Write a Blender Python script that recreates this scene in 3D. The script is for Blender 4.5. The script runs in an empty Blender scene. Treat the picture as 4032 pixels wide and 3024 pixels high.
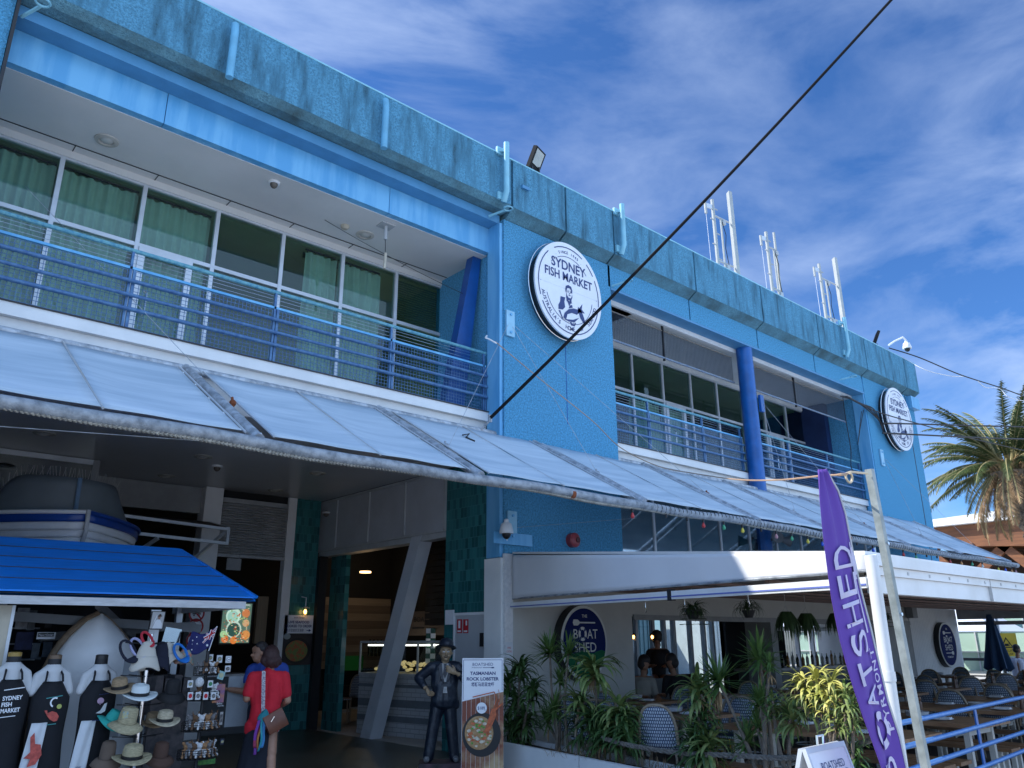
import bpy, bmesh, math, random
from mathutils import Vector, Matrix
from math import sin, cos, pi, radians
S = bpy.context.scene
COL = S.collection
random.seed(7)
# ---------------------------------------------------------------- camera
F_PX = 3100.0
XA = Vector((0.74964996, -0.2007882, 0.63064176))
YA = Vector((-0.66181582, -0.2345857, 0.71201781))
ZA = Vector((-0.00497476, 0.95113282, 0.30874197))
EYE = 1.65
cam_d = bpy.data.cameras.new('camera'); cam = bpy.data.objects.new('camera', cam_d); COL.objects.link(cam)
cam_d.sensor_width = 36; cam_d.lens = F_PX / 4032 * 36; cam_d.clip_start = 0.05; cam_d.clip_end = 2000
cam.matrix_world = Matrix(((XA[0], XA[1], -XA[2], 0), (YA[0], YA[1], -YA[2], 0), (ZA[0], ZA[1], -ZA[2], EYE), (0, 0, 0, 1)))
S.camera = cam
# ---------------------------------------------------------------- light
SUN = Vector((-0.50, 0.43, 0.69)).normalized()       # direction towards the sun: high, left, behind the building
elev = math.asin(SUN.z); azim = math.atan2(SUN.x, SUN.y)
W = bpy.data.worlds.new('World'); S.world = W; W.use_nodes = True
nt = W.node_tree; nt.nodes.clear()
def wn(t, **k):
    n = nt.nodes.new(t)
    for a, b in k.items(): setattr(n, a, b)
    return n
out = wn('ShaderNodeOutputWorld'); bg = wn('ShaderNodeBackground'); sky = wn('ShaderNodeTexSky', sky_type='NISHITA')
sky.sun_disc = False; sky.sun_elevation = elev; sky.sun_rotation = azim
sky.air_density = 1.0; sky.dust_density = 0.35; sky.ozone_density = 2.2
tc = wn('ShaderNodeTexCoord'); mp = wn('ShaderNodeMapping'); mp.inputs['Rotation'].default_value = (0.3, -0.25, 0.45); mp.inputs['Scale'].default_value = (0.8, 2.4, 5.2)
n1 = wn('ShaderNodeTexNoise'); n1.inputs['Scale'].default_value = 2.3; n1.inputs['Detail'].default_value = 9; n1.inputs['Roughness'].default_value = 0.57; n1.inputs['Distortion'].default_value = 0.3
n2 = wn('ShaderNodeTexNoise'); n2.inputs['Scale'].default_value = 1.3; n2.inputs['Detail'].default_value = 3
r1 = wn('ShaderNodeMapRange'); r1.inputs[1].default_value = 0.38; r1.inputs[2].default_value = 0.70; r1.inputs[3].default_value = 0.0; r1.inputs[4].default_value = 1.0
r2 = wn('ShaderNodeMapRange'); r2.inputs[1].default_value = 0.30; r2.inputs[2].default_value = 0.60
mm = wn('ShaderNodeMath', operation='MULTIPLY'); m2 = wn('ShaderNodeMath', operation='MULTIPLY'); m2.inputs[1].default_value = 0.72
tint = wn('ShaderNodeMix', data_type='RGBA', blend_type='MULTIPLY'); tint.inputs[0].default_value = 1.0; tint.inputs[7].default_value = (0.38, 0.68, 1.08, 1)
mix = wn('ShaderNodeMix', data_type='RGBA'); mix.inputs[7].default_value = (4.6, 5.6, 7.6, 1)
L = nt.links.new
L(tc.outputs['Generated'], mp.inputs[0]); L(mp.outputs[0], n1.inputs['Vector']); L(tc.outputs['Generated'], n2.inputs['Vector'])
L(n1.outputs['Fac'], r1.inputs[0]); L(n2.outputs['Fac'], r2.inputs[0]); L(r1.outputs[0], mm.inputs[0]); L(r2.outputs[0], mm.inputs[1]); L(mm.outputs[0], m2.inputs[0])
L(sky.outputs[0], tint.inputs[6]); L(tint.outputs[2], mix.inputs[6]); L(m2.outputs[0], mix.inputs[0]); 
sx = wn('ShaderNodeSeparateXYZ'); L(tc.outputs['Generated'], sx.inputs[0])       # unseen bright cloud bank behind the viewer, added to lighten the shaded facade
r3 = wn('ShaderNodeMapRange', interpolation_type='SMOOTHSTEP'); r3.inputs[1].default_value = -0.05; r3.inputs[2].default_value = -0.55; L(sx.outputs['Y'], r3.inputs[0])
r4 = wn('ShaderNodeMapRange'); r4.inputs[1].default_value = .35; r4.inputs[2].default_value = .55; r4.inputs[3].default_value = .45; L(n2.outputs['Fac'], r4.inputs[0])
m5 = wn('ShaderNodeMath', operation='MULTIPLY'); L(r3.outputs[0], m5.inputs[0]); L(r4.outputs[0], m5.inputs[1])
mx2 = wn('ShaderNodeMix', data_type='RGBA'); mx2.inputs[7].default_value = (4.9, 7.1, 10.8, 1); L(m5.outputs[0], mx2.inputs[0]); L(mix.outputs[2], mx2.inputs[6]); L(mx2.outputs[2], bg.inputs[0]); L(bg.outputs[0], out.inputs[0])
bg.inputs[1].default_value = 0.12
sd = bpy.data.lights.new('sun', 'SUN'); sd.energy = 4.6; sd.angle = radians(0.5); sd.color = (1, 0.95, 0.86)
so = bpy.data.objects.new('sun', sd); COL.objects.link(so); so.rotation_mode = 'QUATERNION'; so.rotation_quaternion = SUN.to_track_quat('Z', 'Y'); so.location = (-20, 20, 40)
S.view_settings.view_transform = 'Standard'; S.view_settings.look = 'None'; S.view_settings.gamma = 1; S.view_settings.exposure = 0.5
S.cycles.max_bounces = 8; S.cycles.transparent_max_bounces = 24; S.cycles.diffuse_bounces = 3; S.cycles.glossy_bounces = 3
# ---------------------------------------------------------------- helpers
def ray(px, py):
    c = Vector((px - 2016, -(py - 1512), F_PX))
    return Vector((XA.dot(c), YA.dot(c), ZA.dot(c)))
def at(px, py, X=None, Y=None, Z=None):              # the place where a sight line meets a wall or floor plane
    d = ray(px, py)
    t = X / d.x if X is not None else Y / d.y if Y is not None else (Z - EYE) / d.z
    return Vector((d.x * t, d.y * t, d.z * t + EYE))
def ground(px, dist):                                # spot on the ground at a distance, and the angle that faces the camera
    d = ray(px, 2530); a = math.atan2(d.y, d.x)
    return Vector((dist * cos(a), dist * sin(a), 0)), a - pi / 2
MATS = {}
def M(name, c=(.5, .5, .5), r=.6, m=0.0, v=.12, s=3.0, b=0.0, bs=60.0, em=None, es=1.0, spec=.5, c2=None, lo=.35, hi=.65, stretch=None, ds=None, alpha=None, trans=0, det=6):
    if name in MATS: return MATS[name]
    mt = bpy.data.materials.new(name); mt.use_nodes = True; t = mt.node_tree; p = t.nodes['Principled BSDF']
    p.inputs['Roughness'].default_value = r; p.inputs['Metallic'].default_value = m; p.inputs['Specular IOR Level'].default_value = spec
    tcn = t.nodes.new('ShaderNodeTexCoord'); vec = tcn.outputs['Object']
    if stretch:
        mpn = t.nodes.new('ShaderNodeMapping'); mpn.inputs['Scale'].default_value = stretch; t.links.new(vec, mpn.inputs[0]); vec = mpn.outputs[0]
    no = t.nodes.new('ShaderNodeTexNoise'); no.inputs['Scale'].default_value = s; no.inputs['Detail'].default_value = det; no.inputs['Roughness'].default_value = .6
    t.links.new(vec, no.inputs['Vector'])
    mr = t.nodes.new('ShaderNodeMapRange'); mr.inputs[1].default_value = lo; mr.inputs[2].default_value = hi; t.links.new(no.outputs['Fac'], mr.inputs[0])
    mx = t.nodes.new('ShaderNodeMix'); mx.data_type = 'RGBA'
    A = [x * (1 - v) for x in c] + [1]; B = [min(1, x * (1 + v)) for x in (c if c2 is None else c)] + [1]
    if c2 is not None: A = list(c) + [1]; B = list(c2) + [1]
    mx.inputs[6].default_value = A; mx.inputs[7].default_value = B
    t.links.new(mr.outputs[0], mx.inputs[0]); t.links.new(mx.outputs[2], p.inputs['Base Color'])
    if b:
        nb = t.nodes.new('ShaderNodeTexNoise'); nb.inputs['Scale'].default_value = bs; nb.inputs['Detail'].default_value = 4
        t.links.new(vec if not stretch else vec, nb.inputs['Vector'])
        bp = t.nodes.new('ShaderNodeBump'); bp.inputs['Strength'].default_value = b; bp.inputs['Distance'].default_value = .02
        t.links.new(nb.outputs['Fac'], bp.inputs['Height']); t.links.new(bp.outputs[0], p.inputs['Normal'])
    if em: p.inputs['Emission Color'].default_value = (*em, 1); p.inputs['Emission Strength'].default_value = es
    if trans: p.inputs['Transmission Weight'].default_value = trans
    MATS[name] = mt; return mt
def nodes(mt): return mt.node_tree, mt.node_tree.nodes['Principled BSDF']
def glass(name, tint, refl=.06, rough=.02):
    mt = bpy.data.materials.new(name); mt.use_nodes = True; t = mt.node_tree; t.nodes.clear()
    o = t.nodes.new('ShaderNodeOutputMaterial'); a = t.nodes.new('ShaderNodeBsdfTransparent'); a.inputs[0].default_value = (*tint, 1)
    g = t.nodes.new('ShaderNodeBsdfGlossy'); g.inputs['Roughness'].default_value = rough; g.inputs['Color'].default_value = (.9, .95, 1, 1)
    f = t.nodes.new('ShaderNodeLayerWeight'); f.inputs[0].default_value = .5; pw = t.nodes.new('ShaderNodeMath'); pw.operation = 'POWER'; pw.inputs[1].default_value = 5; ad = t.nodes.new('ShaderNodeMath'); ad.inputs[1].default_value = refl+.03; ad.use_clamp = True
    mxs = t.nodes.new('ShaderNodeMixShader')
    t.links.new(f.outputs['Facing'], pw.inputs[0]); t.links.new(pw.outputs[0], ad.inputs[0]); t.links.new(ad.outputs[0], mxs.inputs[0]); t.links.new(a.outputs[0], mxs.inputs[1]); t.links.new(g.outputs[0], mxs.inputs[2]); t.links.new(mxs.outputs[0], o.inputs[0])
    MATS[name] = mt; return mt
def label(o, lab=None, cat=None, group=None, kind=None):
    if lab: o['label'] = lab
    if cat: o['category'] = cat
    if group: o['group'] = group
    if kind: o['kind'] = kind
    return o
ORG = {}
def thing(name, lab, cat, loc=(0, 0, 0), rz=0.0, group=None):
    o = bpy.data.objects.new(name, None); COL.objects.link(o); o.location = loc; o.rotation_euler = (0, 0, rz); o.empty_display_size = .1
    ORG[o.name] = Vector(loc) if rz == 0 else Vector((0, 0, 0))
    return label(o, lab, cat, group)
def org(o):
    while o is not None:
        if o.name in ORG: return ORG[o.name]
        o = o.parent
    return Vector((0, 0, 0))
class MB:
    def __init__(s): s.v = []; s.f = []; s.X = None
    def av(s, pts):
        n = len(s.v); s.v.extend([tuple(s.X @ Vector(p)) if s.X else tuple(p) for p in pts]); return n
    def box(s, a, b):
        x0, y0, z0 = a; x1, y1, z1 = b
        n = s.av([(x0, y0, z0), (x1, y0, z0), (x1, y1, z0), (x0, y1, z0), (x0, y0, z1), (x1, y0, z1), (x1, y1, z1), (x0, y1, z1)])
        s.f += [(n, n+3, n+2, n+1), (n+4, n+5, n+6, n+7), (n, n+1, n+5, n+4), (n+1, n+2, n+6, n+5), (n+2, n+3, n+7, n+6), (n+3, n, n+4, n+7)]; return s
    def bar(s, p, q, w, h=None, up=(0, 0, 1)):       # box beam from p to q
        h = h or w; p = Vector(p); q = Vector(q); d = (q - p)
        if d.length < 1e-6: return s
        d.normalize(); u = Vector(up)
        if abs(d.dot(u)) > .98: u = Vector((0, 1, 0))
        a = d.cross(u).normalized() * w / 2; c = a.cross(d).normalized() * h / 2
        n = s.av([p-a-c, p+a-c, p+a+c, p-a+c, q-a-c, q+a-c, q+a+c, q-a+c])
        s.f += [(n+3, n+2, n+1, n), (n+4, n+5, n+6, n+7), (n, n+1, n+5, n+4), (n+1, n+2, n+6, n+5), (n+2, n+3, n+7, n+6), (n+3, n, n+4, n+7)]; return s
    def tube(s, pts, r, k=8, caps=True):
        pts = [Vector(p) for p in pts]; rs = r if isinstance(r, (list, tuple)) else [r] * len(pts)
        rings = []; pa = None
        for i, p in enumerate(pts):
            d = (pts[min(i+1, len(pts)-1)] - pts[max(i-1, 0)])
            d = d.normalized() if d.length > 1e-9 else Vector((0, 0, 1))
            if pa is None:
                u = Vector((0, 0, 1)) if abs(d.z) < .95 else Vector((1, 0, 0)); pa = d.cross(u).normalized()
            else:
                pa = (pa - d * pa.dot(d)); pa = pa.normalized() if pa.length > 1e-6 else d.orthogonal().normalized()
            c = d.cross(pa)
            rings.append(s.av([p + (pa * cos(2*pi*j/k) + c * sin(2*pi*j/k)) * rs[i] for j in range(k)]))
        for a, b in zip(rings, rings[1:]):
            for j in range(k): s.f.append((a+j, a+(j+1) % k, b+(j+1) % k, b+j))
        if caps: s.f.append(tuple(range(rings[0]+k-1, rings[0]-1, -1))); s.f.append(tuple(range(rings[-1], rings[-1]+k)))
        return s
    def lathe(s, prof, c=(0, 0, 0), k=16, sx=1, sy=1):
        rings = [s.av([(c[0]+r*cos(2*pi*j/k)*sx, c[1]+r*sin(2*pi*j/k)*sy, c[2]+z) for j in range(k)]) for r, z in prof]
        for a, b in zip(rings, rings[1:]):
            for j in range(k): s.f.append((a+j, a+(j+1) % k, b+(j+1) % k, b+j))
        if prof[0][0] > 1e-4: s.f.append(tuple(range(rings[0]+k-1, rings[0]-1, -1)))
        if prof[-1][0] > 1e-4: s.f.append(tuple(range(rings[-1], rings[-1]+k)))
        return s
    def ball(s, c, r, k=10, h=6):
        r = r if isinstance(r, (tuple, list)) else (r, r, r)
        rings = []
        for i in range(h+1):
            a = pi * i / h - pi/2; q = max(cos(a), .02)
            rings.append(s.av([(c[0]+r[0]*q*cos(2*pi*j/k), c[1]+r[1]*q*sin(2*pi*j/k), c[2]+r[2]*sin(a)) for j in range(k)]))
        for a, b in zip(rings, rings[1:]):
            for j in range(k): s.f.append((a+j, a+(j+1) % k, b+(j+1) % k, b+j))
        s.f.append(tuple(range(rings[0]+k-1, rings[0]-1, -1))); s.f.append(tuple(range(rings[-1], rings[-1]+k))); return s
    def face(s, pts): n = s.av(pts); s.f.append(tuple(range(n, n+len(pts)))); return s
    def prism(s, pts, vec):                          # polygon swept along vec
        vec = Vector(vec); k = len(pts); n = s.av(pts); m = s.av([Vector(p) + vec for p in pts])
        s.f.append(tuple(range(n+k-1, n-1, -1))); s.f.append(tuple(range(m, m+k)))
        for j in range(k): s.f.append((n+j, n+(j+1) % k, m+(j+1) % k, m+j))
        return s
    def grid(s, fn, nu, nv):
        n = s.av([fn(i/nu, j/nv) for i in range(nu+1) for j in range(nv+1)])
        for i in range(nu):
            for j in range(nv): a = n+i*(nv+1)+j; s.f.append((a, a+nv+1, a+nv+2, a+1))
        return s
    def ob(s, name, mat, parent=None, smooth=False, lab=None, cat=None, group=None, kind=None, thick=0, loc=None):
        me = bpy.data.meshes.new(name)
        if parent is not None: o_ = org(parent)
        elif loc is not None: o_ = Vector(loc)
        elif s.v:
            xs = [p[0] for p in s.v]; ys = [p[1] for p in s.v]; zs = [p[2] for p in s.v]
            o_ = Vector(((min(xs)+max(xs))/2, (min(ys)+max(ys))/2, min(zs)))
        else: o_ = Vector((0, 0, 0))
        me.from_pydata([(p[0]-o_.x, p[1]-o_.y, p[2]-o_.z) for p in s.v], [], s.f)
        for mt in (mat if isinstance(mat, (list, tuple)) else [mat]): me.materials.append(mt)
        if smooth:
            me.shade_smooth()
            try: me.set_sharp_from_angle(angle=radians(45))
            except Exception: pass
        bm = bmesh.new(); bm.from_mesh(me); bmesh.ops.recalc_face_normals(bm, faces=bm.faces); bm.to_mesh(me); bm.free()
        o = bpy.data.objects.new(name, me); COL.objects.link(o)
        if parent is not None: o.parent = parent
        else: o.location = o_
        if thick: md = o.modifiers.new('thickness', 'SOLIDIFY'); md.thickness = thick; md.offset = 0
        return label(o, lab, cat, group, kind)
def dup(root, loc, rz=None, lab=None, group=None, sc=None):
    def cp(o, par):
        c = o.copy(); COL.objects.link(c); c.parent = par
        for ch in o.children: cp(ch, c)
        return c
    r = cp(root, None); r.location = loc
    if rz is not None: r.rotation_euler = (0, 0, rz)
    if sc is not None: r.scale = (sc, sc, sc) if not isinstance(sc, tuple) else sc
    if lab: r['label'] = lab
    if group: r['group'] = group
    return r
# flat art on a plane: frame = (origin, right, up)
class FR:
    def __init__(s, o, r, u, side=1):
        s.o = Vector(o); s.r = Vector(r).normalized(); s.u = Vector(u).normalized(); s.n = s.r.cross(s.u).normalized() * side
    def p(s, x, y, d=0): return s.o + s.r * x + s.u * y + s.n * d
    def poly(s, mb, pts, d=.004, t=.002): return mb.prism([s.p(x, y, d) for x, y in pts], s.n * t)
    def rect(s, mb, x0, y0, x1, y1, d=.004, t=.002): return s.poly(mb, [(x0, y0), (x1, y0), (x1, y1), (x0, y1)], d, t)
    def disc(s, mb, x, y, rx, ry=None, d=.004, t=.002, k=40): ry = ry or rx; return s.poly(mb, [(x+rx*cos(2*pi*i/k), y+ry*sin(2*pi*i/k)) for i in range(k)], d, t)
    def arc(s, mb, x, y, rx, ry, w, a0, a1, d=.004, t=.002, k=None):
        k = k or max(3, int(abs(a1-a0)/8)); 
        for i in range(k):
            q = [radians(a0+(a1-a0)*i/k), radians(a0+(a1-a0)*(i+1)/k)]
            s.poly(mb, [(x+(rx-w/2)*cos(q[0]), y+(ry-w/2)*sin(q[0])), (x+(rx+w/2)*cos(q[0]), y+(ry+w/2)*sin(q[0])), (x+(rx+w/2)*cos(q[1]), y+(ry+w/2)*sin(q[1])), (x+(rx-w/2)*cos(q[1]), y+(ry-w/2)*sin(q[1]))], d, t)
    def line(s, mb, pts, w, d=.004, t=.002):
        for a, b in zip(pts, pts[1:]):
            dx, dy = b[0]-a[0], b[1]-a[1]; l = math.hypot(dx, dy) or 1; nx, ny = -dy/l*w/2, dx/l*w/2
            s.poly(mb, [(a[0]+nx, a[1]+ny), (a[0]-nx, a[1]-ny), (b[0]-nx, b[1]-ny), (b[0]+nx, b[1]+ny)], d, t)
TX = {}
def glyphs(txt, bold=0.0, shear=0.0):
    k = (txt, bold, shear)
    if k in TX: return TX[k]
    cu = bpy.data.curves.new('t', 'FONT'); cu.body = txt; cu.size = 1; cu.offset = bold; cu.shear = shear; cu.resolution_u = 3; cu.fill_mode = 'FRONT'
    o = bpy.data.objects.new('t', cu); COL.objects.link(o); dg = bpy.context.evaluated_depsgraph_get(); e = o.evaluated_get(dg); me = e.to_mesh()
    vs = [(v.co.x, v.co.y) for v in me.vertices]; fs = [tuple(p.vertices) for p in me.polygons]; e.to_mesh_clear()
    bpy.data.objects.remove(o); bpy.data.curves.remove(cu)
    w0 = min([v[0] for v in vs], default=0); w1 = max([v[0] for v in vs], default=0); TX[k] = (vs, fs, w0, w1); return TX[k]
def text(mb, fr, s, x, y, h, w=None, d=.005, bold=0.0, rot=0.0, shear=0.0, align=0):    # h = capital height, w = total width
    vs, fs, w0, w1 = glyphs(s, bold, shear); sy = h / .69; sx = sy if not w else w / max(w1-w0, 1e-4); ca, sa = cos(rot), sin(rot)
    off = (w0+w1)/2 if align == 0 else w0
    pts = []
    for a, b in vs:
        a = (a - off) * sx; b = (b - .345) * sy; pts.append(fr.p(x + a*ca - b*sa, y + a*sa + b*ca, d))
    n = mb.av(pts)
    for f in fs: mb.f.append(tuple(n+i for i in f))
def arctext(mb, fr, s, cx, cy, rx, ry, h, a0, a1, d=.005, flip=False, bold=0.02):
    k = len(s)
    for i, ch in enumerate(s):
        if ch == ' ': continue
        a = radians(a0 + (a1-a0) * (i+.5)/k); x = cx+rx*cos(a); y = cy+ry*sin(a)
        text(mb, fr, ch, x, y, h, d=d, bold=bold, rot=(a - pi/2) if not flip else (a + pi/2))
def clay(name, caps, mat, parent, vox=.012, smooth=4, colorfn=None, mats=None):   # one continuous skin over tapered limbs
    mb = MB()
    for cp in caps:
        if len(cp) == 2: mb.ball(cp[0], cp[1], 14, 9); continue
        p0, r0, p1, r1 = cp[:4]; p0 = Vector(p0); p1 = Vector(p1); d = (p1-p0); n = 6
        pts = [p0 - d.normalized()*r0*.9] + [p0 - d.normalized()*r0*.5] + [p0 + d*i/n for i in range(n+1)] + [p1 + d.normalized()*r1*.5] + [p1 + d.normalized()*r1*.9]
        rs = [r0*.35, r0*.86] + [r0+(r1-r0)*i/n for i in range(n+1)] + [r1*.86, r1*.35]
        mb.tube(pts, rs, 12)
    me = bpy.data.meshes.new(name); me.from_pydata(mb.v, [], mb.f); o = bpy.data.objects.new(name, me); COL.objects.link(o)
    md = o.modifiers.new('r', 'REMESH'); md.mode = 'VOXEL'; md.voxel_size = vox; md.use_smooth_shade = True
    ms = o.modifiers.new('s', 'SMOOTH'); ms.iterations = smooth; ms.factor = .5
    dg = bpy.context.evaluated_depsgraph_get(); dg.update(); m2_ = bpy.data.meshes.new_from_object(o.evaluated_get(dg)); bpy.data.objects.remove(o)
    m2_.name = name; m2_.materials.clear()
    for mt in (mats or [mat]): m2_.materials.append(mt)
    if colorfn:
        for p in m2_.polygons: p.material_index = colorfn(p.center)
    m2_.shade_smooth()
    q = bpy.data.objects.new(name, m2_); COL.objects.link(q); q.parent = parent; return q
# ---------------------------------------------------------------- materials
def stucco(name, base, grime, lo, hi, streak=(1, 1, 1), gs=9.0, bump=.9):
    mt = M(name, base, r=.85, v=.0, spec=.2); t, p = nodes(mt)
    for n in list(t.nodes):
        if n.type in ('TEX_NOISE', 'MAP_RANGE', 'MIX'): t.nodes.remove(n)
    tcn = [n for n in t.nodes if n.type == 'TEX_COORD'][0]
    def N(ty, **k):
        n = t.nodes.new(ty)
        for a, b in k.items(): n.inputs[a].default_value = b
        return n
    Lk = t.links.new
    mpn = N('ShaderNodeMapping', Scale=streak); Lk(tcn.outputs['Object'], mpn.inputs[0])
    big = N('ShaderNodeTexNoise', Scale=1.6, Detail=8.0, Roughness=.65); Lk(mpn.outputs[0], big.inputs['Vector'])
    fine = N('ShaderNodeTexNoise', Scale=33.0, Detail=6.0, Roughness=.75); Lk(tcn.outputs['Object'], fine.inputs['Vector'])
    vo = N('ShaderNodeTexVoronoi', Scale=44.0); vo.feature = 'DISTANCE_TO_EDGE'; Lk(tcn.outputs['Object'], vo.inputs['Vector'])
    # grime settles where large stains and the pits of the roughcast coincide
    ad = N('ShaderNodeMath'); ad.operation = 'MULTIPLY_ADD'; ad.inputs[1].default_value = .55; Lk(fine.outputs['Fac'], ad.inputs[0]); Lk(big.outputs['Fac'], ad.inputs[2])
    mr = N('ShaderNodeMapRange'); mr.inputs[1].default_value = lo; mr.inputs[2].default_value = hi; Lk(ad.outputs[0], mr.inputs[0])
    m1 = N('ShaderNodeMix'); m1.data_type = 'RGBA'; m1.inputs[6].default_value = (*[x*.68 for x in base], 1); m1.inputs[7].default_value = (*[x*1.22 for x in base], 1)
    mrf = N('ShaderNodeMapRange'); mrf.inputs[1].default_value = .40; mrf.inputs[2].default_value = .60; Lk(fine.outputs['Fac'], mrf.inputs[0]); Lk(mrf.outputs[0], m1.inputs[0])
    m2 = N('ShaderNodeMix'); m2.data_type = 'RGBA'; m2.inputs[7].default_value = (*grime, 1); Lk(m1.outputs[2], m2.inputs[6]); Lk(mr.outputs[0], m2.inputs[0]); Lk(m2.outputs[2], p.inputs['Base Color'])
    hb = N('ShaderNodeMath'); hb.operation = 'ADD'; Lk(fine.outputs['Fac'], hb.inputs[0]); Lk(vo.outputs['Distance'], hb.inputs[1])
    bp = N('ShaderNodeBump', Strength=bump, Distance=.02); Lk(hb.outputs[0], bp.inputs['Height']); Lk(bp.outputs[0], p.inputs['Normal'])
    return mt
BL = (.115, .36, .56)
m_tow = stucco('roughcast_blue', (.105, .37, .60), (.06, .17, .25), .95, 1.35)
m_fas = stucco('roughcast_weathered', (.125, .355, .515), (.03, .07, .09), .76, 1.03, (2.6, 2.6, .5), bump=1.0)
m_slp = stucco('roughcast_grimy', (.15, .34, .43), (.06, .085, .08), .70, 1.05, bump=1.0)
m_bsm = M('smooth_blue_paint', (.10, .37, .66), r=.45, v=.10, s=1.6, c2=(.17, .47, .74), stretch=(3, 3, .35), lo=.42, hi=.6, b=.05, bs=8)
m_bso = M('soffit_blue_paint', (.08, .27, .48), r=.55, v=.08, s=3)
m_bdk = M('deep_blue_paint', (.008, .105, .36), r=.32, v=.15, s=4)
m_brl = M('railing_blue_paint', (.035, .11, .27), r=.4, v=.3, s=14, c2=(.09, .21, .38))
m_brt = M('top_rail_worn_paint', (.05, .22, .34), r=.5, s=25, c2=(.16, .40, .44))
m_vent = M('vent_pipe_paint', (.25, .55, .66), r=.4, v=.1)
m_wht = M('white_render', (.70, .72, .72), r=.6, v=.06, s=2, c2=(.80, .81, .80), b=.05, bs=20)
m_whp = M('white_paint', (.78, .79, .80), r=.4, v=.04)
m_cei = M('ceiling_paint', (.66, .66, .64), r=.45, v=.06, s=.8, c2=(.74, .73, .71))
m_sof = M('soffit_paint', (.40, .42, .44), r=.28, v=.07, s=.7)
m_alu = M('window_aluminium', (.60, .64, .68), r=.4, m=.25, v=.08)
m_aludk = M('window_trim_grey', (.45, .47, .48), r=.5, v=.08)
m_galv = M('galvanised_steel', (.28, .31, .34), r=.5, m=.3, s=9, c2=(.52, .56, .60), lo=.40, hi=.60, b=.15, bs=40)
m_galvd = M('galvanised_weathered', (.17, .19, .21), r=.6, m=.2, s=9, c2=(.36, .39, .42), lo=.35, hi=.6, b=.3, bs=50)
m_fab = M('mesh_awning_fabric', (.40, .50, .58), r=.8, s=1.6, c2=(.56, .65, .72), stretch=(.4, 2.5, 2.5), b=.25, bs=3)
m_curt = M('curtain_cloth', (.66, .70, .60), r=.9, v=.05, s=6)
m_blk = M('black_plastic', (.012, .012, .014), r=.45, v=.1)
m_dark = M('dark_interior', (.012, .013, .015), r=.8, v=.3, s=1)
m_dk2 = M('dark_timber_slats', (.022, .018, .015), r=.6, v=.3)
m_steel = M('chrome_steel', (.75, .76, .78), r=.12, m=1, v=.02)
m_glu = glass('green_tinted_glass', (.66, .79, .76), .01)
m_glt = glass('teal_window_glass', (.30, .52, .56), .30, .05)
m_glc = glass('clear_glass', (.85, .9, .9), .03)
m_room = M('upper_room_wall', (.34, .42, .24), r=.9, v=.1, s=1)
m_navy = M('sign_navy', (.012, .035, .16), r=.4, v=.05)
m_swht = M('sign_white', (.80, .82, .86), r=.35, v=.03)
m_rust = M('rust', (.22, .06, .02), r=.9, v=.3)
def tilemat(name, c, w, h, mortar, axis='XZ', var=.2, r=.25, msize=.012, off=.5):
    mt = M(name, c, r=r, v=0); t, p = nodes(mt); tcn = [n for n in t.nodes if n.type == 'TEX_COORD'][0]
    br = t.nodes.new('ShaderNodeTexBrick'); br.inputs['Color1'].default_value = (*[x*(1-var) for x in c], 1); br.inputs['Color2'].default_value = (*[min(1, x*(1+var)) for x in c], 1)
    br.inputs['Mortar'].default_value = (*mortar, 1); br.inputs['Scale'].default_value = 1; br.inputs['Brick Width'].default_value = w; br.inputs['Row Height'].default_value = h; br.inputs['Mortar Size'].default_value = msize; br.offset = off
    sp = t.nodes.new('ShaderNodeSeparateXYZ'); cb = t.nodes.new('ShaderNodeCombineXYZ'); t.links.new(tcn.outputs['Object'], sp.inputs[0])
    for i, a in enumerate(axis): t.links.new(sp.outputs[a], cb.inputs[i])
    t.links.new(cb.outputs[0], br.inputs[0]); t.links.new(br.outputs[0], p.inputs['Base Color'])
    bp = t.nodes.new('ShaderNodeBump'); bp.inputs['Strength'].default_value = .35; bp.inputs['Distance'].default_value = .01; bp.invert = True; t.links.new(br.outputs['Fac'], bp.inputs['Height']); t.links.new(bp.outputs[0], p.inputs['Normal'])
    return mt
m_tlA = tilemat('teal_tile_side', (.026, .145, .15), .085, .17, (.05, .21, .22), 'YZ', .4, msize=.004)
m_tlB = tilemat('teal_tile_back', (.026, .145, .15), .085, .17, (.05, .21, .22), 'XZ', .4, msize=.004)
m_brk = tilemat('white_counter_tile', (.42, .44, .46), .22, .075, (.25, .27, .28), 'YZ', .06, .4, .006)
# ---------------------------------------------------------------- setting
g = MB().box((-60, -40, -.3), (160, 90, 0)).ob('ground', M('ground_asphalt', (.40, .385, .36), r=.85, s=1.5, c2=(.47, .455, .43), b=.3, bs=30), kind='structure')
fl = MB().box((-6, 9.3, .004), (8.0, 24, .02)).ob('market_floor', M('market_floor_green', (.03, .042, .038), r=.35, s=1.2, c2=(.05, .065, .058)), kind='structure')
label(fl, 'dark polished green floor inside the market entrance', 'floor')
fb = MB().box((8.15, 2.0, .004), (25.2, 9.2, .03)).ob('bistro_floor', M('bistro_decking', (.05, .045, .045), r=.7, s=8, c2=(.09, .08, .075), stretch=(.2, 3, 1)), kind='structure')
qy = MB().box((26, -30, .01), (150, 60, .03)).ob('quay_paving', M('quay_concrete', (.42, .41, .38), r=.8, s=.6, c2=(.5, .49, .46)), kind='structure')
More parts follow.
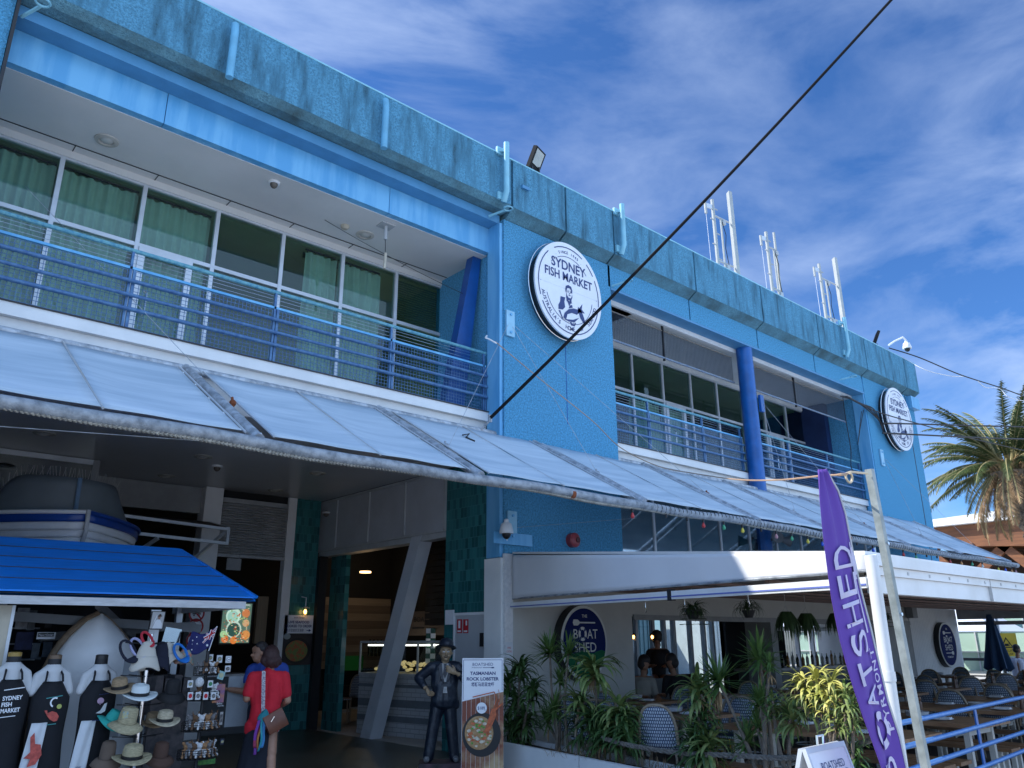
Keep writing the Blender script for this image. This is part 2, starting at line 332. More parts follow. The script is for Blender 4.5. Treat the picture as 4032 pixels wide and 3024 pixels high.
# ---------------------------------------------------------------- building
B = thing('market_building', 'long two-storey blue roughcast market building with recessed balconies', 'building', (8.05, 9.3, 0))
JX = [10.72, 13.38, 16.05, 18.74, 21.4, 23.99]
segs = [(9.38, 10.72), (10.72, 13.38), (13.38, 16.05), (16.05, 18.74), (18.74, 21.4), (21.4, 23.99), (23.99, 24.85)]
gp = .022
for a, b in segs:
    prof = [(9.05, 9.77), (9.05, 8.83), (9.268, 8.70), (9.268, 8.22), (9.62, 8.22), (9.62, 9.77)]
    lowx = (a < 10.7) or (a >= 21.39)
    q = MB().prism([(a+gp, y, z) for y, z in [(9.05, 9.77), (9.05, 8.83), (9.62, 8.83), (9.62, 9.77)]], (b-a-2*gp, 0, 0)).ob('parapet_panel', m_fas, B)
    sl = MB().prism([(a+gp, y, z) for y, z in [(9.052, 8.829), (9.267, 8.69), (9.6, 8.69), (9.6, 8.829)]], (b-a-2*gp, 0, 0)).ob('sloping_band', m_slp, B)
    if not lowx: MB().box((a+gp, 9.27, 8.22), (b-gp, 9.58, 8.688)).ob('lower_fascia', m_tow, B)
for a, b in [(8.07, 9.38)]:
    MB().prism([(a, y, z) for y, z in [(9.05, 9.77), (9.05, 8.83), (9.62, 8.83), (9.62, 9.77)]], (b-a-gp, 0, 0)).ob('parapet_panel', m_fas, B)
    MB().prism([(a, y, z) for y, z in [(9.052, 8.829), (9.267, 8.69), (9.6, 8.69), (9.6, 8.829)]], (b-a-gp, 0, 0)).ob('sloping_band', m_slp, B)
for a, b in [(-6, .55), (.58, 8.02)]:
    MB().prism([(a, y, z) for y, z in [(9.05, 9.77), (9.05, 8.86), (9.62, 8.86), (9.62, 9.77)]], (b-a, 0, 0)).ob('parapet_panel', m_fas, B)
    MB().prism([(a, y, z) for y, z in [(9.052, 8.859), (9.16, 8.77), (9.34, 8.77), (9.5, 8.859)]], (b-a, 0, 0)).ob('sloping_band', m_slp, B)
MB().box((-6, 9.045, 9.772), (24.86, 9.70, 9.80)).ob('roof_capping', m_vent, B)
MB().box((-6, 9.63, 8.6), (24.8, 20, 9.76)).ob('roof', m_sof, B)
MB().box((.58, 9.34, 8.60), (8.0, 9.62, 8.76)).ob('parapet_soffit', m_bso, B)
for a, b in [(.58, 2.405), (2.415, 5.895), (5.905, 7.99)]: MB().box((a, 9.6, 8.13), (b, 9.72, 8.598)).ob('balcony_beam', m_bsm, B)
MB().box((10.82, 9.27, 8.17), (21.45, 9.60, 8.218)).ob('parapet_soffit', m_bso, B)
# towers
MB().box((-6, 9.27, 2.9), (.56, 12, 8.80)).ob('tower_wall', m_tow, B)
MB().prism([(8.04, 9.27, 2.86), (10.8, 9.27, 2.86), (10.8, 9.62, 2.86), (8.01, 9.62, 2.86)], (0, 0, 5.82)).ob('tower_wall', m_tow, B)
MB().box((8.02, 9.63, 4.47), (10.79, 11.2, 8.66)).ob('tower_wall', m_tow, B)
MB().box((7.965, 9.30, 2.85), (8.03, 9.62, 8.60)).ob('tower_side_strip', m_bsm, B)
MB().prism([(21.45, 9.27, 2.45), (24.75, 9.27, 2.45), (24.75, 12, 2.45), (21.45, 12, 2.45)], (0, 0, 6.235)).ob('tower_wall', m_tow, B)
MB().box((24.3, 9.12, 8.30), (24.88, 9.9, 8.66)).ob('tower_block', m_bsm, B)
MB().box((21.40, 9.29, 2.5), (21.448, 9.62, 8.6)).ob('tower_side_strip', m_bsm, B)
MB().box((24.2, 9.262, 2.45), (24.225, 9.29, 8.68)).ob('expansion_joint', m_blk, B)
MB().box((9.49, 9.262, 5.2), (9.50, 9.29, 7.2)).ob('expansion_joint', m_bdk, B)
MB().box((.565, 9.21, 2.8), (.60, 9.62, 8.75)).ob('expansion_joint', m_blk, B)
# balcony ceilings, slabs
MB().box((-2, 9.72, 8.12), (12, 11.2, 8.3)).ob('balcony_ceiling', m_cei, B)
MB().box((10.82, 9.62, 8.12), (21.44, 11.2, 8.2)).ob('balcony_ceiling', m_wht, B)
MB().box((10.82, 9.60, 8.07), (20.7, 9.66, 8.17)).ob('ceiling_edge', m_wht, B)
sb = MB()
for x in (1.66, 2.76, 3.84, 4.9, 6.0, 7.1): sb.box((x, 10.86, 8.112), (x+.012, 11.12, 8.124))
sb.box((-1, 10.86, 8.110), (8, 10.872, 8.124)); sb.ob('ceiling_groove', m_blk, B)
for a, b in [(-4, 7.98), (10.82, 21.42)]:
    MB().box((a, 9.58, 5.05), (b, 11.1, 5.20)).ob('floor_slab', m_wht, B)
    MB().box((a, 9.66, 4.86), (b, 9.9, 5.048)).ob('slab_lip', m_wht, B)
    MB().box((a, 9.56, 5.201), (b, 9.60, 5.215)).ob('slab_drip_edge', m_blk, B)
MB().box((-4, 9.78, 4.46), (7.98, 9.92, 4.858)).ob('awning_fascia', m_wht, B)
MB().box((10.82, 9.78, 4.80), (21.42, 9.92, 4.858)).ob('awning_fascia', m_wht, B)
# upper rooms
MB().box((-2, 14.6, 5.2), (21.4, 14.7, 8.1)).ob('room_wall', m_room, B)
MB().box((-2, 11.3, 8.02), (21.4, 14.6, 8.1)).ob('room_ceiling', m_room, B)
MB().box((-2, 11.2, 5.15), (21.4, 14.6, 5.2)).ob('room_floor', m_dark, B)
for x in (8.3, 12.3, 21.3): MB().box((x, 11.2, 5.2), (x+.1, 14.6, 8.02)).ob('room_partition', m_room, B)
def win(a, b, z0=5.22, zt=7.04, z1=7.98, door=False):
    w = MB(); t = .03
    w.box((a-t, 11.06, z0), (a+t, 11.14, z1+.03)).box((b-t, 11.06, z0), (b+t, 11.14, z1+.03)) if b > 21.3 or b in (8.98,) else w.box((a-t, 11.06, z0), (a+t, 11.14, z1+.03))
    w.box((a+t, 11.065, zt-.03), (b-t, 11.135, zt+.03)).box((a+t, 11.065, z1), (b-t, 11.135, z1+.03)).box((a+t, 11.065, z0), (b-t, 11.135, z0+.05))
    o = w.ob('window', m_alu, B)
    if door:
        w = MB(); w.box((a+t, 11.03, z0), (a+.12, 11.12, zt-.03)); w.box((a+.70, 11.03, z0), (a+.79, 11.12, zt-.03)); w.box((a+.12, 11.03, zt-.12), (a+.70, 11.12, zt-.03)); w.box((a+.12, 11.03, z0), (a+.70, 11.12, z0+.1)); w.ob('door_frame', m_alu, o)
        MB().tube([(a+.17, 10.97, 5.95), (a+.19, 10.93, 6.0), (a+.19, 10.93, 6.28), (a+.17, 10.97, 6.33)], .016).ob('handle', m_steel, o)
    for c, d in ((z0+.05, zt-.03), (zt+.03, z1)): MB().box((a+t, 11.095, c), (b-t, 11.101, d)).ob('pane', m_glu, o)
    return o
XL = [-.61, .48, 1.58, 2.67, 3.755, 4.84, 5.94, 7.03, 8.12, 8.98]
XR = [12.35, 13.53, 14.65, 15.77, 16.9, 18.05, 19.14, 20.28, 21.41]
WL = [win(a, b, door=(i == 3)) for i, (a, b) in enumerate(zip(XL, XL[1:]))]
WR = [win(a, b, door=(i in (2, 6))) for i, (a, b) in enumerate(zip(XR, XR[1:]))]
MB().box((-2, 11.04, 8.01), (8.98, 11.16, 8.118)).ob('window_head', m_cei, B)
MB().box((10.82, 11.04, 8.01), (21.4, 11.16, 8.118)).ob('window_head', m_wht, B)
def curtain(a, b, win_, ph=0.0, zt=7.90):
    cm = MB(); k = int((b-a)*90)
    cm.grid(lambda u, v: (a+(b-a)*u, 11.24 + .055*sin((u*(b-a))*2*pi*8.5+ph+v*.8)*(.35+.65*min(1, v*2.2)) + .02*sin(u*23+ph), zt - v*(zt-5.25)), k, 8)
    o = cm.ob('curtain', m_curt, win_, smooth=True)
    c2 = MB(); 
    for i in range(int((b-a)*10)): c2.box((a+i*.1+.03, 11.26, zt), (a+i*.1+.045, 11.275, zt+.06))
    c2.box((a, 11.26, zt+.05), (b, 11.29, zt+.07)); c2.box((a, 11.36, zt-.06), (b, 11.37, zt+.04)); c2.ob('curtain_track', m_dark, win_)
for i, (a, b) in enumerate([(-.6, .48), (.5, 1.55), (1.6, 2.64), (2.7, 3.72)]): curtain(a, b, WL[i], i*1.3)
curtain(5.33, 5.90, WL[5], .5); curtain(5.96, 6.80, WL[6], 2.1)
curtain(13.6, 14.6, WR[1], 1.1, 6.95); curtain(14.75, 15.6, WR[2], .3, 6.95)
bd = MB()
for i in range(20): bd.box((7.08, 11.2, 7.9-i*.045), (8.90, 11.23, 7.915-i*.045))
bd.ob('blind', M('blind_slats', (.12, .17, .13), r=.6), WL[7])
for (xa, z) in ((7.15, 5.75), (7.1, 5.42), (8.15, 5.74)):
    MB().bar((xa, 12.6, z), (xa+.75, 12.5, z), .22, .03).ob('ceiling_lamp', M('tube_lamp', (1, .95, .8), em=(1, .93, .68), es=2.2), B)
# columns and strut
MB().lathe([(.185, 3.0), (.185, 8.2)], (15.72, 9.46, 0), 28).ob('round_column', m_bdk, B, smooth=True)
MB().box((15.86, 9.24, 6.62), (16.0, 9.3, 7.02)).ob('column_plate', m_bdk, B)
MB().prism([(7.82, 9.85, 8.11), (8.0, 9.85, 8.11), (7.66, 9.85, 5.2), (7.26, 9.85, 5.2)], (0, .18, 0)).ob('raking_strut', M('strut_navy', (.006, .07, .27), r=.35, v=.15), B)
MB().box((21.2, 10.4, 5.2), (21.43, 15, 8.1)).ob('dark_blue_wall', M('navy_wall', (.01, .03, .11), r=.6), B)
# ventilation stub pipes and rings along the parapet
for x, zt, zb in [(2.95, 9.62, 8.72), (5.35, 9.62, 8.72), (7.80, 9.95, 8.82), (10.86, 9.92, 8.86), (20.07, 10.0, 8.90)]:
    q = MB(); q.tube([(x, 8.94, zb+.02), (x, 8.94, zb+.1), (x, 8.94, zt-.14), (x, 8.97, zt)] if zt < 9.7 else [(x, 9.0, zb-.02), (x, 8.92, zb+.16), (x, 8.92, zt)], .052, 12)
    if zt > 9.7: q.box((x-.14, 9.0, zt-.22), (x, 9.045, zt-.08)); q.box((x-.12, 9.0, zb+.02), (x, 9.045, zb+.16)); q.bar((x-.1, 9.03, zt-.15), (x, 8.93, zt-.15), .06)
    q.ob('vent_pipe', m_vent if zt > 9.7 else M('vent_painted_over', (.15, .42, .60), r=.5), B, smooth=True)
for x, z in [(.78, 8.62), (7.86, 8.68), (10.98, 8.30), (20.2, 8.34)]:
    q = MB(); q.tube([(x+.075*cos(a*pi/8), 8.95+.075*sin(a*pi/8), z) for a in range(17)], .014, 6); q.bar((x, 9.02, z), (x-.14, 9.3, z-.05), .03); q.ob('pipe_ring', m_vent, B)
MB().box((8.25, 9.0, 9.28), (8.42, 9.05, 9.34)).ob('vent_hood', m_bso, B)
# ground floor: soffit, bulkhead, tiled walls, pier, back wall
MB().box((-4, 9.80, 4.45), (8.0, 15.6, 4.459)).ob('ground_soffit', m_sof, B)
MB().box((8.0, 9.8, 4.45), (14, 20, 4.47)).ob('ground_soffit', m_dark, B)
q = MB(); q.box((8.05, 10.8, 3.42), (8.12, 15.25, 4.45)); q.ob('bulkhead', M('bulkhead_sheet', (.46, .48, .51), r=.5, v=.06, s=2), B)
q = MB()
for y in (10.82, 12.04, 13.28, 14.52, 15.24): q.box((8.02, y-.02, 3.42), (8.05, y+.02, 4.45))
q.box((8.02, 10.8, 3.40), (8.05, 15.25, 3.44)); q.box((8.02, 10.8, 4.40), (8.05, 15.25, 4.448)); q.box((8.06, 10.8, 3.30), (8.3, 15.2, 3.40)); q.ob('bulkhead_frame', m_aludk, B)
MB().box((8.06, 10.51, 0), (8.16, 10.80, 4.45)).ob('tiled_wall', m_tlA, B)
MB().box((8.06, 9.68, 2.05), (8.16, 10.51, 4.45)).ob('tiled_wall', m_tlA, B)
MB().box((7.40, 15.1, 0), (7.98, 15.25, 4.45)).ob('tiled_wall', m_tlB, B)
MB().box((8.25, 14.4, 0), (8.35, 15.0, 3.4)).ob('tiled_wall', m_tlA, B)
MB().box((7.98, 14.98, 0), (8.16, 15.2, 3.3)).ob('door_frame', m_blk, B)
MB().box((7.22, 15.04, 0), (7.40, 15.2, 4.44)).ob('white_column', m_whp, B)
MB().box((5.46, 14.9, 0), (5.80, 15.2, 4.44)).ob('white_column', m_whp, B)
# fire door on the side wall
q = MB().box((8.04, 9.72, .02), (8.09, 10.48, 2.02)).ob('fire_door', M('door_grey', (.46, .48, .50), r=.4, v=.03), B)
q2 = MB(); q2.box((8.03, 9.68, .02), (8.1, 9.72, 2.06)); q2.box((8.03, 10.48, .02), (8.1, 10.52, 2.06)); q2.box((8.03, 9.72, 2.02), (8.1, 10.48, 2.06)); q2.ob('door_frame', m_whp, B)
MB().box((7.99, 9.76, 1.55), (8.04, 9.80, 1.75)).ob('handle', m_blk, q)
# white base of the tower pier
MB().box((7.96, 9.27, .02), (8.06, 9.66, 2.84)).ob('pier_base', m_wht, B)
MB().box((8.0, 9.22, .0), (8.17, 9.268, 2.9)).ob('pier_corner', M('chalky_render', (.62, .63, .64), r=.8, s=20, c2=(.75, .75, .75), b=.5, bs=90), B)
# slanting pillar
MB().prism([(8.05, 12.90, 0), (8.05, 13.22, 0), (8.05, 11.80, 3.42), (8.05, 11.50, 3.42)], (.26, 0, 0)).ob('slanting_pillar', M('pillar_paint', (.55, .58, .62), r=.4, v=.05), B)
# shutter and shop counter at the back
q = MB()
for i in range(20): q.prism([(5.82, 15.06, 3.22+i*.05), (5.82, 15.02, 3.235+i*.05), (5.82, 15.06, 3.265+i*.05)], (1.38, 0, 0))
q.box((5.80, 15.0, 3.17), (7.21, 15.08, 3.225)); q.box((5.8, 15.06, 3.17), (7.21, 15.09, 4.3)); q.ob('roller_shutter', M('shutter_steel', (.42, .43, .44), r=.4, m=.3), B)
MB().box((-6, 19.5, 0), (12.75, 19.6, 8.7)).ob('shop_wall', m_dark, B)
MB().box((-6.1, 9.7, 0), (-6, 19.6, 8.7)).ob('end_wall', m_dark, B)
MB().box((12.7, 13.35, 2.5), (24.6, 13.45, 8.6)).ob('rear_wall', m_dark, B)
MB().box((24.5, 9.7, 2.5), (24.6, 13.4, 8.6)).ob('end_wall', m_tow, B)
MB().box((5.8, 15.1, 4.28), (7.4, 15.2, 4.45)).ob('shutter_lintel', m_dark, B)
q = MB().box((6.0, 15.3, 0), (7.25, 15.9, 1.05)); q.ob('shop_counter', M('counter_grey', (.12, .13, .14), r=.5), B)
MB().box((5.9, 15.25, 1.02), (7.3, 15.95, 1.06)).ob('counter_top', m_alu, B)
MB().box((7.0, 15.6, 1.6), (7.22, 15.7, 2.5)).ob('timber_panel', M('pale_timber', (.33, .22, .13), r=.6, stretch=(8, 8, .5)), B)
# glazed shop front left with frame
for a, b in [(-2, .8), (.86, 3.2)]:
    o = MB().box((a, 13.8, 4.36), (b, 13.86, 4.44)).box((a, 13.8, 3.0), (a+.05, 13.86, 4.36)).ob('shop_window', m_alu, B); MB().box((a+.05, 13.82, 3.0), (b, 13.83, 4.36)).ob('pane', glass('shop_glass_%d' % int(a+3), (.16, .3, .24), .08), o)
MB().box((3.2, 13.8, 0), (3.3, 15.1, 4.44)).ob('shop_wall', M('pale_wall', (.30, .31, .32), r=.7), B)
MB().box((3.3, 15.1, 3.95), (5.46, 15.2, 4.44)).ob('shop_wall', M('pale_wall'), B)
# propped-open window flap
q = MB()
for a, b in [((3.6, 13.9, 3.62), (5.62, 14.0, 3.55)), ((3.6, 13.9, 3.36), (5.62, 14.0, 3.30)), ((5.60, 14.0, 3.57), (5.60, 15.0, 3.78)), ((5.60, 14.0, 3.55), (5.05, 14.9, 2.75)), ((4.4, 13.95, 3.3), (3.9, 14.9, 2.75)), ((5.60, 14.0, 3.3), (5.6, 14.0, 3.57))]: q.bar(a, b, .05)
q.ob('window_flap_frame', m_alu, B)
MB().prism([(3.6, 13.95, 3.6), (5.6, 14.0, 3.56), (5.6, 15.0, 3.78), (3.6, 15.0, 3.78)], (0, 0, .02)).ob('window_flap_mesh', M('flap_mesh', (.05, .035, .025), r=.8, v=.4, s=40), B)
# entrance interior to the right of the pillar
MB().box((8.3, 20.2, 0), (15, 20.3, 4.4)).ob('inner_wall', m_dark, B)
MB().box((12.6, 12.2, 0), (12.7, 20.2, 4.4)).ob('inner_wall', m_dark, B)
for par, nm, cc in ((0, 'oak_panel_light', (.33, .27, .20)), (1, 'oak_panel_dark', (.20, .155, .115))):
    q = MB()
    for i in range(9):
        if i % 2 == par: q.box((9.6, 19.40+.01*par, .95+i*.20), (12.62, 19.46, 1.145+i*.20))
    q.ob('striped_timber_wall', M(nm, cc, r=.6, stretch=(.4, 1, 6)), B)
q = MB(); q.box((9.6, 18.9, 0), (12.6, 19.3, .55)); q.ob('banquette', m_blk, B)
# slatted screen behind the pillar
q = MB()
for i in range(13): q.bar((8.75, 10.85, 1.95+i*.115), (8.75, 12.3, 1.95+i*.115), .03, .095)
q.box((8.84, 10.85, 1.9), (8.86, 12.3, 3.4))
q.ob('slatted_screen', m_dk2, B)
# bistro level of the building
MB().box((10.80, 9.62, 2.9), (10.86, 11, 4.86)).ob('wall_return', m_tow, B)
for i in range(10):
    a = 10.82+i*1.075; b = a+1.075
    o = MB().box((a-.025, 9.40, 3.0), (a+.025, 9.46, 4.84)).box((a+.025, 9.40, 4.78), (b-.025, 9.46, 4.84)).box((a+.025, 9.40, 3.0), (b-.025, 9.46, 3.05)).ob('window', m_alu, B); MB().box((a+.025, 9.425, 3.05), (b-.025, 9.431, 4.78)).ob('pane', m_glt, o)
MB().box((10.8, 10.8, 2.9), (21.4, 10.9, 4.85)).ob('room_wall', M('teal_room', (.45, .72, .76), r=.8), B)
MB().box((8.16, 9.21, 0), (10.88, 9.262, 2.43)).ob('bistro_wall', M('cream_cladding', (.50, .50, .47), r=.6, v=.04, s=3), B)
MB().box((10.88, 9.21, 2.02), (21.9, 9.262, 2.43)).ob('bistro_wall', M('cream_cladding'), B)
MB().box((15.22, 9.19, 0), (15.45, 9.8, 2.02)).ob('bistro_pier', M('grey_pier', (.28, .29, .29), r=.6), B)
MB().box((20.6, 9.19, 0), (21.9, 9.3, 2.02)).ob('bistro_pier', M('grey_pier'), B)
cl = MB()
for i in range(32): cl.box((21.9+i*.098, 9.18, .0), (21.9+i*.098+.086, 9.262, 2.40))
cl.ob('bistro_wall', m_wht, B)
MB().box((10.9, 9.17, 1.96), (21.9, 9.21, 2.05)).ob('opening_head', M('grey_pier'), B)
MB().box((10.86, 9.3, 2.44), (25, 13.3, 2.5)).ob('bar_ceiling', m_dark, B)
MB().box((12.7, 13.2, 2.15), (25, 13.3, 2.44)).ob('bar_wall', m_dark, B)
MB().box((19.4, 13.1, 0), (22.4, 13.3, 2.2)).ob('bar_wall', m_dark, B)
for i, x in enumerate((13.6, 14.05, 14.6, 15.2, 15.7, 16.35, 16.8, 17.2, 17.9, 18.5, 18.9, 19.4, 22.4, 23.3, 24.2)):
    MB().box((x, 13.18, .05), (x+.09, 13.30, 2.16)).ob('folding_door_frame', m_alu, B)
MB().box((12.7, 13.22, .05), (19.4, 13.228, 2.15)).ob('folding_door_pane', m_glc, B)
MB().box((24.7, 9.3, 0), (24.8, 13.3, 3)).ob('bistro_wall', m_wht, B)
# ---------------------------------------------------------------- balcony railings
def railing(a, b, posts, lab, full=False):
    T = thing('balcony_railing', lab, 'railing', (a, 9.65, 5.2), group='blue balcony railings')
    MB().tube([(a, 9.65, 6.25), (b, 9.65, 6.25)], .028).ob('top_rail', m_brt, T, smooth=True)
    for z in (6.01,): MB().box((a, 9.63, z-.012), (b, 9.67, z+.02)).ob('rail', m_bsm, T)
    for z in (5.83, 5.645, 5.465): MB().tube([(a, 9.60, z), (b, 9.60, z)], .025).ob('rail', m_brl, T, smooth=True)
    w = MB()
    for z in (6.08, 6.14, 6.19): w.tube([(a, 9.65, z), (b, 9.65, z)], .0035, 4)
    w.ob('wire', m_steel, T)
    for p in posts: MB().box((p-.03, 9.63, 5.2), (p+.0, 9.67, 6.24)).box((p+.012, 9.63, 5.24), (p+.045, 9.665, 6.0)).ob('post', m_brl, T)
    e = [a] + list(posts) + [b]
    for p, q in zip(e, e[1:]):
        if q-p < .3: continue
        p += .05; q -= .05; m = MB(); n = max(2, int((q-p)/.052))
        for i in range(n+1): x = p+(q-p)*i/n; m.box((x-.003, 9.640, 5.25), (x+.003, 9.645, 5.98))
        for i in range(15): z = 5.25+.052*i; m.box((p, 9.645, z-.003), (q, 9.649, z+.003))
        m.ob('mesh_panel', m_brl, T)
    return T
railing(-3.2, 7.95, [-1.4, .45, 2.32, 4.2, 6.09, 7.92], 'long blue balcony railing with wire mesh left of the main roughcast tower')
railing(10.85, 15.56, [12.21, 14.05, 15.5], 'blue balcony railing between the main tower and the round blue column')
railing(15.88, 21.35, [17.6, 19.52, 21.3], 'blue balcony railing right of the round blue column')
# expanded mesh sun screens
def screen(a, b, joints, lab):
    T = thing('sun_screen', lab, 'mesh screen', (a, 9.7, 7.3), group='perforated sun screens')
    e = [a] + joints + [b]
    for p, q in zip(e, e[1:]):
        m = MB()
        for i in range(27): z = 7.38+i*.0225; m.prism([(p, 9.700, z), (p, 9.706, z), (p, 9.716, z+.012), (p, 9.710, z+.012)], (q-p, 0, 0))
        n = int((q-p)/.05)
        for i in range(n): x = p+(q-p)*i/n; m.bar((x, 9.708, 7.36), (x+.03, 9.708, 7.98), .004, .006)
        m.ob('mesh_panel', M('screen_mesh', (.10, .12, .15), r=.5, m=.3), T)
    for x in joints: MB().box((x-.015, 9.68, 7.30), (x+.015, 9.73, 8.11)).ob('bracket', m_blk, T)
    MB().tube([(a, 9.70, 7.36), (b, 9.70, 7.36)], .022).ob('bottom_rail', M('rail_flaky', (.09, .16, .30), r=.6, s=25, c2=(.30, .34, .36)), T)
    MB().tube([(a, 9.71, 7.99), (b, 9.71, 7.99)], .014).ob('top_rail', M('rail_dirty', (.08, .07, .06), r=.9, s=25, c2=(.35, .32, .27)), T)
screen(10.85, 15.56, [12.95], 'grey perforated screen hung between main tower and round column')
screen(15.88, 21.0, [18.35], 'grey perforated screen hung right of the round column')
# ---------------------------------------------------------------- awning
A = thing('tensile_awning', 'long sloping grey mesh fabric awning on galvanised tubes', 'awning', (8, 9.4, 4.8))
def wob(x): return .012*sin(x*1.3)+.008*sin(x*3.1)
MB().tube([(x*.5-4, 9.42, 4.80) for x in range(int(27.5*2))], .055, 10).ob('upper_tube', m_galv, A, smooth=True)
MB().tube([(x*.5-4, 7.0, 3.42+wob(x*.5)) for x in range(int(27.7*2))]+[(23.75, 7.0, 3.42)], .058, 14).ob('front_tube', m_galvd, A, smooth=True)
rf = [-2.6, .1, 3.02, 5.74, 8.70, 11.62, 14.25, 17.35, 20.2, 23.4]
def awp(x, t, dz=0): return (x, 9.38+(7.04-9.38)*t, 4.80+(3.47-4.80)*t+dz)
for x in rf: MB().tube([awp(x, 0, .0), awp(x, 1, .0)], .058, 10).ob('rafter', m_galv, A, smooth=True)
for i, (a, b) in enumerate(zip(rf, rf[1:])):
    a += .20; b -= .13; mid = (a+b)/2 + random.uniform(-.05, .05)
    if i < 2: mid += .1
    for p, q in ((a, mid-.012), (mid+.012, b)):
        MB().grid(lambda u, v: (p+(q-p)*u, *awp(0, .05+.90*v, .02-.05*sin(pi*v)*sin(pi*u) + .004*sin(u*9+v*5))[1:]), 10, 10).ob('fabric_panel', m_fab, A, smooth=True, thick=.004)
    MB().tube([awp(mid, .04, .03), awp(mid, .5, .0), awp(mid, .96, .02)], .012, 6).ob('batten', m_aludk, A)
    for x in (a-.02, b+.02): MB().tube([awp(x, .04, .03), awp(x, .97, .03)], .011, 6).ob('batten', m_alu, A)
    c = MB()
    for t in (.1, .3, .5, .7, .9): c.bar(awp(b, t), awp(b+.25, t, -.01), .012)
    c.ob('lacing', m_steel, A)
cl = MB()
for i in range(150): x = 8.9+i*.098; cl.tube([(x+.02*cos(k), 7.0+.064*cos(k*pi/3), 3.42+wob(x)+.064*sin(k*pi/3)) for k in range(7)], .005, 4, False)
cl.ob('cable_tie', m_blk, A)
rp = MB()
for i in range(700): x = -3.5+i*.0382; rp.tube([(x, 6.985, 3.372+wob(x)), (x+.022, 7.015, 3.365+wob(x))], .021, 5)
rp.ob('edge_roping', M('aged_rope', (.24, .23, .20), r=.9, s=14, c2=(.46, .44, .38)), A)
MB().lathe([(.064, -.03), (.064, .03)], (0, 0, 0)).ob('rust_band', m_rust, A) if False else None
q = MB(); q.tube([(7.18, 7.0, 3.42+wob(7.18)), (7.24, 7.0, 3.42+wob(7.2))], .0615, 14); q.ob('rust_band', m_rust, A)
q = MB(); q.tube([(14.55, 7.0, 3.42), (14.61, 7.0, 3.42)], .0615, 14); q.ob('rust_band', m_rust, A)
# coloured bulbs hanging from the front tube
cols = {'red': (.42, .03, .03), 'green': (.05, .32, .16), 'yellow': (.62, .50, .06), 'blue': (.02, .09, .50), 'pink': (.45, .22, .24), 'orange': (.55, .25, .08), 'white': (.6, .6, .55)}
bl = [(8.39, 'red'), (9.13, None), (9.62, None), (10.02, 'red'), (10.55, 'green'), (11.06, 'yellow'), (11.60, None), (12.05, 'pink'), (12.54, 'green'), (13.07, 'yellow'), (13.57, 'blue'), (14.9, None), (15.55, 'blue'), (16.9, 'red'), (17.5, 'green'), (18.05, None), (18.6, None), (19.3, 'red'), (19.95, 'orange'), (20.6, 'green'), (21.25, 'white'), (22.3, 'yellow'), (22.8, 'blue'), (23.25, 'orange'), (23.55, 'pink')]
for i, (x, c) in enumerate(bl):
    n = {'red': 'red', None: 'empty'}.get(c, c)
    where = 'before the glass strip beside the main tower' if x < 12 else 'left of the purple feather flag' if x < 14 else 'right of the steel pole' if x > 19 else 'between feather flag and steel pole'
    nth = ['first', 'second', 'third', 'fourth', 'fifth', 'sixth', 'seventh', 'eighth', 'ninth', 'tenth', 'eleventh', 'twelfth', 'thirteenth', 'fourteenth', 'fifteenth', 'sixteenth', 'seventeenth', 'eighteenth', 'nineteenth', 'twentieth', 'twenty-first', 'twenty-second', 'twenty-third', 'twenty-fourth', 'last'][i]
    T = thing('festoon_bulb', ('%s %s light bulb under the awning tube, %s from the left' % (n, 'festoon', nth)) if c else 'empty black lamp socket under the awning tube, %s socket from the left' % nth, 'light bulb', (x, 7.0, 3.30+wob(x)), group='coloured festoon bulbs on the awning tube')
    z = 3.375+wob(x)
    MB().lathe([(.012, -.075), (.018, -.07), (.018, -.015), (.006, 0)], (x, 7.0, z), 10).ob('socket', m_blk, T)
    if c: MB().lathe([(.004, -.155), (.018, -.150), (.028, -.13), (.028, -.115), (.016, -.09), (.012, -.075)], (x, 7.0, z), 12).ob('bulb', M('bulb_'+c, cols[c], r=.15, v=.02), T, smooth=True)
# ---------------------------------------------------------------- steel tie wires and wall plates
def wire(a, b, lab, r=.004, sag=0, name='tie_wire', mat=None, cat='wire', pts=None, group=None, k=5):
    n = 14; a = Vector(a); b = Vector(b)
    ps = [a.lerp(b, i/n) - Vector((0, 0, sag*4*(i/n)*(1-i/n))) for i in range(n+1)] if pts is None else pts
    return MB().tube(ps, r, k).ob(name, mat or m_galv, lab=lab, cat=cat, group=group, smooth=True)
gt = 'steel tie wires of the awning'
wire((8.15, 9.26, 6.75), (5.96, 8.0, 4.0), 'thin steel wire from tower plate down left to the awning rafter', group=gt)
wire((8.17, 9.26, 6.75), (8.95, 8.1, 4.06), 'thin steel wire from tower plate down to the rafter before the tower', group=gt)
wire((8.18, 9.26, 6.76), (11.8, 8.08, 4.05), 'long thin steel wire running from tower plate right to awning', group=gt)
wire((15.9, 9.25, 6.85), (14.5, 7.95, 3.97), 'thin steel wire from round column plate down left to awning', group=gt)
wire((15.95, 9.25, 6.85), (17.55, 7.98, 3.99), 'thin steel wire from round column plate down right to awning', group=gt)
wire((22.0, 9.25, 6.4), (20.3, 7.88, 3.95), 'thin steel wire from far tower plate down left to awning', group=gt)
wire((22.1, 9.25, 6.4), (24.0, 8.0, 4.0), 'thin steel wire from far tower plate down right to awning corner', group=gt)
wire((1.2, 10.9, 7.3), (3.1, 9.0, 4.65), 'thin steel wire crossing the balcony at upper left down to the rafter', group=gt)
wire((-1.5, 7.6, 3.15), (2.45, 7.0, 3.36), 'thin wire under the awning front tube at left', r=.003, group=gt)
wire((8.16, 9.24, 3.3), (10.9, 9.0, 3.68), 'thin wire from lower tower plate rightwards past the alarm bell', r=.003, group=gt)
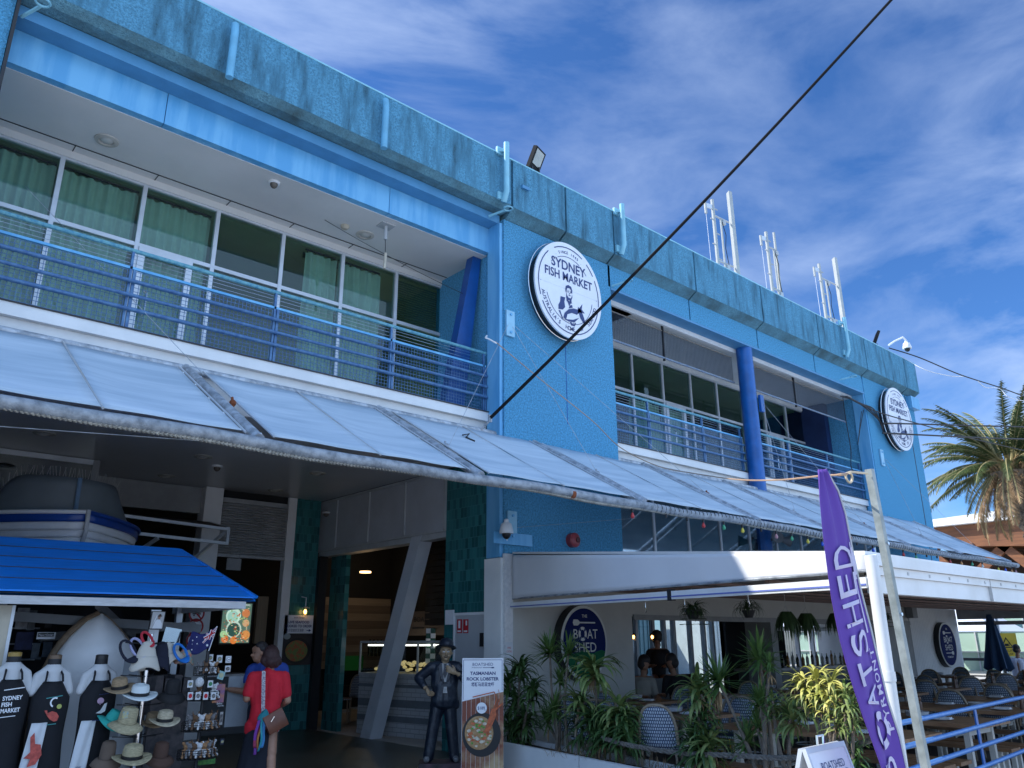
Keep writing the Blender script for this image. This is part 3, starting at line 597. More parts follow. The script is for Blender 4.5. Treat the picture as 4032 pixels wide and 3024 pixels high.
for (x, y, z), s in [((8.15, 9.26, 6.72), 'upper light blue steel plate bolted on the main tower with wires'), ((8.17, 9.26, 3.33), 'lower light blue steel plate bolted on the main tower above the dome camera'), ((21.9, 9.26, 6.4), 'light blue steel plate bolted on the far tower with cables')]:
    T = thing('wall_plate', s, 'steel plate', (x, y, z-.25)); MB().box((x-.09, y-.035, z-.23), (x+.09, y+.0, z+.23)).ob('plate', M('plate_paint', (.30, .58, .75), r=.4), T)
    for dz in (.16, -.16): MB().lathe([(.022, 0), (.022, .03)], (0, 0, 0)).v and MB().tube([(x, y-.06, z+dz), (x, y-.03, z+dz)], .022, 6).ob('bolt', m_bsm, T)
# shackles where wires meet rafters
for i, (x, y, z) in enumerate([(5.96, 8.0, 3.99), (3.15, 8.1, 4.05), (8.95, 8.1, 4.04), (11.8, 8.08, 4.03), (14.5, 7.95, 3.95), (17.56, 7.98, 3.97), (20.3, 7.88, 3.93), (24.0, 8.0, 3.99)]):
    w = ['beside the second open gap of fabric', 'in the first open gap of fabric at left', 'in front of the main tower', 'right of the main tower', 'above the glass strip', 'behind the feather flag tip', 'right of the feather flag', 'at the far right corner'][i]
    q = MB(); q.tube([(x, y, z), (x, y+.05, z+.12)], .016, 6); q.ball((x, y+.02, z+.05), .04, 8, 5); q.ob('shackle', m_rust if i % 2 else m_galv, lab='wire shackle on awning rafter '+w, cat='shackle', group='shackles on the awning')
# black overhead cable and other cables
p1_ = at(3509, 0, Y=4.2); e_ = at(1932, 1652, Y=9.24); d_ = (p1_-e_)
wire(e_, e_+d_*1.5, 'thick black overhead cable running from tower up across the sky', r=.027, sag=0, name='overhead_cable', mat=M('cable_black', (.006, .006, .007), r=.8, spec=.2), cat='cable', k=10, pts=[e_+d_*t+Vector((0, 0, -.10*sin(min(1, t)*pi)+.25*(max(0, .12-t)))) for t in [i/24*1.5 for i in range(25)]])
q = MB(); q.tube([tuple(e_+Vector((-.12, .2, -.22))), tuple(e_+Vector((-.02, .02, -.03))), tuple(e_)], .018, 6); q.box(tuple(e_+Vector((-.03, .0, -.04))), tuple(e_+Vector((.03, .03, .08)))); q.ob('cable_bracket', m_galv, lab='small bracket holding the black overhead cable on the tower corner', cat='bracket')
hk = [at(1917, 1322, Y=9.2), at(1912, 1330, Y=9.1), at(1925, 1335, Y=9.15), at(1955, 1352, Y=9.15)]
cab = [at(1950, 1345, Y=9.15), at(2130, 1495, Y=9.0), at(2330, 1655, Y=8.6), at(2440, 1760, Y=8.0), at(2590, 1835, Y=7.2), at(2740, 1865, Y=6.2), at(2900, 1888, Y=4.8), at(3060, 1890, Y=3.8), at(3220, 1875, Y=3.1), at(3300, 1870, Y=2.75)]
def smooth_path(ps, n=6):
    o = []
    for i in range(len(ps)-1):
        p0 = ps[max(i-1, 0)]; p1 = ps[i]; p2 = ps[i+1]; p3 = ps[min(i+2, len(ps)-1)]
        for k in range(n):
            t = k/n; o.append(.5*((2*p1)+(p2-p0)*t+(2*p0-5*p1+4*p2-p3)*t*t+(3*p1-p0-3*p2+p3)*t**3))
    return o+[ps[-1]]
wire(0, 0, '', pts=smooth_path(cab[:5]), r=.009, name='service_cable', mat=m_blk, cat='cable') .__setitem__('label', 'thin black service cable sagging from the tower hook towards the steel pole') if False else None
MB().tube(smooth_path(cab), .008, 6).ob('service_cable', M('tan_cable', (.45, .30, .20), r=.5), lab='thin sagging service cable from the white tower hook to the steel pole', cat='cable', smooth=True)
MB().tube(smooth_path(hk), .014, 6).ob('cable_hook', m_whp, lab='white hooked conduit on the left edge of the main tower', cat='conduit', smooth=True)
def cab_(name, lab, pts, r, mat=m_blk): MB().tube(smooth_path(pts), r, 6).ob(name, mat, lab=lab, cat='cable', smooth=True)
cab_('power_cable', 'upper thick black power cable leaving the far tower to the right', [at(3475, 1666, Y=9.1), at(3620, 1670, Y=8.6), at(3800, 1675, Y=8), at(4080, 1682, Y=7)], .022)
cab_('power_cable', 'lower thick black power cable leaving the far tower to the right', [at(3475, 1705, Y=9.1), at(3700, 1716, Y=8.5), at(3900, 1725, Y=8), at(4080, 1730, Y=7.5)], .024)
cab_('power_cable', 'slanting black cable from far balcony past the round sign to the palm', [at(3330, 1560, Y=9.2), at(3450, 1620, Y=9), at(3640, 1675, Y=8.8), at(3800, 1720, Y=8.6), at(4080, 1785, Y=8.2)], .016)
cab_('roof_cable', 'twisted black cable hanging from the roof camera to the right edge', [at(3500, 1370, Y=9.0), at(3620, 1408, Y=8.4), at(3780, 1475, Y=7.8), at(3950, 1530, Y=7.2), at(4080, 1580, Y=6.8)], .017)
cab_('roof_cable', 'white cable hanging from the roof corner over the palm', [at(3550, 1405, Y=9.0), at(3640, 1455, Y=8.4), at(3740, 1480, Y=8.0), at(3800, 1482, Y=7.9)], .012, m_whp)
cab_('roof_cable', 'white cable loop below the twisted black cable at right', [at(3850, 1500, Y=7.5), at(3880, 1525, Y=7.45), at(3935, 1530, Y=7.4), at(3975, 1565, Y=7.2), at(4080, 1588, Y=7)], .012, m_whp)
for i in range(4):
    cab_('cable_bundle', 'black bundled cables draping from far balcony ceiling to the far tower', [at(3310+i*8, 1560, Y=9.4), at(3370+i*7, 1580+i*3, Y=9.25), at(3430+i*5, 1625-i*3, Y=9.2), at(3478, 1672+i*10, Y=9.15)], .016)
    COL.objects[-1]['group'] = 'draped black cable bundle'
cab_('hanging_cable', 'loose black cable loop hanging beside the far tower edge', [at(3400, 1615, Y=9.3), at(3388, 1680, Y=9.3), at(3378, 1750, Y=9.3), at(3392, 1620, Y=9.3)], .010)
cab_('hanging_cable', 'crooked black cable dangling in the far balcony opening', [at(3318, 1560, Y=9.6), at(3330, 1650, Y=9.6), at(3350, 1770, Y=9.6), at(3352, 1840, Y=9.6), at(3378, 1870, Y=9.6)], .012)
# ---------------------------------------------------------------- round market signs
def round_sign(cx, cz, rx, rz, lab):
    y = 9.02
    T = thing('round_sign', lab, 'sign', (cx, y+.2, cz-rz), group='round market signs')
    def cyl(a, b, ex, mat, nm):
        q = MB(); q.prism([(cx+(rx+ex)*cos(2*pi*i/64), a, cz+(rz+ex)*sin(2*pi*i/64)) for i in range(64)], (0, b-a, 0)); return q.ob(nm, mat, T)
    cyl(y, y+.03, 0, m_swht, 'face_panel'); cyl(y+.031, y+.10, -.03, M('box_dark', (.03, .04, .05), r=.2), 'light_box'); cyl(y+.101, y+.235, -.06, m_blk, 'light_box')
    MB().tube([(cx-.04+(rx)*cos(2*pi*i/48), y+.12, cz+(rz)*sin(2*pi*i/48)) for i in range(49)], .011, 6).ob('rim', m_steel, T)
    f = FR((cx, y, cz), (1, 0, 0), (0, 0, 1)); a = MB(); k = rx/.87
    for a0, a1 in ((-152, -15), (-8, 28), (34, 52), (62, 118), (132, 200)): f.arc(a, 0, 0, rx*.90, rz*.90, .018*k, a0, a1)
    for a0, a1 in ((198, 268), (280, 350), (62, 118), (128, 138), (40, 50)): f.arc(a, 0, 0, rx*.70, rz*.70, .010*k, a0, a1)
    a.ob('ring_lettering', m_navy, T)
    a = MB(); s = rx/.87
    arctext(a, f, '. SINCE 1945 .', 0, 0, rx*.79, rz*.79, .055*s, 122, 58, bold=.01)
    arctext(a, f, '.  AUSTRALIA\'S  HOME  OF  SEAFOOD  .', 0, 0, rx*.80, rz*.80, .075*s, 178, 362, flip=True, bold=.01)
    text(a, f, 'SYDNEY', 0, .475*s, .185*s, .90*s, bold=.018); text(a, f, 'FISH MARKET', 0, .245*s, .165*s, 1.24*s, bold=.018)
    a.ob('lettering', m_navy, T)
    def P(mb, pts, d=.004): f.poly(mb, [(x*s*.90, (y_*.84-.02)*s) for x, y_ in pts], d)
    a = MB()   # fisherman emblem holding a fish, line art
    P(a, [(-.12, .02), (-.10, .10), (-.03, .14), (.05, .12), (.08, .04), (.075, -.04), (.05, -.02), (.045, .04), (.0, .07), (-.06, .06), (-.085, .0), (-.09, -.06), (-.11, -.05)])          # hair
    P(a, [(-.065, -.005), (-.02, -.0), (-.02, -.012), (-.065, -.02)]); P(a, [(.01, -.0), (.05, -.01), (.05, -.025), (.01, -.013)])                       # brows
    P(a, [(-.058, -.028), (-.028, -.028), (-.028, -.04), (-.055, -.042)]); P(a, [(.014, -.03), (.04, -.032), (.038, -.044), (.014, -.042)])               # eyes
    P(a, [(-.008, -.04), (.012, -.075), (-.012, -.078)]); P(a, [(-.04, -.10), (.0, -.093), (.035, -.105), (.0, -.118)])                                  # nose, mouth
    P(a, [(-.09, -.05), (-.075, -.12), (-.03, -.165), (.03, -.165), (.06, -.12), (.072, -.06), (.078, -.13), (.05, -.20), (.05, -.28), (-.01, -.22), (-.09, -.25), (-.10, -.16)])
    P(a, [(-.26, -.20), (-.13, -.19), (-.16, -.30), (-.14, -.42), (-.21, -.50), (-.33, -.52), (-.33, -.42), (-.28, -.33)])                              # sleeve
    P(a, [(-.33, -.55), (-.28, -.62), (-.24, -.70), (-.20, -.72), (-.26, -.60), (-.28, -.54)])
    P(a, [(.24, -.30), (.33, -.36), (.40, -.50), (.44, -.62), (.40, -.66), (.30, -.56), (.26, -.46), (.22, -.46)])                                       # right arm
    P(a, [(-.10, -.24), (-.06, -.28), (-.02, -.36), (.03, -.28), (.07, -.27), (.02, -.24)])
    P(a, [(-.20, -.68), (-.16, -.56), (-.04, -.44), (.10, -.38), (.22, -.37), (.27, -.33), (.37, -.20), (.345, -.33), (.43, -.40), (.30, -.42), (.26, -.43), (.20, -.50), (.05, -.50), (-.08, -.57), (-.12, -.70)])   # fish back
    P(a, [(-.04, -.42), (.0, -.34), (.06, -.31), (.08, -.37)]); P(a, [(-.20, -.71), (-.04, -.73), (.12, -.70), (.26, -.56), (.18, -.60), (.08, -.655), (-.06, -.685)])
    P(a, [(-.02, -.74), (.02, -.80), (.12, -.80), (.16, -.72), (.13, -.70), (.10, -.77), (.08, -.71), (.05, -.77), (.03, -.72)])
    a.ob('emblem', m_navy, T)
    q = MB(); f.rect(q, -rx*.97, -.004, rx*.97, -.001, .002, .001); q.ob('panel_seam', m_alu, T)
    return T
round_sign(9.38, 7.63, .85, .93, 'large white round market sign with navy fisherman emblem on the main tower')
round_sign(22.95, 7.66, .85, .93, 'smaller-looking white round market sign on the far right tower')
# ---------------------------------------------------------------- roof antennas
m_ant = M('antenna_white', (.40, .42, .41), r=.5, v=.08, s=6)
def mast(x, y, zt, px_, sx_, panel, lab):
    T = thing('antenna_mast', lab, 'antenna', (x, y, 9.76), group='roof antenna masts')
    MB().tube([(x, y, 9.70), (x, y, zt)], .045, 12).ob('pole', m_ant, T, smooth=True)
    MB().tube([(x-sx_, y, zt-.52), (x-sx_, y, zt-.22)], .035, 10).ob('small_antenna', m_ant, T); MB().bar((x-sx_, y, zt-.28), (x, y, zt-.22), .03, .12).ob('bracket', m_alu, T)
    st = MB()
    for i in range(7): z = zt-.25-i*.36; st.bar((x-.17 if i % 2 else x, y-.02, z), (x if i % 2 else x+.17, y-.02, z), .022)
    st.ob('climbing_peg', m_ant, T)
    MB().tube([(x+.32, y, 9.70), (x+.32, y, zt-.42)], .028, 8).ob('side_pole', m_ant, T)
    for z in (zt-.45, 10.75): MB().bar((x, y, z), (x+px_-.05, y, z+.04), .035).box((x+.34, y-.06, z-.14), (x+.46, y+.03, z-.02)).ob('bracket', m_aludk, T)
    MB().tube([(x+.33, y-.03, zt-.55), (x+.42, y-.05, zt-.9), (x+.36, y-.04, zt-1.3), (x+.45, y-.05, 10.6)], .010, 5).ob('cable', m_blk, T)
    MB().tube([(x-sx_, y, zt-.52), (x-sx_+.04, y, 9.75)], .006, 5).ob('cable', m_whp, T)
    if panel: MB().prism([(x+px_-.06, y-.10, 9.85), (x+px_+.06, y-.12, 9.85), (x+px_+.11, y-.02, 9.85), (x+px_+.02, y+.03, 9.85)], (0, 0, zt+.50-9.85)).ob('panel_antenna', m_ant, T)
    else: MB().tube([(x+px_, y, 9.70), (x+px_, y, zt+.14)], .035, 10).ob('whip_antenna', m_ant, T)
mast(15.83, 10.0, 12.49, .74, .33, True, 'left roof antenna mast with tall white panel')
mast(18.38, 10.0, 12.47, .44, .31, False, 'middle roof antenna mast with slim twin tubes')
mast(21.32, 10.0, 12.45, .97, .35, True, 'right roof antenna mast with white panel')
# floodlights
def flood(x, y, z, k, lab, rot):
    T = thing('floodlight', lab, 'floodlight', (x, y, z), 0)
    X = Matrix.Translation((x, y, z+.46)) @ Matrix.Rotation(rot, 4, 'Z') @ Matrix.Rotation(radians(24), 4, 'X')
    q = MB(); q.X = X; q.box((-.20*k, -.03, -.25*k), (.20*k, .05, .25*k)); q.ob('housing', M('flood_black', (.02, .02, .022), r=.8, spec=.15), T)
    q = MB(); q.X = X; q.box((-.15*k, -.036, -.12*k), (.15*k, -.031, .21*k)); q.ob('lens', M('flood_lens', (.42, .42, .38), r=.25), T)
    q = MB(); q.bar((x-.1*k, y+.02, z), (x-.1*k, y+.02, z+.36), .025); q.bar((x+.1*k, y+.02, z), (x+.1*k, y+.02, z+.36), .025); q.box((x-.16*k, y, z-.02), (x-.05*k, y+.05, z+.04)); q.ob('bracket', m_blk, T)
flood(8.88, 9.3, 9.80, .88, 'black floodlight on the roof edge above the main tower', radians(18))
flood(23.1, 9.4, 9.80, .95, 'black floodlight on the roof edge above the far tower', radians(35))
# dome cameras
def domecam(x, y, z, k, lab, arm):
    T = thing('security_camera', lab, 'security camera', (x, y, z-.2*k))
    MB().lathe([(.02*k, .24*k), (.045*k, .22*k), (.05*k, .17*k), (.10*k, .14*k), (.125*k, .05*k), (.14*k, -.02*k), (.135*k, -.05*k)], (x, y, z), 20).ob('housing', m_whp, T, smooth=True)
    MB().ball((x, y, z-.05*k), (.09*k, .09*k, .11*k), 14, 8).ob('dome', m_blk, T, smooth=True)
    if arm: q = MB(); q.tube([(x+a, y+b, z+c) for a, b, c in arm], .03*k, 8); q.ob('arm', m_whp, T)
domecam(7.93, 9.10, 3.22, .78, 'white dome security camera on the lower left corner of the main tower', [(.02, .1, .1), (.12, .14, -.12), (.14, .16, -.14)])
MB().box((7.78, 9.22, 3.04), (8.58, 9.245, 3.22)).ob('camera_plate', m_bsm, lab='light blue steel plate behind the white dome camera', cat='steel plate')
domecam(24.6, 9.1, 10.3, .95, 'white dome camera on a bent arm over the far roof corner', [(-.75, .25, -.05), (-.5, .15, .12), (-.2, 0, .28), (0, 0, .24)])
q = MB(); q.tube([(9.5, 9.27, 3.21), (9.5, 9.17, 3.21)], .12, 20); q.ball((9.5, 9.17, 3.21), (.115, .03, .115), 16, 6)
T = thing('alarm_bell', 'faded red round alarm bell on the blue main tower', 'alarm bell', (9.5, 9.2, 3.1)); q.ob('bell', M('faded_red', (.36, .05, .06), r=.35, v=.1), T, smooth=True)
MB().tube([(9.53, 9.135, 3.21), (9.53, 9.125, 3.21)], .045, 14).ob('bell_badge', M('dark_red', (.10, .01, .012), r=.5), T)
# balcony ceiling fittings
def downlight(x, y, z, k, lab, g, dark=False):
    T = thing('downlight', lab, 'ceiling light', (x, y, z-.03), group=g)
    MB().lathe([(.155*k, 0), (.15*k, -.012), (.10*k, -.02), (.085*k, .005)], (x, y, z), 24).ob('trim', M('downlight_trim', (.50, .48, .43), r=.5) if not dark else M('downlight_trim_dark', (.30, .29, .26), r=.5), T, smooth=True)
    MB().ball((x, y, z-.004), (.08*k, .08*k, .02*k), 14, 6).ob('lamp', M('lamp_glass_off', (.55, .55, .52), r=.1), T, smooth=True)
downlight(1.95, 10.47, 8.118, 1, 'round recessed ceiling light at the left of the balcony ceiling', 'recessed ceiling lights')
downlight(5.98, 10.45, 8.118, 1, 'round recessed ceiling light near the hanging conduit', 'recessed ceiling lights')
for i, (px, py, n) in enumerate([(175, 1706, 'far left'), (800, 1797, 'above the boat'), (655, 1873, 'nearest the boat canopy'), (1250, 1863, 'before the bulkhead'), (1085, 1930, 'above the shutter')]):
    p = at(px, py, Z=4.45); downlight(p.x, p.y, 4.449, .95, 'dim recessed light in the dark lower ceiling, '+n, 'lower ceiling lights', True)
T = thing('smoke_detector', 'small cream detector on the balcony ceiling', 'detector', (5.57, 10.4, 8.06)); MB().lathe([(.07, 0), (.07, -.03), (.045, -.06), (.02, -.065)], (5.57, 10.4, 8.118), 14).ob('body', M('cream_plastic', (.50, .45, .35), r=.5), T)
for (x, y, z, lab) in [(4.12, 9.95, 8.118, 'small dome camera on the balcony ceiling'), (4.9, 13.0, 4.45, 'small dome detector on the dark lower ceiling'), (8.0, 14.9, 4.2, 'small white camera at top of the teal tiled column')]:
    T = thing('dome_camera', lab, 'security camera', (x, y, z-.1)); MB().lathe([(.085, 0), (.085, -.02), (.065, -.03)], (x, y, z), 18).ob('base', m_whp, T); MB().ball((x, y, z-.03), (.058, .058, .07), 12, 8).ob('dome', M('smoked_dome', (.12, .10, .08), r=.15), T, smooth=True)
T = thing('hanging_conduit', 'grey conduit with hanging cable end below the balcony ceiling', 'conduit', (6.07, 9.95, 7.4))
MB().box((5.95, 9.85, 8.10), (6.19, 10.05, 8.118)).ob('base_plate', m_aludk, T); MB().tube([(6.07, 9.95, 8.1), (6.07, 9.95, 7.86)], .028, 10).ob('conduit', m_aludk, T); MB().tube([(6.07, 9.95, 7.86), (6.09, 9.95, 7.55)], .006, 5).ob('cable', m_blk, T)
MB().tube([(6.09, 9.95, 7.62), (6.08, 9.95, 7.34)], .024, 8).ob('socket', M('cream_plastic'), T)
wire((5.2, 10.4, 8.09), (7.95, 9.9, 7.32), 'thin dark wire strung below the balcony ceiling to the raking strut', r=.005, sag=.05, mat=m_blk)
# loudspeakers and small things on the glass strip
for i, (px, py, n) in enumerate([(3045, 2122, 'left grey horn loudspeaker under the awning by the round column'), (3080, 2125, 'right grey horn loudspeaker under the awning by the round column')]):
    p = at(px, py, Y=9.1); T = thing('horn_speaker', n, 'loudspeaker', p, group='horn loudspeakers')
    q = MB(); q.tube([p+Vector((.1, .1, 0)), p+Vector((.02, -.02, 0)), p+Vector((-.09, -.16, .02))] if i == 0 else [p+Vector((-.1, .1, .03)), p, p+Vector((.14, -.1, -.03))], [.03, .05, .13], 14); q.ob('horn', M('speaker_grey', (.20, .21, .22), r=.5), T, smooth=True)
q = MB(); p = at(1830, 1720, Y=8.6)
q.tube([at(1822, 1713, Y=8.75), at(1848, 1708, Y=8.8), at(1835, 1722, Y=8.7), at(1870, 1737, Y=8.6)], .012, 6); q.ob('dropped_strap', m_blk, lab='short black strap lying on the awning fabric before the tower', cat='strap')
# ---------------------------------------------------------------- souvenir kiosk
def I_(a, b, Y): return at(a/1.476, 1900+b/1.476, Y=Y)
KY = 9.3
ev = I_(0, 650, KY); er = I_(1435, 690, KY); tip = I_(1485, 675, KY); rt = I_(1040, 405, 10.5)
K = thing('souvenir_kiosk', 'small souvenir kiosk with bright blue boarded roof and cream side panel', 'kiosk', (2.5, 10, 0))
m_roof = M('kiosk_roof_blue', (.006, .24, .84), r=.55, v=.10, s=5, stretch=(.5, 4, 4), b=.12, bs=30)
zt = rt.z; xr = rt.x
for i in range(5):
    t0 = i/5+.008; t1 = (i+1)/5; y0 = KY+(10.5-KY)*t0; y1 = KY+(10.5-KY)*t1; z0 = ev.z+.03+(zt-ev.z)*t0; z1 = ev.z+.03+(zt-ev.z)*t1; x0 = tip.x+(xr-tip.x)*t0; x1 = tip.x+(xr-tip.x)*t1
    MB().prism([(-2.2, y0, z0), (x0, y0, z0), (x1, y1, z1), (-2.2, y1, z1)], (0, 0, .018)).ob('roof_board', m_roof, K)
MB().prism([(-2.2, KY+.02, ev.z+.02), (tip.x-.02, KY+.02, ev.z+.02), (xr, 10.5, zt+.02), (-2.2, 10.5, zt+.02)], (0, 0, .004)).ob('roof_underlay', m_blk, K)
for i in range(1, 5):
    t = i/5; MB().bar((-2.2, KY+1.2*t, ev.z+.053+(zt-ev.z)*t), (tip.x+(xr-tip.x)*t, KY+1.2*t, ev.z+.053+(zt-ev.z)*t), .016, .006).ob('board_gap', m_blk, K)
MB().prism([(tip.x, KY, ev.z), (tip.x, 11.7, ev.z), (xr, 10.5, zt)], (0, 0, .02)).ob('roof_hip', m_roof, K)
MB().prism([(-2.2, 10.5, zt), (xr, 10.5, zt), (tip.x, 11.7, ev.z), (-2.2, 11.7, ev.z)], (0, 0, .02)).ob('roof_back', m_roof, K)
MB().bar((tip.x+.01, KY, ev.z+.05), (xr+.01, 10.5, zt+.03), .05, .03).ob('hip_trim', m_roof, K)
MB().box((-2.2, KY+.02, ev.z-.085), (er.x, KY+.06, ev.z-.004)).ob('eave_fascia', M('weathered_white', (.62, .63, .64), r=.6, v=.12, s=6, stretch=(1, 5, 5)), K)
MB().box((er.x-.04, KY+.06, ev.z-.085), (er.x, 11.65, ev.z-.004)).ob('eave_fascia', M('weathered_white'), K)
p = I_(70, 720, 9.6); MB().box((-2.2, 9.58, 0), (p.x, 9.64, ev.z-.09)).ob('side_panel', M('cream_panel', (.52, .47, .37), r=.6), K)
MB().box((p.x, 9.57, 0), (p.x+.03, 9.65, ev.z-.09)).ob('corner_trim', m_alu, K)
MB().box((-2, 11.5, 0), (3.3, 11.55, ev.z)).ob('back_wall', m_dark, K)
q = MB()
for i in range(6): q.box((1.6, 11.40, .9+i*.18), (2.35, 11.47, .92+i*.18))
q.ob('slat_wall', M('slat_grey', (.40, .42, .43), r=.5), K)
q = MB(); q.bar((1.2, 10.2, 1.95), (3.9, 10.3, 1.80), .05, .10); q.bar((2.6, 10.0, 2.05), (3.3, 10.9, 1.7), .05, .08); q.bar((2.2, 10.6, 1.70), (4.0, 10.8, 1.85), .05, .09); q.ob('roof_beam', M('beam_grey', (.16, .17, .18), r=.6), K)
for x in (1.9, 3.98): MB().box((x-.04, 11.3, 0), (x+.04, 11.38, ev.z)).ob('post', m_alu, K)
# upright white dinghy used as display board
D = thing('display_dinghy', 'white upright dinghy with timber rim standing in the kiosk behind mannequins', 'boat', (2.7, 10, 0))
Yd = 10.1
ol = [I_(a, b, Yd) for a, b in [(590, 765), (640, 800), (715, 880), (760, 950), (795, 1050), (815, 1150), (820, 1300), (820, 1500), (815, 1700)]]
ll = [I_(a, b, Yd) for a, b in [(590, 765), (500, 810), (400, 900), (335, 985), (285, 1080), (245, 1180), (210, 1320), (180, 1500), (170, 1700)]]
def ds(u, v):
    k = v*8; i = min(7, int(k)); t = k-i; l = ll[i].lerp(ll[i+1], t); r = ol[i].lerp(ol[i+1], t); q = l.lerp(r, u); q.y -= .28*sin(pi*u)*min(1, v*2.5+.05); return q
MB().grid(ds, 14, 24).ob('hull', M('dinghy_white', (.80, .81, .82), r=.35, v=.05, s=2), D, smooth=True, thick=.02)
MB().tube(smooth_path([Vector(v)+Vector((-.02, .02, 0)) for v in ll]), .045, 8).ob('timber_rim', M('old_timber', (.20, .14, .09), r=.6, s=8, v=.3), D, smooth=True)
MB().tube(smooth_path([Vector(v)+Vector((.01, .0, 0)) for v in ol]), .012, 6).ob('rub_rail', M('old_timber'), D, smooth=True)
# mannequins with aprons
m_shirt = M('tshirt_white', (.62, .63, .64), r=.9, v=.06, s=5)
m_apr = M('apron_black', (.009, .010, .014), r=.85, v=.2)
m_bust = M('bust_black', (.015, .016, .02), r=.6)
def mannequin(a, b, lab, kind):
    n = I_(a, b, 9.35); x, y, h = n.x, n.y, n.z-.04
    T = thing('mannequin', lab, 'mannequin', (x, y, 0), group='apron mannequins in front of the kiosk')
    s = 1.0
    MB().lathe([(.070, -.13), (.066, -.10), (.062, -.05), (.060, 0)], (x, y, h), 16).ob('neck', m_bust, T, smooth=True)
    MB().lathe([(.060, 0), (.060, .035), (.045, .042)], (x, y, h), 16).ob('neck_cap', M('wood_cap_%d' % kind, ((.35, .22, .05), (.16, .10, .06), (.02, .02, .02))[kind], r=.4), T, smooth=True)
    k = h
    o = clay('tshirt', [((0, 0, k-.115), .090), ((-.07, 0, k-.12), .048, (.07, 0, k-.12), .048), ((-.10, 0, k-.15), .052, (.10, 0, k-.15), .052), ((0, 0, k-.19), .095, (0, 0, k-.36), .125), ((0, 0, k-.36), .12, (0, 0, k-.54), .10), ((0, 0, k-.54), .10, (0, 0, k-.74), .135), ((-.125, 0, k-.16), .048, (-.165, -.01, k-.31), .045), ((.125, 0, k-.16), .048, (.165, -.01, k-.31), .045)], m_shirt, T, .014, 3)
    def ap(u, v):
        zz = h-.21-v*.99; w = .080+.080*min(1, v/.15)**.9 if v < .15 else .160+.008*sin(v*9)+.012*v; a_ = (u-.5)*2; d = .135+.02*min(1, v*4)
        return (x+w*a_, y-d*(1-.55*a_*a_), zz)
    MB().grid(ap, 14, 20).ob('apron', m_apr, T, smooth=True, thick=.006)
    q = MB(); q.tube([(x-.078, y-.115, h-.215), (x-.070, y-.10, h-.15), (x-.055, y-.03, h-.10)], .010, 6); q.tube([(x+.078, y-.115, h-.215), (x+.070, y-.10, h-.15), (x+.055, y-.03, h-.10)], .010, 6); q.ob('apron_strap', m_apr, T)
    MB().tube([(x, y, 0.02), (x, y, h-.7)], .018, 8).ob('stand_pole', m_steel, T); MB().lathe([(.16, 0), (.16, .015), (.03, .03)], (x, y, 0), 20).ob('stand_base', m_steel, T)
    f = FR((x, y-.17, h-.42), (1, 0, 0), (0, 0, 1))
    if kind < 2 or True:
        def tw(u, v): return (x-(.22 if kind else .27)+(.135+.02*v)*u+.07*(0 if kind == 0 else 1)*(1-v), y-.175+.012*sin(u*9+v*3), h-.58-v*.62)
        MB().grid(tw, 8, 8).ob('tea_towel', M('towel_white', (.66, .68, .70), r=.9, v=.05), T, smooth=True, thick=.004)
    q = MB(); mred = M('print_red', (.50, .09, .07), r=.8, v=.25, s=30); mw = m_swht
    ft = FR((x-(.185 if kind == 0 else .12), y-.205, h-.88), (1, 0, 0), (0, 0, 1))
    if kind == 0:
        for i, t in enumerate(('SYDNEY', 'FISH', 'MARKET')): text(q, f, t, -.07, .045-.055*i, .036, (.165, .085, .16)[i], bold=.03, rot=.04, align=1)
        f.poly(q, [(-.07, .115), (.10, .135), (.10, .143), (-.07, .123)]); f.poly(q, [(-.07, -.125), (.06, -.115), (.06, -.108), (-.07, -.118)]); q.ob('apron_print', mw, T)
        q = MB()
        for i, t in enumerate(('DNEY', 'SH', 'RKET')): text(q, ft, t, -.17, .12-.115*i, .075, (.24, .10, .24)[i], bold=.03, align=1)
        ft.rect(q, -.16, -.24, .075, -.23); q.ob('towel_print', M('print_navy', (.05, .06, .14), r=.8), T)
    elif kind == 1:
        f.poly(q, [(-.03, -.075), (.01, -.06), (.05, -.075), (.075, -.11), (.065, -.15), (.035, -.155), (-.0, -.135), (-.03, -.10), (-.06, -.05), (-.035, -.05)]); q.ob('apron_print', mred, T)
        q = MB(); f.disc(q, .065, -.02, .022, k=14); q.ob('lemon_print', M('print_lemon', (.45, .48, .12)), T)
        q = MB(); f.arc(q, .02, .02, .035, .04, .014, 60, 250); q.ob('prawn_print', mw, T)
        q = MB(); f.poly(q, [(-.06, .055), (.08, .075), (.08, .083), (-.06, .063)]); f.poly(q, [(-.02, -.185), (.06, -.18), (.06, -.172), (-.02, -.177)]); q.ob('line_print', M('print_teal', (.05, .28, .28)), T)
        q = MB(); ft.poly(q, [(-.03, .18), (.0, .22), (.02, .12), (.07, .11), (.09, .02), (.05, -.06), (-.02, -.08), (.0, -.01), (-.06, .0), (-.01, .05)]); q.ob('towel_print', mred, T)
        q = MB()
        for i, t in enumerate(('SYDNEY', 'FISH', 'MARKET')): text(q, ft, t, -.07, -.14-.035*i, .02, (.10, .055, .10)[i], bold=.02, align=1)
        q.ob('towel_print', M('print_navy'), T); q = MB(); ft.rect(q, -.09, -.26, .08, -.245); q.ob('towel_stripe', M('print_teal'), T)
    else:
        f.disc(q, .0, .02, .032, .03, k=14); f.poly(q, [(-.012, 0), (.012, 0), (.0, -.02)]); q.ob('shell_print', M('print_pink', (.55, .36, .50)), T)
        q = MB(); f.poly(q, [(.04, -.01), (.065, .0), (.055, -.08), (.02, -.10), (-.03, -.095), (.01, -.07)]); q.ob('gull_print', m_shirt, T)
        q = MB(); f.poly(q, [(-.02, .075), (.07, .085), (.07, .09), (-.02, .08)]); f.rect(q, -.06, -.165, .08, -.158); q.ob('line_print', m_navy, T)
        q = MB()
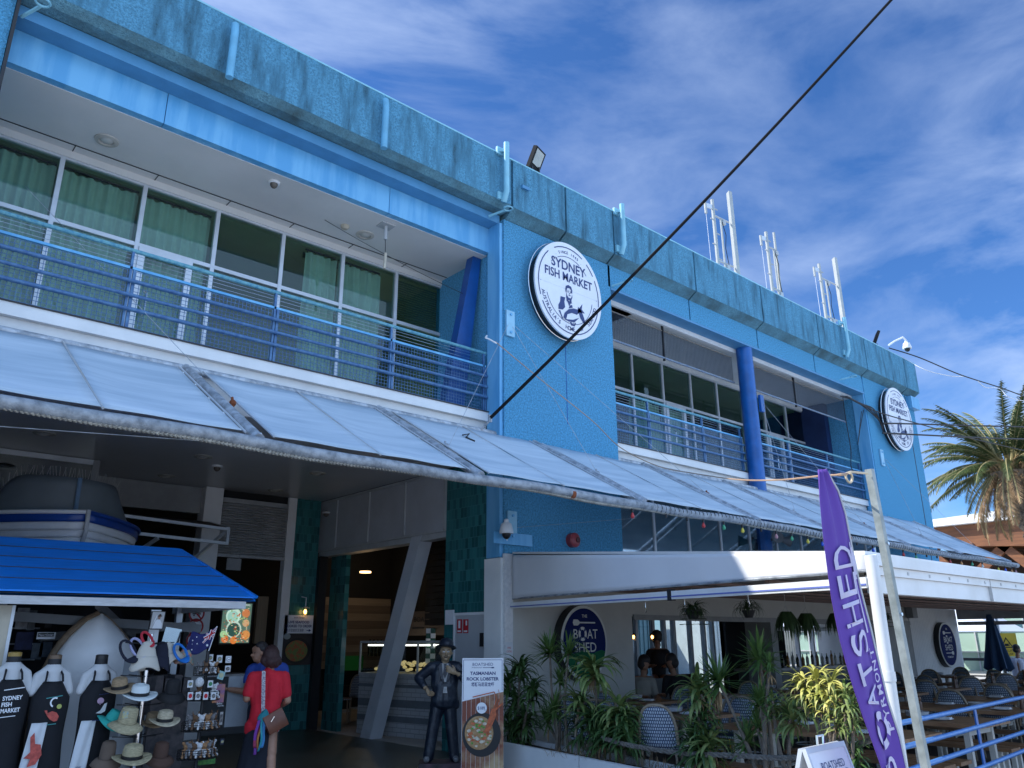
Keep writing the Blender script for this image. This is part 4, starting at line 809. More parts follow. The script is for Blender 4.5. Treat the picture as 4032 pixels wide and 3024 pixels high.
        for i, t in enumerate(('SYDNEY', 'FISH', 'MARKET')): text(q, ft, t, -.03, -.12-.035*i, .022, (.05, .03, .05)[i], bold=.02, align=1)
        q.ob('towel_print', M('print_navy'), T); q = MB(); ft.rect(q, -.08, -.245, .05, -.232); q.ob('towel_stripe', M('print_navy'), T)
    return T
mannequin(90, 985, 'mannequin in black apron lettered SYDNEY FISH MARKET, leftmost', 0)
mannequin(325, 1000, 'mannequin in black apron with red crab print and white tea towel', 1)
mannequin(595, 1000, 'mannequin in black apron with pink shell print', 2)
# hats
hp = I_(880, 880, 9.1); hb = I_(795, 1600, 9.1)
hp = Vector((hp.x, 9.1, hp.z))
T = thing('hat_stand', 'tall chrome hat stand with wire hooks in front of the kiosk', 'hat stand', (hp.x, 9.1, 0))
MB().tube([(hp.x, 9.1, .02), (hp.x, 9.1, hp.z)], .020, 12).ob('pole', m_steel, T, smooth=True); MB().lathe([(.25, 0), (.25, .02), (.03, .04)], (hp.x, 9.1, 0), 20).ob('base', m_steel, T)
q = MB()
for z in (.72, 1.02, 1.3, 1.62):
    for a in range(6): q.tube([(hp.x, 9.1, z), (hp.x+.25*cos(a*pi/3), 9.1+.18*sin(a*pi/3), z+.02)], .005, 5)
q.ob('wire_hook', m_blk, T)
def strawmat(n, c): return M(n, c, r=.85, v=.22, s=30, stretch=(1, 1, 4), b=.3, bs=60)
m_st1 = strawmat('straw_tan', (.34, .24, .14)); m_st2 = strawmat('straw_pale', (.50, .43, .30)); m_st3 = strawmat('straw_natural', (.42, .36, .22)); m_hw = M('hat_white', (.66, .72, .72), r=.7, v=.04); m_br = M('felt_brown', (.085, .045, .032), r=.9); m_gr = M('felt_grey_brown', (.14, .10, .075), r=.9); m_hb = strawmat('straw_black', (.018, .018, .02))
def hat(a, b, Yh, w, mat, lab, band=True, floppy=0, tilt=0, crown=.10, pinch=True):
    c = I_(a, b, Yh); T = thing('sun_hat', lab, 'hat', c, rz=0.0, group='hats on the stand')
    X = Matrix.Translation(c) @ Matrix.Rotation(tilt, 4, 'Y') @ Matrix.Rotation(radians(12), 4, 'X'); r = w/2; cr = r*.52
    q = MB(); q.X = X
    def br(u, v): an = 2*pi*u; rr = cr+(r-cr)*v; return (rr*cos(an), rr*.92*sin(an), -floppy*v*v*.8 + .018*v*v*cos(2*an))
    q.grid(br, 32, 4); q.ob('brim', mat, T, smooth=True, thick=.006)
    q = MB(); q.X = X
    pr = [(cr*1.0, 0), (cr*.99, crown*.3), (cr*.95, crown*.7), (cr*.86, crown*.97), (cr*.6, crown*1.06), (.01, crown*(.88 if pinch else 1.08))]
    q.lathe(pr, (0, 0, 0), 24, 1, .90); q.ob('crown', mat, T, smooth=True)
    if band: q = MB(); q.X = X; q.lathe([(cr*1.03, .004), (cr*1.02, .034)], (0, 0, 0), 24, 1, .90); q.ob('hat_band', m_blk, T, smooth=True)
hat(695, 1195, 9.05, .30, m_st1, 'tan straw fedora with black band beside the shell print mannequin', tilt=-.16)
hat(810, 1235, 8.95, .345, m_hw, 'white fedora with black band on the hat stand')
hat(1000, 1222, 9.05, .29, m_hb, 'black straw cloche hat right of the white fedora', band=False, floppy=.09, pinch=False, crown=.13)
hat(650, 1385, 9.15, .30, M('hat_turquoise', (.03, .42, .36), r=.8), 'turquoise cap behind the large straw hat', band=False, floppy=.05, pinch=False, tilt=.5)
hat(735, 1395, 8.95, .34, m_st3, 'wide lifeguard straw hat with colourful square patch', band=False, floppy=.07, crown=.14, tilt=.12)
hat(955, 1385, 9.0, .31, m_st2, 'pale straw fedora with black band on the right side of the stand')
hat(885, 1395, 9.25, .28, m_st1, 'brown straw hat partly hidden behind the pole', band=False)
hat(620, 1600, 9.05, .28, m_gr, 'grey brown cloche hat at the bottom left of the stand', band=False, floppy=.10, pinch=False, crown=.15)
hat(765, 1600, 8.92, .375, m_st3, 'open weave straw hat with black band at the bottom of the stand', crown=.12)
hat(930, 1590, 9.02, .29, m_br, 'dark brown felt bucket hat at the bottom right of the stand', band=False, floppy=.08, pinch=False, crown=.13)
q = MB(); p = I_(728, 1350, 8.76); q.box((p.x-.025, p.y-.01, p.z-.03), (p.x+.025, p.y, p.z+.03)); q.ob('hat_patch', M('patch_colours', (.7, .5, .05), c2=(.0, .25, .5), s=14), lab='small colourful square patch on the wide lifeguard hat', cat='patch')
# fabric hats hanging at the top
def softhat(a, b, Yh, w, h, mat, lab, lean=0.0):
    c = I_(a, b, Yh); T = thing('bucket_hat', lab, 'hat', c, group='soft hats hanging at the top of the stand')
    q = MB(); q.X = Matrix.Translation(c) @ Matrix.Rotation(lean, 4, 'Y')
    q.lathe([(w*.04, h*.5), (w*.16, h*.46), (w*.27, h*.25), (w*.34, 0)], (0, 0, 0), 20, 1, .6); q.ob('crown', mat, T, smooth=True)
    q = MB(); q.X = Matrix.Translation(c) @ Matrix.Rotation(lean, 4, 'Y')
    q.grid(lambda u, v: ((w*.34+v*w*.16)*cos(2*pi*u), (w*.34+v*w*.16)*.6*sin(2*pi*u), -v*h*.42+.02*v*sin(6*pi*u)), 30, 4); q.ob('brim', mat, T, smooth=True, thick=.006)
m_cr = M('canvas_cream', (.56, .52, .45), r=.9, v=.06); m_nv = M('canvas_navy', (.012, .014, .03), r=.9)
softhat(850, 1010, 8.95, .30, .30, m_cr, 'cream canvas bucket hat hanging at the top front')
softhat(930, 1010, 9.05, .26, .30, m_nv, 'navy canvas bucket hat hanging behind the cream one', .1)
softhat(985, 990, 9.1, .24, .24, m_cr, 'cream hat with dark cord hanging right of the navy hat', -.5)
softhat(1075, 1010, 9.15, .22, .16, M('floral', (.10, .35, .30), r=.8, s=25, c2=(.65, .20, .12), v=.5), 'floral patterned fabric hat hanging by the blue cap', .1)
for a, b, mat, lab, w in [(745, 980, m_nv, 'navy sun visor hanging at the left of the stand', .15), (800, 960, M('visor_lilac', (.38, .38, .58), r=.8), 'lilac sun visor hanging beside the navy visor', .13), (855, 910, M('visor_red', (.50, .03, .05), r=.8), 'red cap hanging at the top of the stand', .10), (1050, 990, M('cap_blue', (.01, .16, .52), r=.6), 'bright blue cap hanging on the right', .13)]:
    c = I_(a, b, 9.0); q = MB(); q.X = Matrix.Translation(c) @ Matrix.Rotation(-.45, 4, 'Y')
    q.tube([(w*.42*cos(t*pi/10), .05*sin(t*pi/10), w*.75*sin(t*pi/10)) for t in range(21)], .014, 6)
    T = thing('sun_visor', lab, 'visor', c, group='visors and caps on the stand'); q.ob('head_strap', mat, T, smooth=True)
    q = MB(); q.X = Matrix.Translation(c) @ Matrix.Rotation(-.45, 4, 'Y'); q.grid(lambda u, v: ((w*.5)*cos(pi+pi*u)*(1-.25*v), -.04-.07*v*sin(pi*u), -w*.25-v*w*.35*sin(pi*u)-.2*w), 12, 4); q.ob('peak', mat, T, smooth=True, thick=.012)
# framed photo and shelves above the hat stand
T = thing('picture_stand', 'black framed photograph of a person in a wide hat above the hats', 'picture', I_(915, 800, 9.2))
c0 = I_(860, 855, 9.15); f = FR(c0, (1, .05, 0), (.06, 0, 1)); f2 = f
q = MB(); f.rect(q, 0, 0, .145, .19, 0, .02); q.ob('frame', m_blk, T)
q = MB(); f.rect(q, .008, .012, .137, .182, .022, .002); q.ob('print_background', M('print_pale', (.36, .35, .34), r=.4), T)
q = MB(); f.poly(q, [(.03, .012), (.05, .09), (.07, .105), (.10, .10), (.125, .06), (.13, .012)], .026); f.poly(q, [(.025, .04), (.04, .11), (.055, .15), (.063, .145), (.05, .10)], .028); q.ob('print_shirt', m_shirt, T)
q = MB(); f.disc(q, .085, .125, .013, .018, .029, k=14); q.ob('print_face', M('print_skin', (.25, .13, .08)), T)
q = MB(); f.disc(q, .087, .140, .026, .006, .031, k=16); f.disc(q, .087, .148, .013, .014, .033, k=14); q.ob('print_hat', M('print_brown', (.05, .02, .01)), T)
p = I_(880, 740, 9.3); q = MB(); q.box((p.x-.0, 9.28, p.z-.42), (p.x+.10, 9.30, p.z)); q.ob('backing_card', m_shirt, lab='tall pale card standing behind the framed photograph', cat='card')
q = MB(); c = I_(1000, 890, 9.3); q.X = Matrix.Translation(c) @ Matrix.Rotation(.15, 4, 'Y'); q.box((-.09, 0, -.08), (.09, .012, .08)); q.ob('hand_mirror', M('mirror_tilted', (.30, .34, .35), r=.08, m=.8), lab='tilted square mirror beside the framed photograph', cat='mirror')
# flag
fp = I_(1262, 835, 9.1); fb = I_(1205, 1000, 9.1)
T = thing('small_flag', 'small Australian flag on a white stick above the rack', 'flag', fb)
MB().tube([fb, fp], .006, 6).ob('stick', m_whp, T)
def fl_(u, v): a = fp.lerp(fb, .04+v*.72); return Vector((a.x-.262*u, a.y-.02*sin(u*7)+.03*u, a.z-.05*u-.035*sin(u*3.2)+.01*sin(u*9)))
MB().grid(fl_, 20, 10).ob('cloth', M('flag_navy', (.008, .012, .11), r=.7), T, smooth=True, thick=.003)
def fband(mb, u0, v0, u1, v1, w, off=-.006):
    n = 5
    for i in range(n):
        a = fl_(u0+(u1-u0)*i/n, v0+(v1-v0)*i/n)+Vector((0, off, 0)); b = fl_(u0+(u1-u0)*(i+1)/n, v0+(v1-v0)*(i+1)/n)+Vector((0, off, 0)); mb.bar(a, b, .002, w, up=(0, 0, 1))
q = MB(); fband(q, .02, .02, .42, .48, .018); fband(q, .02, .48, .42, .02, .018); fband(q, .02, .25, .44, .25, .032, -.008); fband(q, .22, .01, .22, .49, .030, -.008); q.ob('cross_white', m_swht, T)
q = MB(); fband(q, .02, .02, .42, .48, .007, -.010); fband(q, .02, .48, .42, .02, .007, -.010); fband(q, .02, .25, .44, .25, .016, -.012); fband(q, .22, .01, .22, .49, .014, -.012); q.ob('cross_red', M('flag_red', (.45, .01, .02)), T)
q = MB()
for u, v, r in [(.2, .78, .016), (.72, .2, .009), (.62, .48, .009), (.84, .42, .009), (.74, .82, .010), (.80, .58, .005)]:
    c = fl_(u, v)+Vector((0, -.008, 0)); f = FR(c, (1, 0, 0), (0, 0, 1)); f.poly(q, [((r if i % 2 == 0 else r*.45)*sin(i*pi/7), (r if i % 2 == 0 else r*.45)*cos(i*pi/7)) for i in range(14)], 0, .001)
q.ob('star', m_swht, T)
# wire rack with toys
rx = I_(1175, 1300, 9.0); T = thing('wire_rack', 'tall black wire spinner rack with four baskets of souvenirs', 'display rack', (rx.x, 9.0, 0))
zs = [I_(1175, b, 9.0).z for b in (1120, 1265, 1440, 1600)]
for z, w in zip(zs, (.13, .17, .19, .20)):
    q = MB()
    for k in range(5): q.tube([(rx.x+w*cos(t*pi/12), 9.0+w*.8*sin(t*pi/12), z+k*.022) for t in range(25)], .003, 4)
    for t in range(24): q.tube([(rx.x+w*cos(t*pi/12), 9.0+w*.8*sin(t*pi/12), z), (rx.x+w*cos(t*pi/12), 9.0+w*.8*sin(t*pi/12), z+.09)], .0025, 4)
    q.lathe([(.01, 0), (w, 0), (w, .004)], (rx.x, 9.0, z), 20, 1, .8); q.ob('basket', m_blk, T)
MB().tube([(rx.x, 9.0, 0), (rx.x, 9.0, 1.55)], .02, 8).ob('pole', m_blk, T)
# plush toys in the baskets
def plush(c, k, mat, mat2, lab, ears):
    T = thing('plush_toy', lab, 'soft toy', c, group='plush animals in the wire baskets')
    x, y, z = c; clay('body', [((0, 0, .035*k), .030*k, (0, 0, .065*k), .024*k), ((0, -.004, .105*k), .027*k), ((0, -.028*k, .10*k), .014*k), ((-.03*k, -.02, .03*k), .012*k, (-.04*k, -.04*k, .015*k), .011*k), ((.03*k, -.02, .03*k), .012*k, (.04*k, -.04*k, .015*k), .011*k), ((-.03*k, -.01, .07*k), .009*k, (-.035*k, -.03*k, .05*k), .009*k), ((.03*k, -.01, .07*k), .009*k, (.035*k, -.03*k, .05*k), .009*k)] + ([((-.02*k, 0, .125*k), .008*k, (-.03*k, 0, .16*k), .006*k), ((.02*k, 0, .125*k), .008*k, (.03*k, 0, .16*k), .006*k)] if ears else [((-.028*k, 0, .13*k), .014*k), ((.028*k, 0, .13*k), .014*k)]), mat, T, .006*k, 1)
    MB().ball((x, y-.028*k, z+.05*k), (.018*k, .01*k, .024*k), 8, 6).ob('belly_patch', mat2, T, smooth=True)
cw = M('plush_white', (.60, .60, .60), r=1, v=.1, s=60, b=.4, bs=200); cg = M('plush_grey', (.18, .17, .17), r=1, v=.2, s=60, b=.4, bs=200); cb = M('plush_brown', (.14, .075, .04), r=1, v=.2, s=60, b=.4, bs=200); ct = M('plush_tan', (.32, .17, .08), r=1, v=.2, s=60, b=.4, bs=200)
kinds = [(cg, cw, 'grey koala', 0), (cb, cw, 'brown kangaroo', 1), (cw, cg, 'white lamb', 0), (ct, cw, 'tan wombat', 0)]
tiers = ['top', 'second', 'third', 'lowest']
pl = 0
for ti, (z, w, nn) in enumerate(zip(zs, (.13, .17, .19, .20), (4, 2, 6, 8))):
    for i in range(nn):
        a = pi*(1.05+.9*(i+.5)/nn); kd = kinds[(pl*5+ti) % 4]; pl += 1
        pos = ['far left', 'left', 'left of centre', 'centre left', 'centre right', 'right of centre', 'right', 'far right'][int(i*8/nn)]
        plush((rx.x+w*.72*cos(a), 9.0+w*.55*sin(a), z+.012), 1.15 if ti else .9, kd[0], kd[1], 'small plush %s at the %s of the %s wire basket' % (kd[2], pos, tiers[ti]), kd[3])
T = thing('plush_toy', 'round white fluffy toy hanging above the second basket', 'soft toy', I_(1160, 1160, 8.85)); p = I_(1160, 1160, 8.85); MB().ball(p, (.045, .04, .05), 14, 10).ob('body', cw, T, smooth=True)
# cards and souvenirs around the rack
def card(a, b, w, h, mat, lab, Yc=9.05, roll=0, name='souvenir_card', inner=None, txt=None):
    c = I_(a, b, Yc); T = thing(name, lab, 'card', c, group=None); f = FR(c, (cos(roll), 0, -sin(roll)), (sin(roll), 0, cos(roll)))
    q = MB(); f.rect(q, -w/2, -h/2, w/2, h/2, 0, .004); q.ob('card', mat, T)
    if inner: q = MB(); f.disc(q, 0, 0, w*.36, h*.3, .006, k=18) if inner[1] else f.rect(q, -w*.4, -h*.3, w*.4, h*.3, .006); q.ob('print', inner[0], T)
    if txt: q = MB(); f.disc(q, 0, 0, w*.30, h*.24, .009, k=18); q.ob('print_inner', m_swht, T); q = MB(); text(q, f, txt, 0, 0, h*.17, w*.46, d=.0125, bold=.04); q.ob('lettering', m_blk, T)
blu = M('print_blue', (.05, .12, .25), c2=(.35, .30, .10), s=30); dk = M('print_dark', (.03, .03, .04), c2=(.25, .22, .2), s=40)
card(1275, 1025, .062, .078, m_shirt, 'white card with koala badge at the top of the rack', inner=(blu, 1)); card(1327, 1028, .062, .072, m_shirt, 'white card with oval AUS sticker', inner=(dk, 1), txt='AUS')
card(1323, 1082, .062, .066, m_shirt, 'white card with dark oval sticker below the AUS card', inner=(dk, 1)); card(1222, 1018, .06, .07, m_shirt, 'white card partly hidden by the flag stick', inner=(blu, 1))
card(1285, 1120, .07, .085, M('card_aqua', (.25, .42, .42), r=.4), 'translucent aqua pack hanging aslant on the rack', roll=.3, Yc=8.95, inner=(M('print_sand', (.40, .40, .25)), 1))
card(1105, 1170, .055, .07, m_shirt, 'small boxed badge at left of the second basket', Yc=8.85, inner=(blu, 1)); card(1222, 1170, .055, .07, m_shirt, 'small boxed badge with green opal print', Yc=8.85, inner=(M('print_green', (.04, .2, .08)), 1))
for i, a in enumerate((1105, 1150, 1195, 1240)): card(a, 1240, .052, .075, m_shirt, 'boxed souvenir in the second basket, %s from left' % ('first', 'second', 'third', 'fourth')[i], Yc=8.83, inner=((M('flag_red'), dk)[i % 2], 1))
T_ = I_(1270, 1225, 9.1); card(1270, 1225, .13, .19, M('poster_sunset', (.10, .05, .32), r=.4, s=4, c2=(.55, .22, .05), stretch=(1, 1, 2)), 'purple and orange sunset towel hanging at the right of the rack', Yc=9.12, name='souvenir_towel')
q = MB(); f = FR(I_(1275, 1283, 9.105), (1, 0, 0), (0, 0, 1)); text(q, f, 'Sydney', -.0, .0, .018, .065, shear=.3); text(q, f, 'Australia', .015, -.024, .014, .065, shear=.3); q.ob('towel_lettering', m_swht, lab='white script lettering on the purple souvenir towel', cat='lettering')
card(1285, 1370, .035, .13, M('pack_clear', (.30, .30, .30), r=.2), 'narrow clear pack hanging beside the third basket', Yc=9.0, inner=(dk, 0))
card(1200, 1600, .20, .13, M('turf_print', (.03, .14, .03), c2=(.10, .30, .05), s=30), 'green printed board at the foot of the rack', Yc=9.15)
card(1290, 1505, .045, .06, m_nv, 'tiny flag printed pouch at the right of the lowest basket', Yc=8.95, inner=(blu, 1))
# goods in the kiosk
card(268, 890, .185, .075, m_swht, 'white shelf sign reading Paper+Design', Yc=10.4, name='shelf_sign')
q = MB(); f = FR(I_(268, 885, 10.37), (1, 0, .02), (0, 0, 1)); f.rect(q, -.08, -.02, .08, .022, -.002); q.ob('sign_band', M('band_grey', (.06, .07, .075)), lab='dark band on the Paper+Design shelf sign', cat='sign band'); q = MB(); text(q, f, 'Paper+Design', 0, 0, .02, .145, d=.0); q.v = [(v[0], v[1]-.006, v[2]) for v in q.v]; q.ob('sign_lettering', m_swht, lab='white lettering Paper+Design on the shelf sign', cat='lettering')
for a, b, w, h, c, lab in [(130, 790, .09, .17, (.30, .31, .33), 'pale hanging bag with long handle at left of the kiosk'), (185, 800, .06, .16, (.10, .11, .12), 'dark hanging bag with clear window in the kiosk'), (140, 920, .13, .14, (.015, .02, .07), 'navy framed tote bag with whale motif'), (285, 800, .05, .12, (.03, .03, .035), 'small dark keyring pack on the slat wall'), (215, 980, .08, .13, (.10, .12, .14), 'dark patterned bag left of the dinghy rim'), (265, 970, .09, .12, (.06, .08, .11), 'navy patterned bag against the dinghy rim')]:
    card(a, b, w*1.35, h*1.35, M('bag_%d' % (a), c, r=.7, v=.3, s=15), lab, Yc=10.6, name='hanging_bag')
for a, b, w, h, lab in [(670, 1330, .10, .5, 'white price card board left of the hat pole'), (860, 1480, .11, .45, 'white folded display board right of the hat pole'), (760, 1080, .13, .2, 'pale box behind the hanging hats'), (1380, 1270, .22, .55, 'grey cabinet panel behind the rack at right')]:
    card(a, b, w*1.2, h, M('board_grey', (.30, .33, .36), r=.6), lab, Yc=9.6, name='display_board')
q = MB(); c = I_(930, 1290, 9.5); q.box((c.x-.10, 9.5, .05), (c.x+.30, 9.9, c.z+.12)); 
for i in range(4): q.box((c.x-.09+i*.10, 9.45, c.z+.12), (c.x-.01+i*.10, 9.8, c.z+.30-.03*(i % 2)))
q.ob('goods_shelf', M('dark_goods', (.03, .03, .035), c2=(.12, .10, .10), s=9), lab='dark crowded shelf of goods behind the hats', cat='shelf')
# ---------------------------------------------------------------- boat over the kiosk
T = thing('clinker_boat', 'white clinker rowing boat with blue top strake mounted above the kiosk', 'boat', (2.4, 12.3, 2.8))
bow = Vector((*I_(510, 178, 11.6)[:2], 0)); zg = I_(510, 178, 11.6).z; zk = I_(430, 372, 11.6).z-.06
hd = Vector((.10, -.99, 0)).normalized(); sd_ = Vector((hd.y*-1, hd.x, 0)); Ln = 3.4; 
def sect(t):    # half-beam and sheer and keel along the length
    hb_ = 1.34*(1-max(0, 1-min(1, t*1.75))**2.1)*(1-.25*max(0, t-.6)); sheer = zg-.05*min(1, t*2.4)+.05*t; keel = zk-.10+.0*t-.05*min(1, t*3); return hb_, sheer, keel
def hull(u, v, off=0):   # u along, v: -1..1 around
    hb_, sh, ke = sect(u); a = min(1, abs(v)); s_ = 1 if v > 0 else -1
    w = hb_*(1-(1-a)**1.9)**.62 if a > 0 else 0; z = ke+(sh-ke)*a**1.55
    c = bow - hd*(Ln*u*(1) + .12*(1-a)*(1-u)); return c + sd_*(s_*(w+off)) + Vector((0, 0, z))
m_bw = M('boat_white', (.78, .79, .80), r=.4, v=.05); m_bb = M('boat_blue', (.01, .06, .30), r=.3)
for side in (-1, 1):
    for k in range(8):
        a0 = k/8; a1 = (k+1)/8
        MB().grid(lambda u, v: hull(u, side*(a0+(a1-a0)*v+.001), .022*(1-v)*(1 if k else 0)), 26, 3).ob('strake', m_bb if k == 7 else m_bw, T, smooth=True, thick=.014)
MB().tube([bow+Vector((0, 0, zg+.04))+hd*.02, bow+hd*.03+Vector((0, 0, (zg+zk)/2)), bow-hd*.12+Vector((0, 0, zk-.03))], .03, 8).ob('stem', M('stem_grey', (.45, .46, .47), r=.5), T)
for side in (-1, 1): MB().tube([hull(i/20, side, .02)+Vector((0, 0, .015)) for i in range(21)], .028, 8).ob('gunwale', m_bw if side < 0 else m_bb, T, smooth=True)
# grey cover above
Tc = thing('boat_cover', 'grey sheet cover with blue seam standing over the rowing boat', 'boat cover', (2.4, 12.6, 3.4))
def cov(u, v):
    s_ = -1+2*u; b_ = hull(.30+.12*abs(s_), (1 if s_ > 0 else -1)*1.0, -.12) if abs(s_) > .999 else None
    hb_ = 1.12; c = bow - hd*(.62+.55*s_*s_) ; w = hb_*s_; e = 1-max(0, abs(s_)-.62)/.38; h = .70*(1-(1-e)**2.2*.0) ; tt = v
    zt_ = zg+.02+.60*(1-(max(0, abs(s_)-.6)/.4)**3*.9)*tt
    return c + sd_*(w*(1-.22*tt)) + Vector((0, 0, zt_-.06))
MB().grid(cov, 30, 6).ob('cover_sheet', M('cover_grey', (.13, .16, .18), r=.5, v=.08), Tc, smooth=True, thick=.02)
MB().tube([cov(.52, 0)+Vector((.0, -.03, 0)), cov(.52, 1)+Vector((0, -.03, 0))], .03, 6).ob('blue_seam', M('seam_blue', (.14, .24, .36)), Tc)
q = MB()
for i in range(46): p = cov(.02+i*.021, 1); q.tube([p, p+Vector((random.uniform(-.04, .04), -.02, .13))], .0035, 4)
q.ob('bird_spikes', M('spike_steel', (.35, .37, .36), r=.4), Tc)
# ---------------------------------------------------------------- things in the entrance
def J_(a, b, Y=None, X=None): return at(900+a/1.476, 1900+b/1.476, Y=Y, X=X)
T = thing('menu_screen', 'lit upright screen showing seafood platters on dark wall', 'screen', I_(1372, 810, 15.25))
a = I_(1300, 700, 15.2); b = I_(1445, 932, 15.2); f = FR((a.x, 15.2, b.z), (1, 0, 0), (0, 0, 1)); w = b.x-a.x; h = a.z-b.z
q = MB(); f.rect(q, -.03, -.03, w+.03, h+.03, -.03, .03); q.ob('bezel', m_blk, T)
def em(n, c, e=1.0, c2=None, s=8): return M(n, c, r=.5, em=c, es=e, c2=c2, s=s)
q = MB(); f.rect(q, 0, 0, w, h, 0.002, .002); q.ob('screen_image', em('scr_bg', (.10, .18, .14), .55), T)
for i, (x, y, r, c) in enumerate([(.38, .68, .26, (.36, .50, .42)), (.36, .66, .19, (.22, .40, .34)), (.42, .34, .27, (.35, .45, .38)), (.42, .33, .22, (.02, .06, .05)), (.80, .75, .14, (.40, .14, .05)), (.15, .10, .12, (.45, .12, .03)), (.45, .07, .12, (.50, .14, .03)), (.85, .20, .15, (.45, .20, .06)), (.08, .22, .11, (.25, .42, .22)), (.82, .50, .12, (.42, .26, .14)), (.15, .9, .12, (.05, .15, .2)), (.66, .92, .10, (.45, .42, .36))]):
    q = MB(); f.disc(q, x*w, y*h, min(r*w, .99*min(x, 1-x)*w+.02), None, .005+.002*i, .001, k=18); q.ob('dish_image', em('scr_%d' % i, c, .9), T)
dr_ = random.Random(9)
for j, c in enumerate([(.42, .14, .03), (.50, .40, .25), (.20, .32, .12), (.30, .05, .02)]):
    q = MB()
    for i in range(34): f.disc(q, dr_.uniform(.05, .95)*w, dr_.choice((dr_.uniform(.02, .3), dr_.uniform(.3, .95)))*h, dr_.uniform(.008, .022), dr_.uniform(.006, .016), .032+.001*j, .0005, k=7)
    q.ob('food_image', em('scr_food%d' % j, c, .8), T)
q = MB(); text(q, f, 'BEST SELLING', w*.6, h*.96, .03, w*.6, d=.04); q.ob('lettering', em('scr_txt', (.7, .75, .75), .7), T)
# prohibition signs on the white column
for i, (pa, pb, nm) in enumerate([(1143, 762, 'skateboards'), (1136, 838, 'roller skates'), (1128, 915, 'third symbol half hidden')]):
    c = I_(pa, pb, 14.88); T = thing('prohibition_sign', 'round red prohibition sign on white column: %s' % nm, 'sign', c); f = FR(c, (1, 0, 0), (0, 0, 1))
    q = MB(); f.disc(q, 0, 0, .145, None, -.002, .004); q.ob('disc', m_swht, T)
    q = MB(); f.arc(q, 0, 0, .128, .128, .03, 0, 360, .004); f.line(q, [(-.09, .09), (.09, -.09)], .026, .006); q.ob('red_ring', M('sign_red', (.50, .02, .03)), T)
    q = MB(); f.rect(q, -.075, -.012, .075, .008, .003); f.disc(q, -.045, -.03, .014, None, .003, k=12); f.disc(q, .045, -.03, .014, None, .003, k=12)
    if i: f.poly(q, [(-.06, .0), (-.05, .06), (.0, .06), (.01, .02), (.06, .01), (.07, -.005)], .003)
    q.ob('symbol', m_blk, T)
q = MB(); p = J_(30, 470, 14.6); q.box((p.x-.13, 14.6, p.z-.12), (p.x+.14, 14.62, p.z+.09)); q.tube([(p.x-.08, 14.61, p.z+.09), (p.x-.08, 14.61, p.z+.35)], .006, 4); q.tube([(p.x+.1, 14.61, p.z+.09), (p.x+.1, 14.61, p.z+.35)], .006, 4); q.ob('hanging_board', M('pale_wall'), lab='small blank white board hanging below the roller shutter', cat='board')
# live seafood poster on the teal column
T = thing('seafood_poster', 'poster reading LIVE SEAFOOD COOKED TO ORDER on the teal tiled column', 'poster', J_(410, 915, 15.07))
a = J_(325, 770, 15.06); b = J_(500, 1057, 15.06); f = FR((a.x, 15.06, b.z), (1, 0, 0), (0, 0, 1)); w = min(b.x, 7.99)-a.x; h = a.z-b.z; w = .62
q = MB(); f.rect(q, 0, 0, w, h, 0, .02); q.ob('board', m_swht, T)
q = MB(); f.rect(q, 0, 0, w, h*.63, .022); q.ob('photo', M('poster_dark', (.03, .025, .03), r=.4), T)
q = MB(); f.disc(q, w*.5, h*.28, w*.46, h*.26, .026); q.ob('bowl', m_blk, T); q = MB(); f.disc(q, w*.48, h*.28, w*.38, h*.21, .03); q.ob('food', M('poster_food', (.40, .11, .04), c2=(.16, .22, .06), s=16, r=.6, lo=.45, hi=.55), T)
q = MB(); f.disc(q, w*.12, h*.57, w*.12, h*.06, .032, k=20); q.ob('side_dish', M('dish_grey', (.35, .40, .40)), T)
q = MB(); text(q, f, 'BOATSHED', w*.5, h*.95, .028, w*.36, d=.025); text(q, f, 'LIVE SEAFOOD', w*.5, h*.86, .045, w*.72, d=.025, bold=.03); text(q, f, 'COOKED TO ORDER', w*.5, h*.78, .045, w*.92, d=.025, bold=.03); text(q, f, '现点现做的活海鲜', w*.38, h*.69, .045, w*.6, d=.025); f.line(q, [(w*.78, h*.69), (w*.90, h*.69)], .012, .025); f.poly(q, [(w*.86, h*.66), (w*.86, h*.72), (w*.94, h*.69)], .025); q.ob('lettering', m_navy, T)
# lantern wall lamp
c = J_(446, 745, 15.0); T = thing('wall_lantern', 'small lit lantern on a bracket above the seafood poster', 'wall lamp', c)
q = MB(); q.tube([c+Vector((0, 0, .08)), c+Vector((0, 0, .25)), c+Vector((-.08, .05, .27))], .012, 6); q.lathe([(.03, .08), (.075, .06), (.08, .05)], c, 12); q.ob('bracket', m_alu, T)
q = MB(); q.lathe([(.05, -.10), (.065, .05)], c, 10); q.ob('glass_shade', m_glc, T); MB().ball(c+Vector((0, 0, -.02)), (.028, .028, .045), 10, 8).ob('bulb', M('warm_bulb', (1, .6, .25), em=(1, .45, .12), es=9), T)
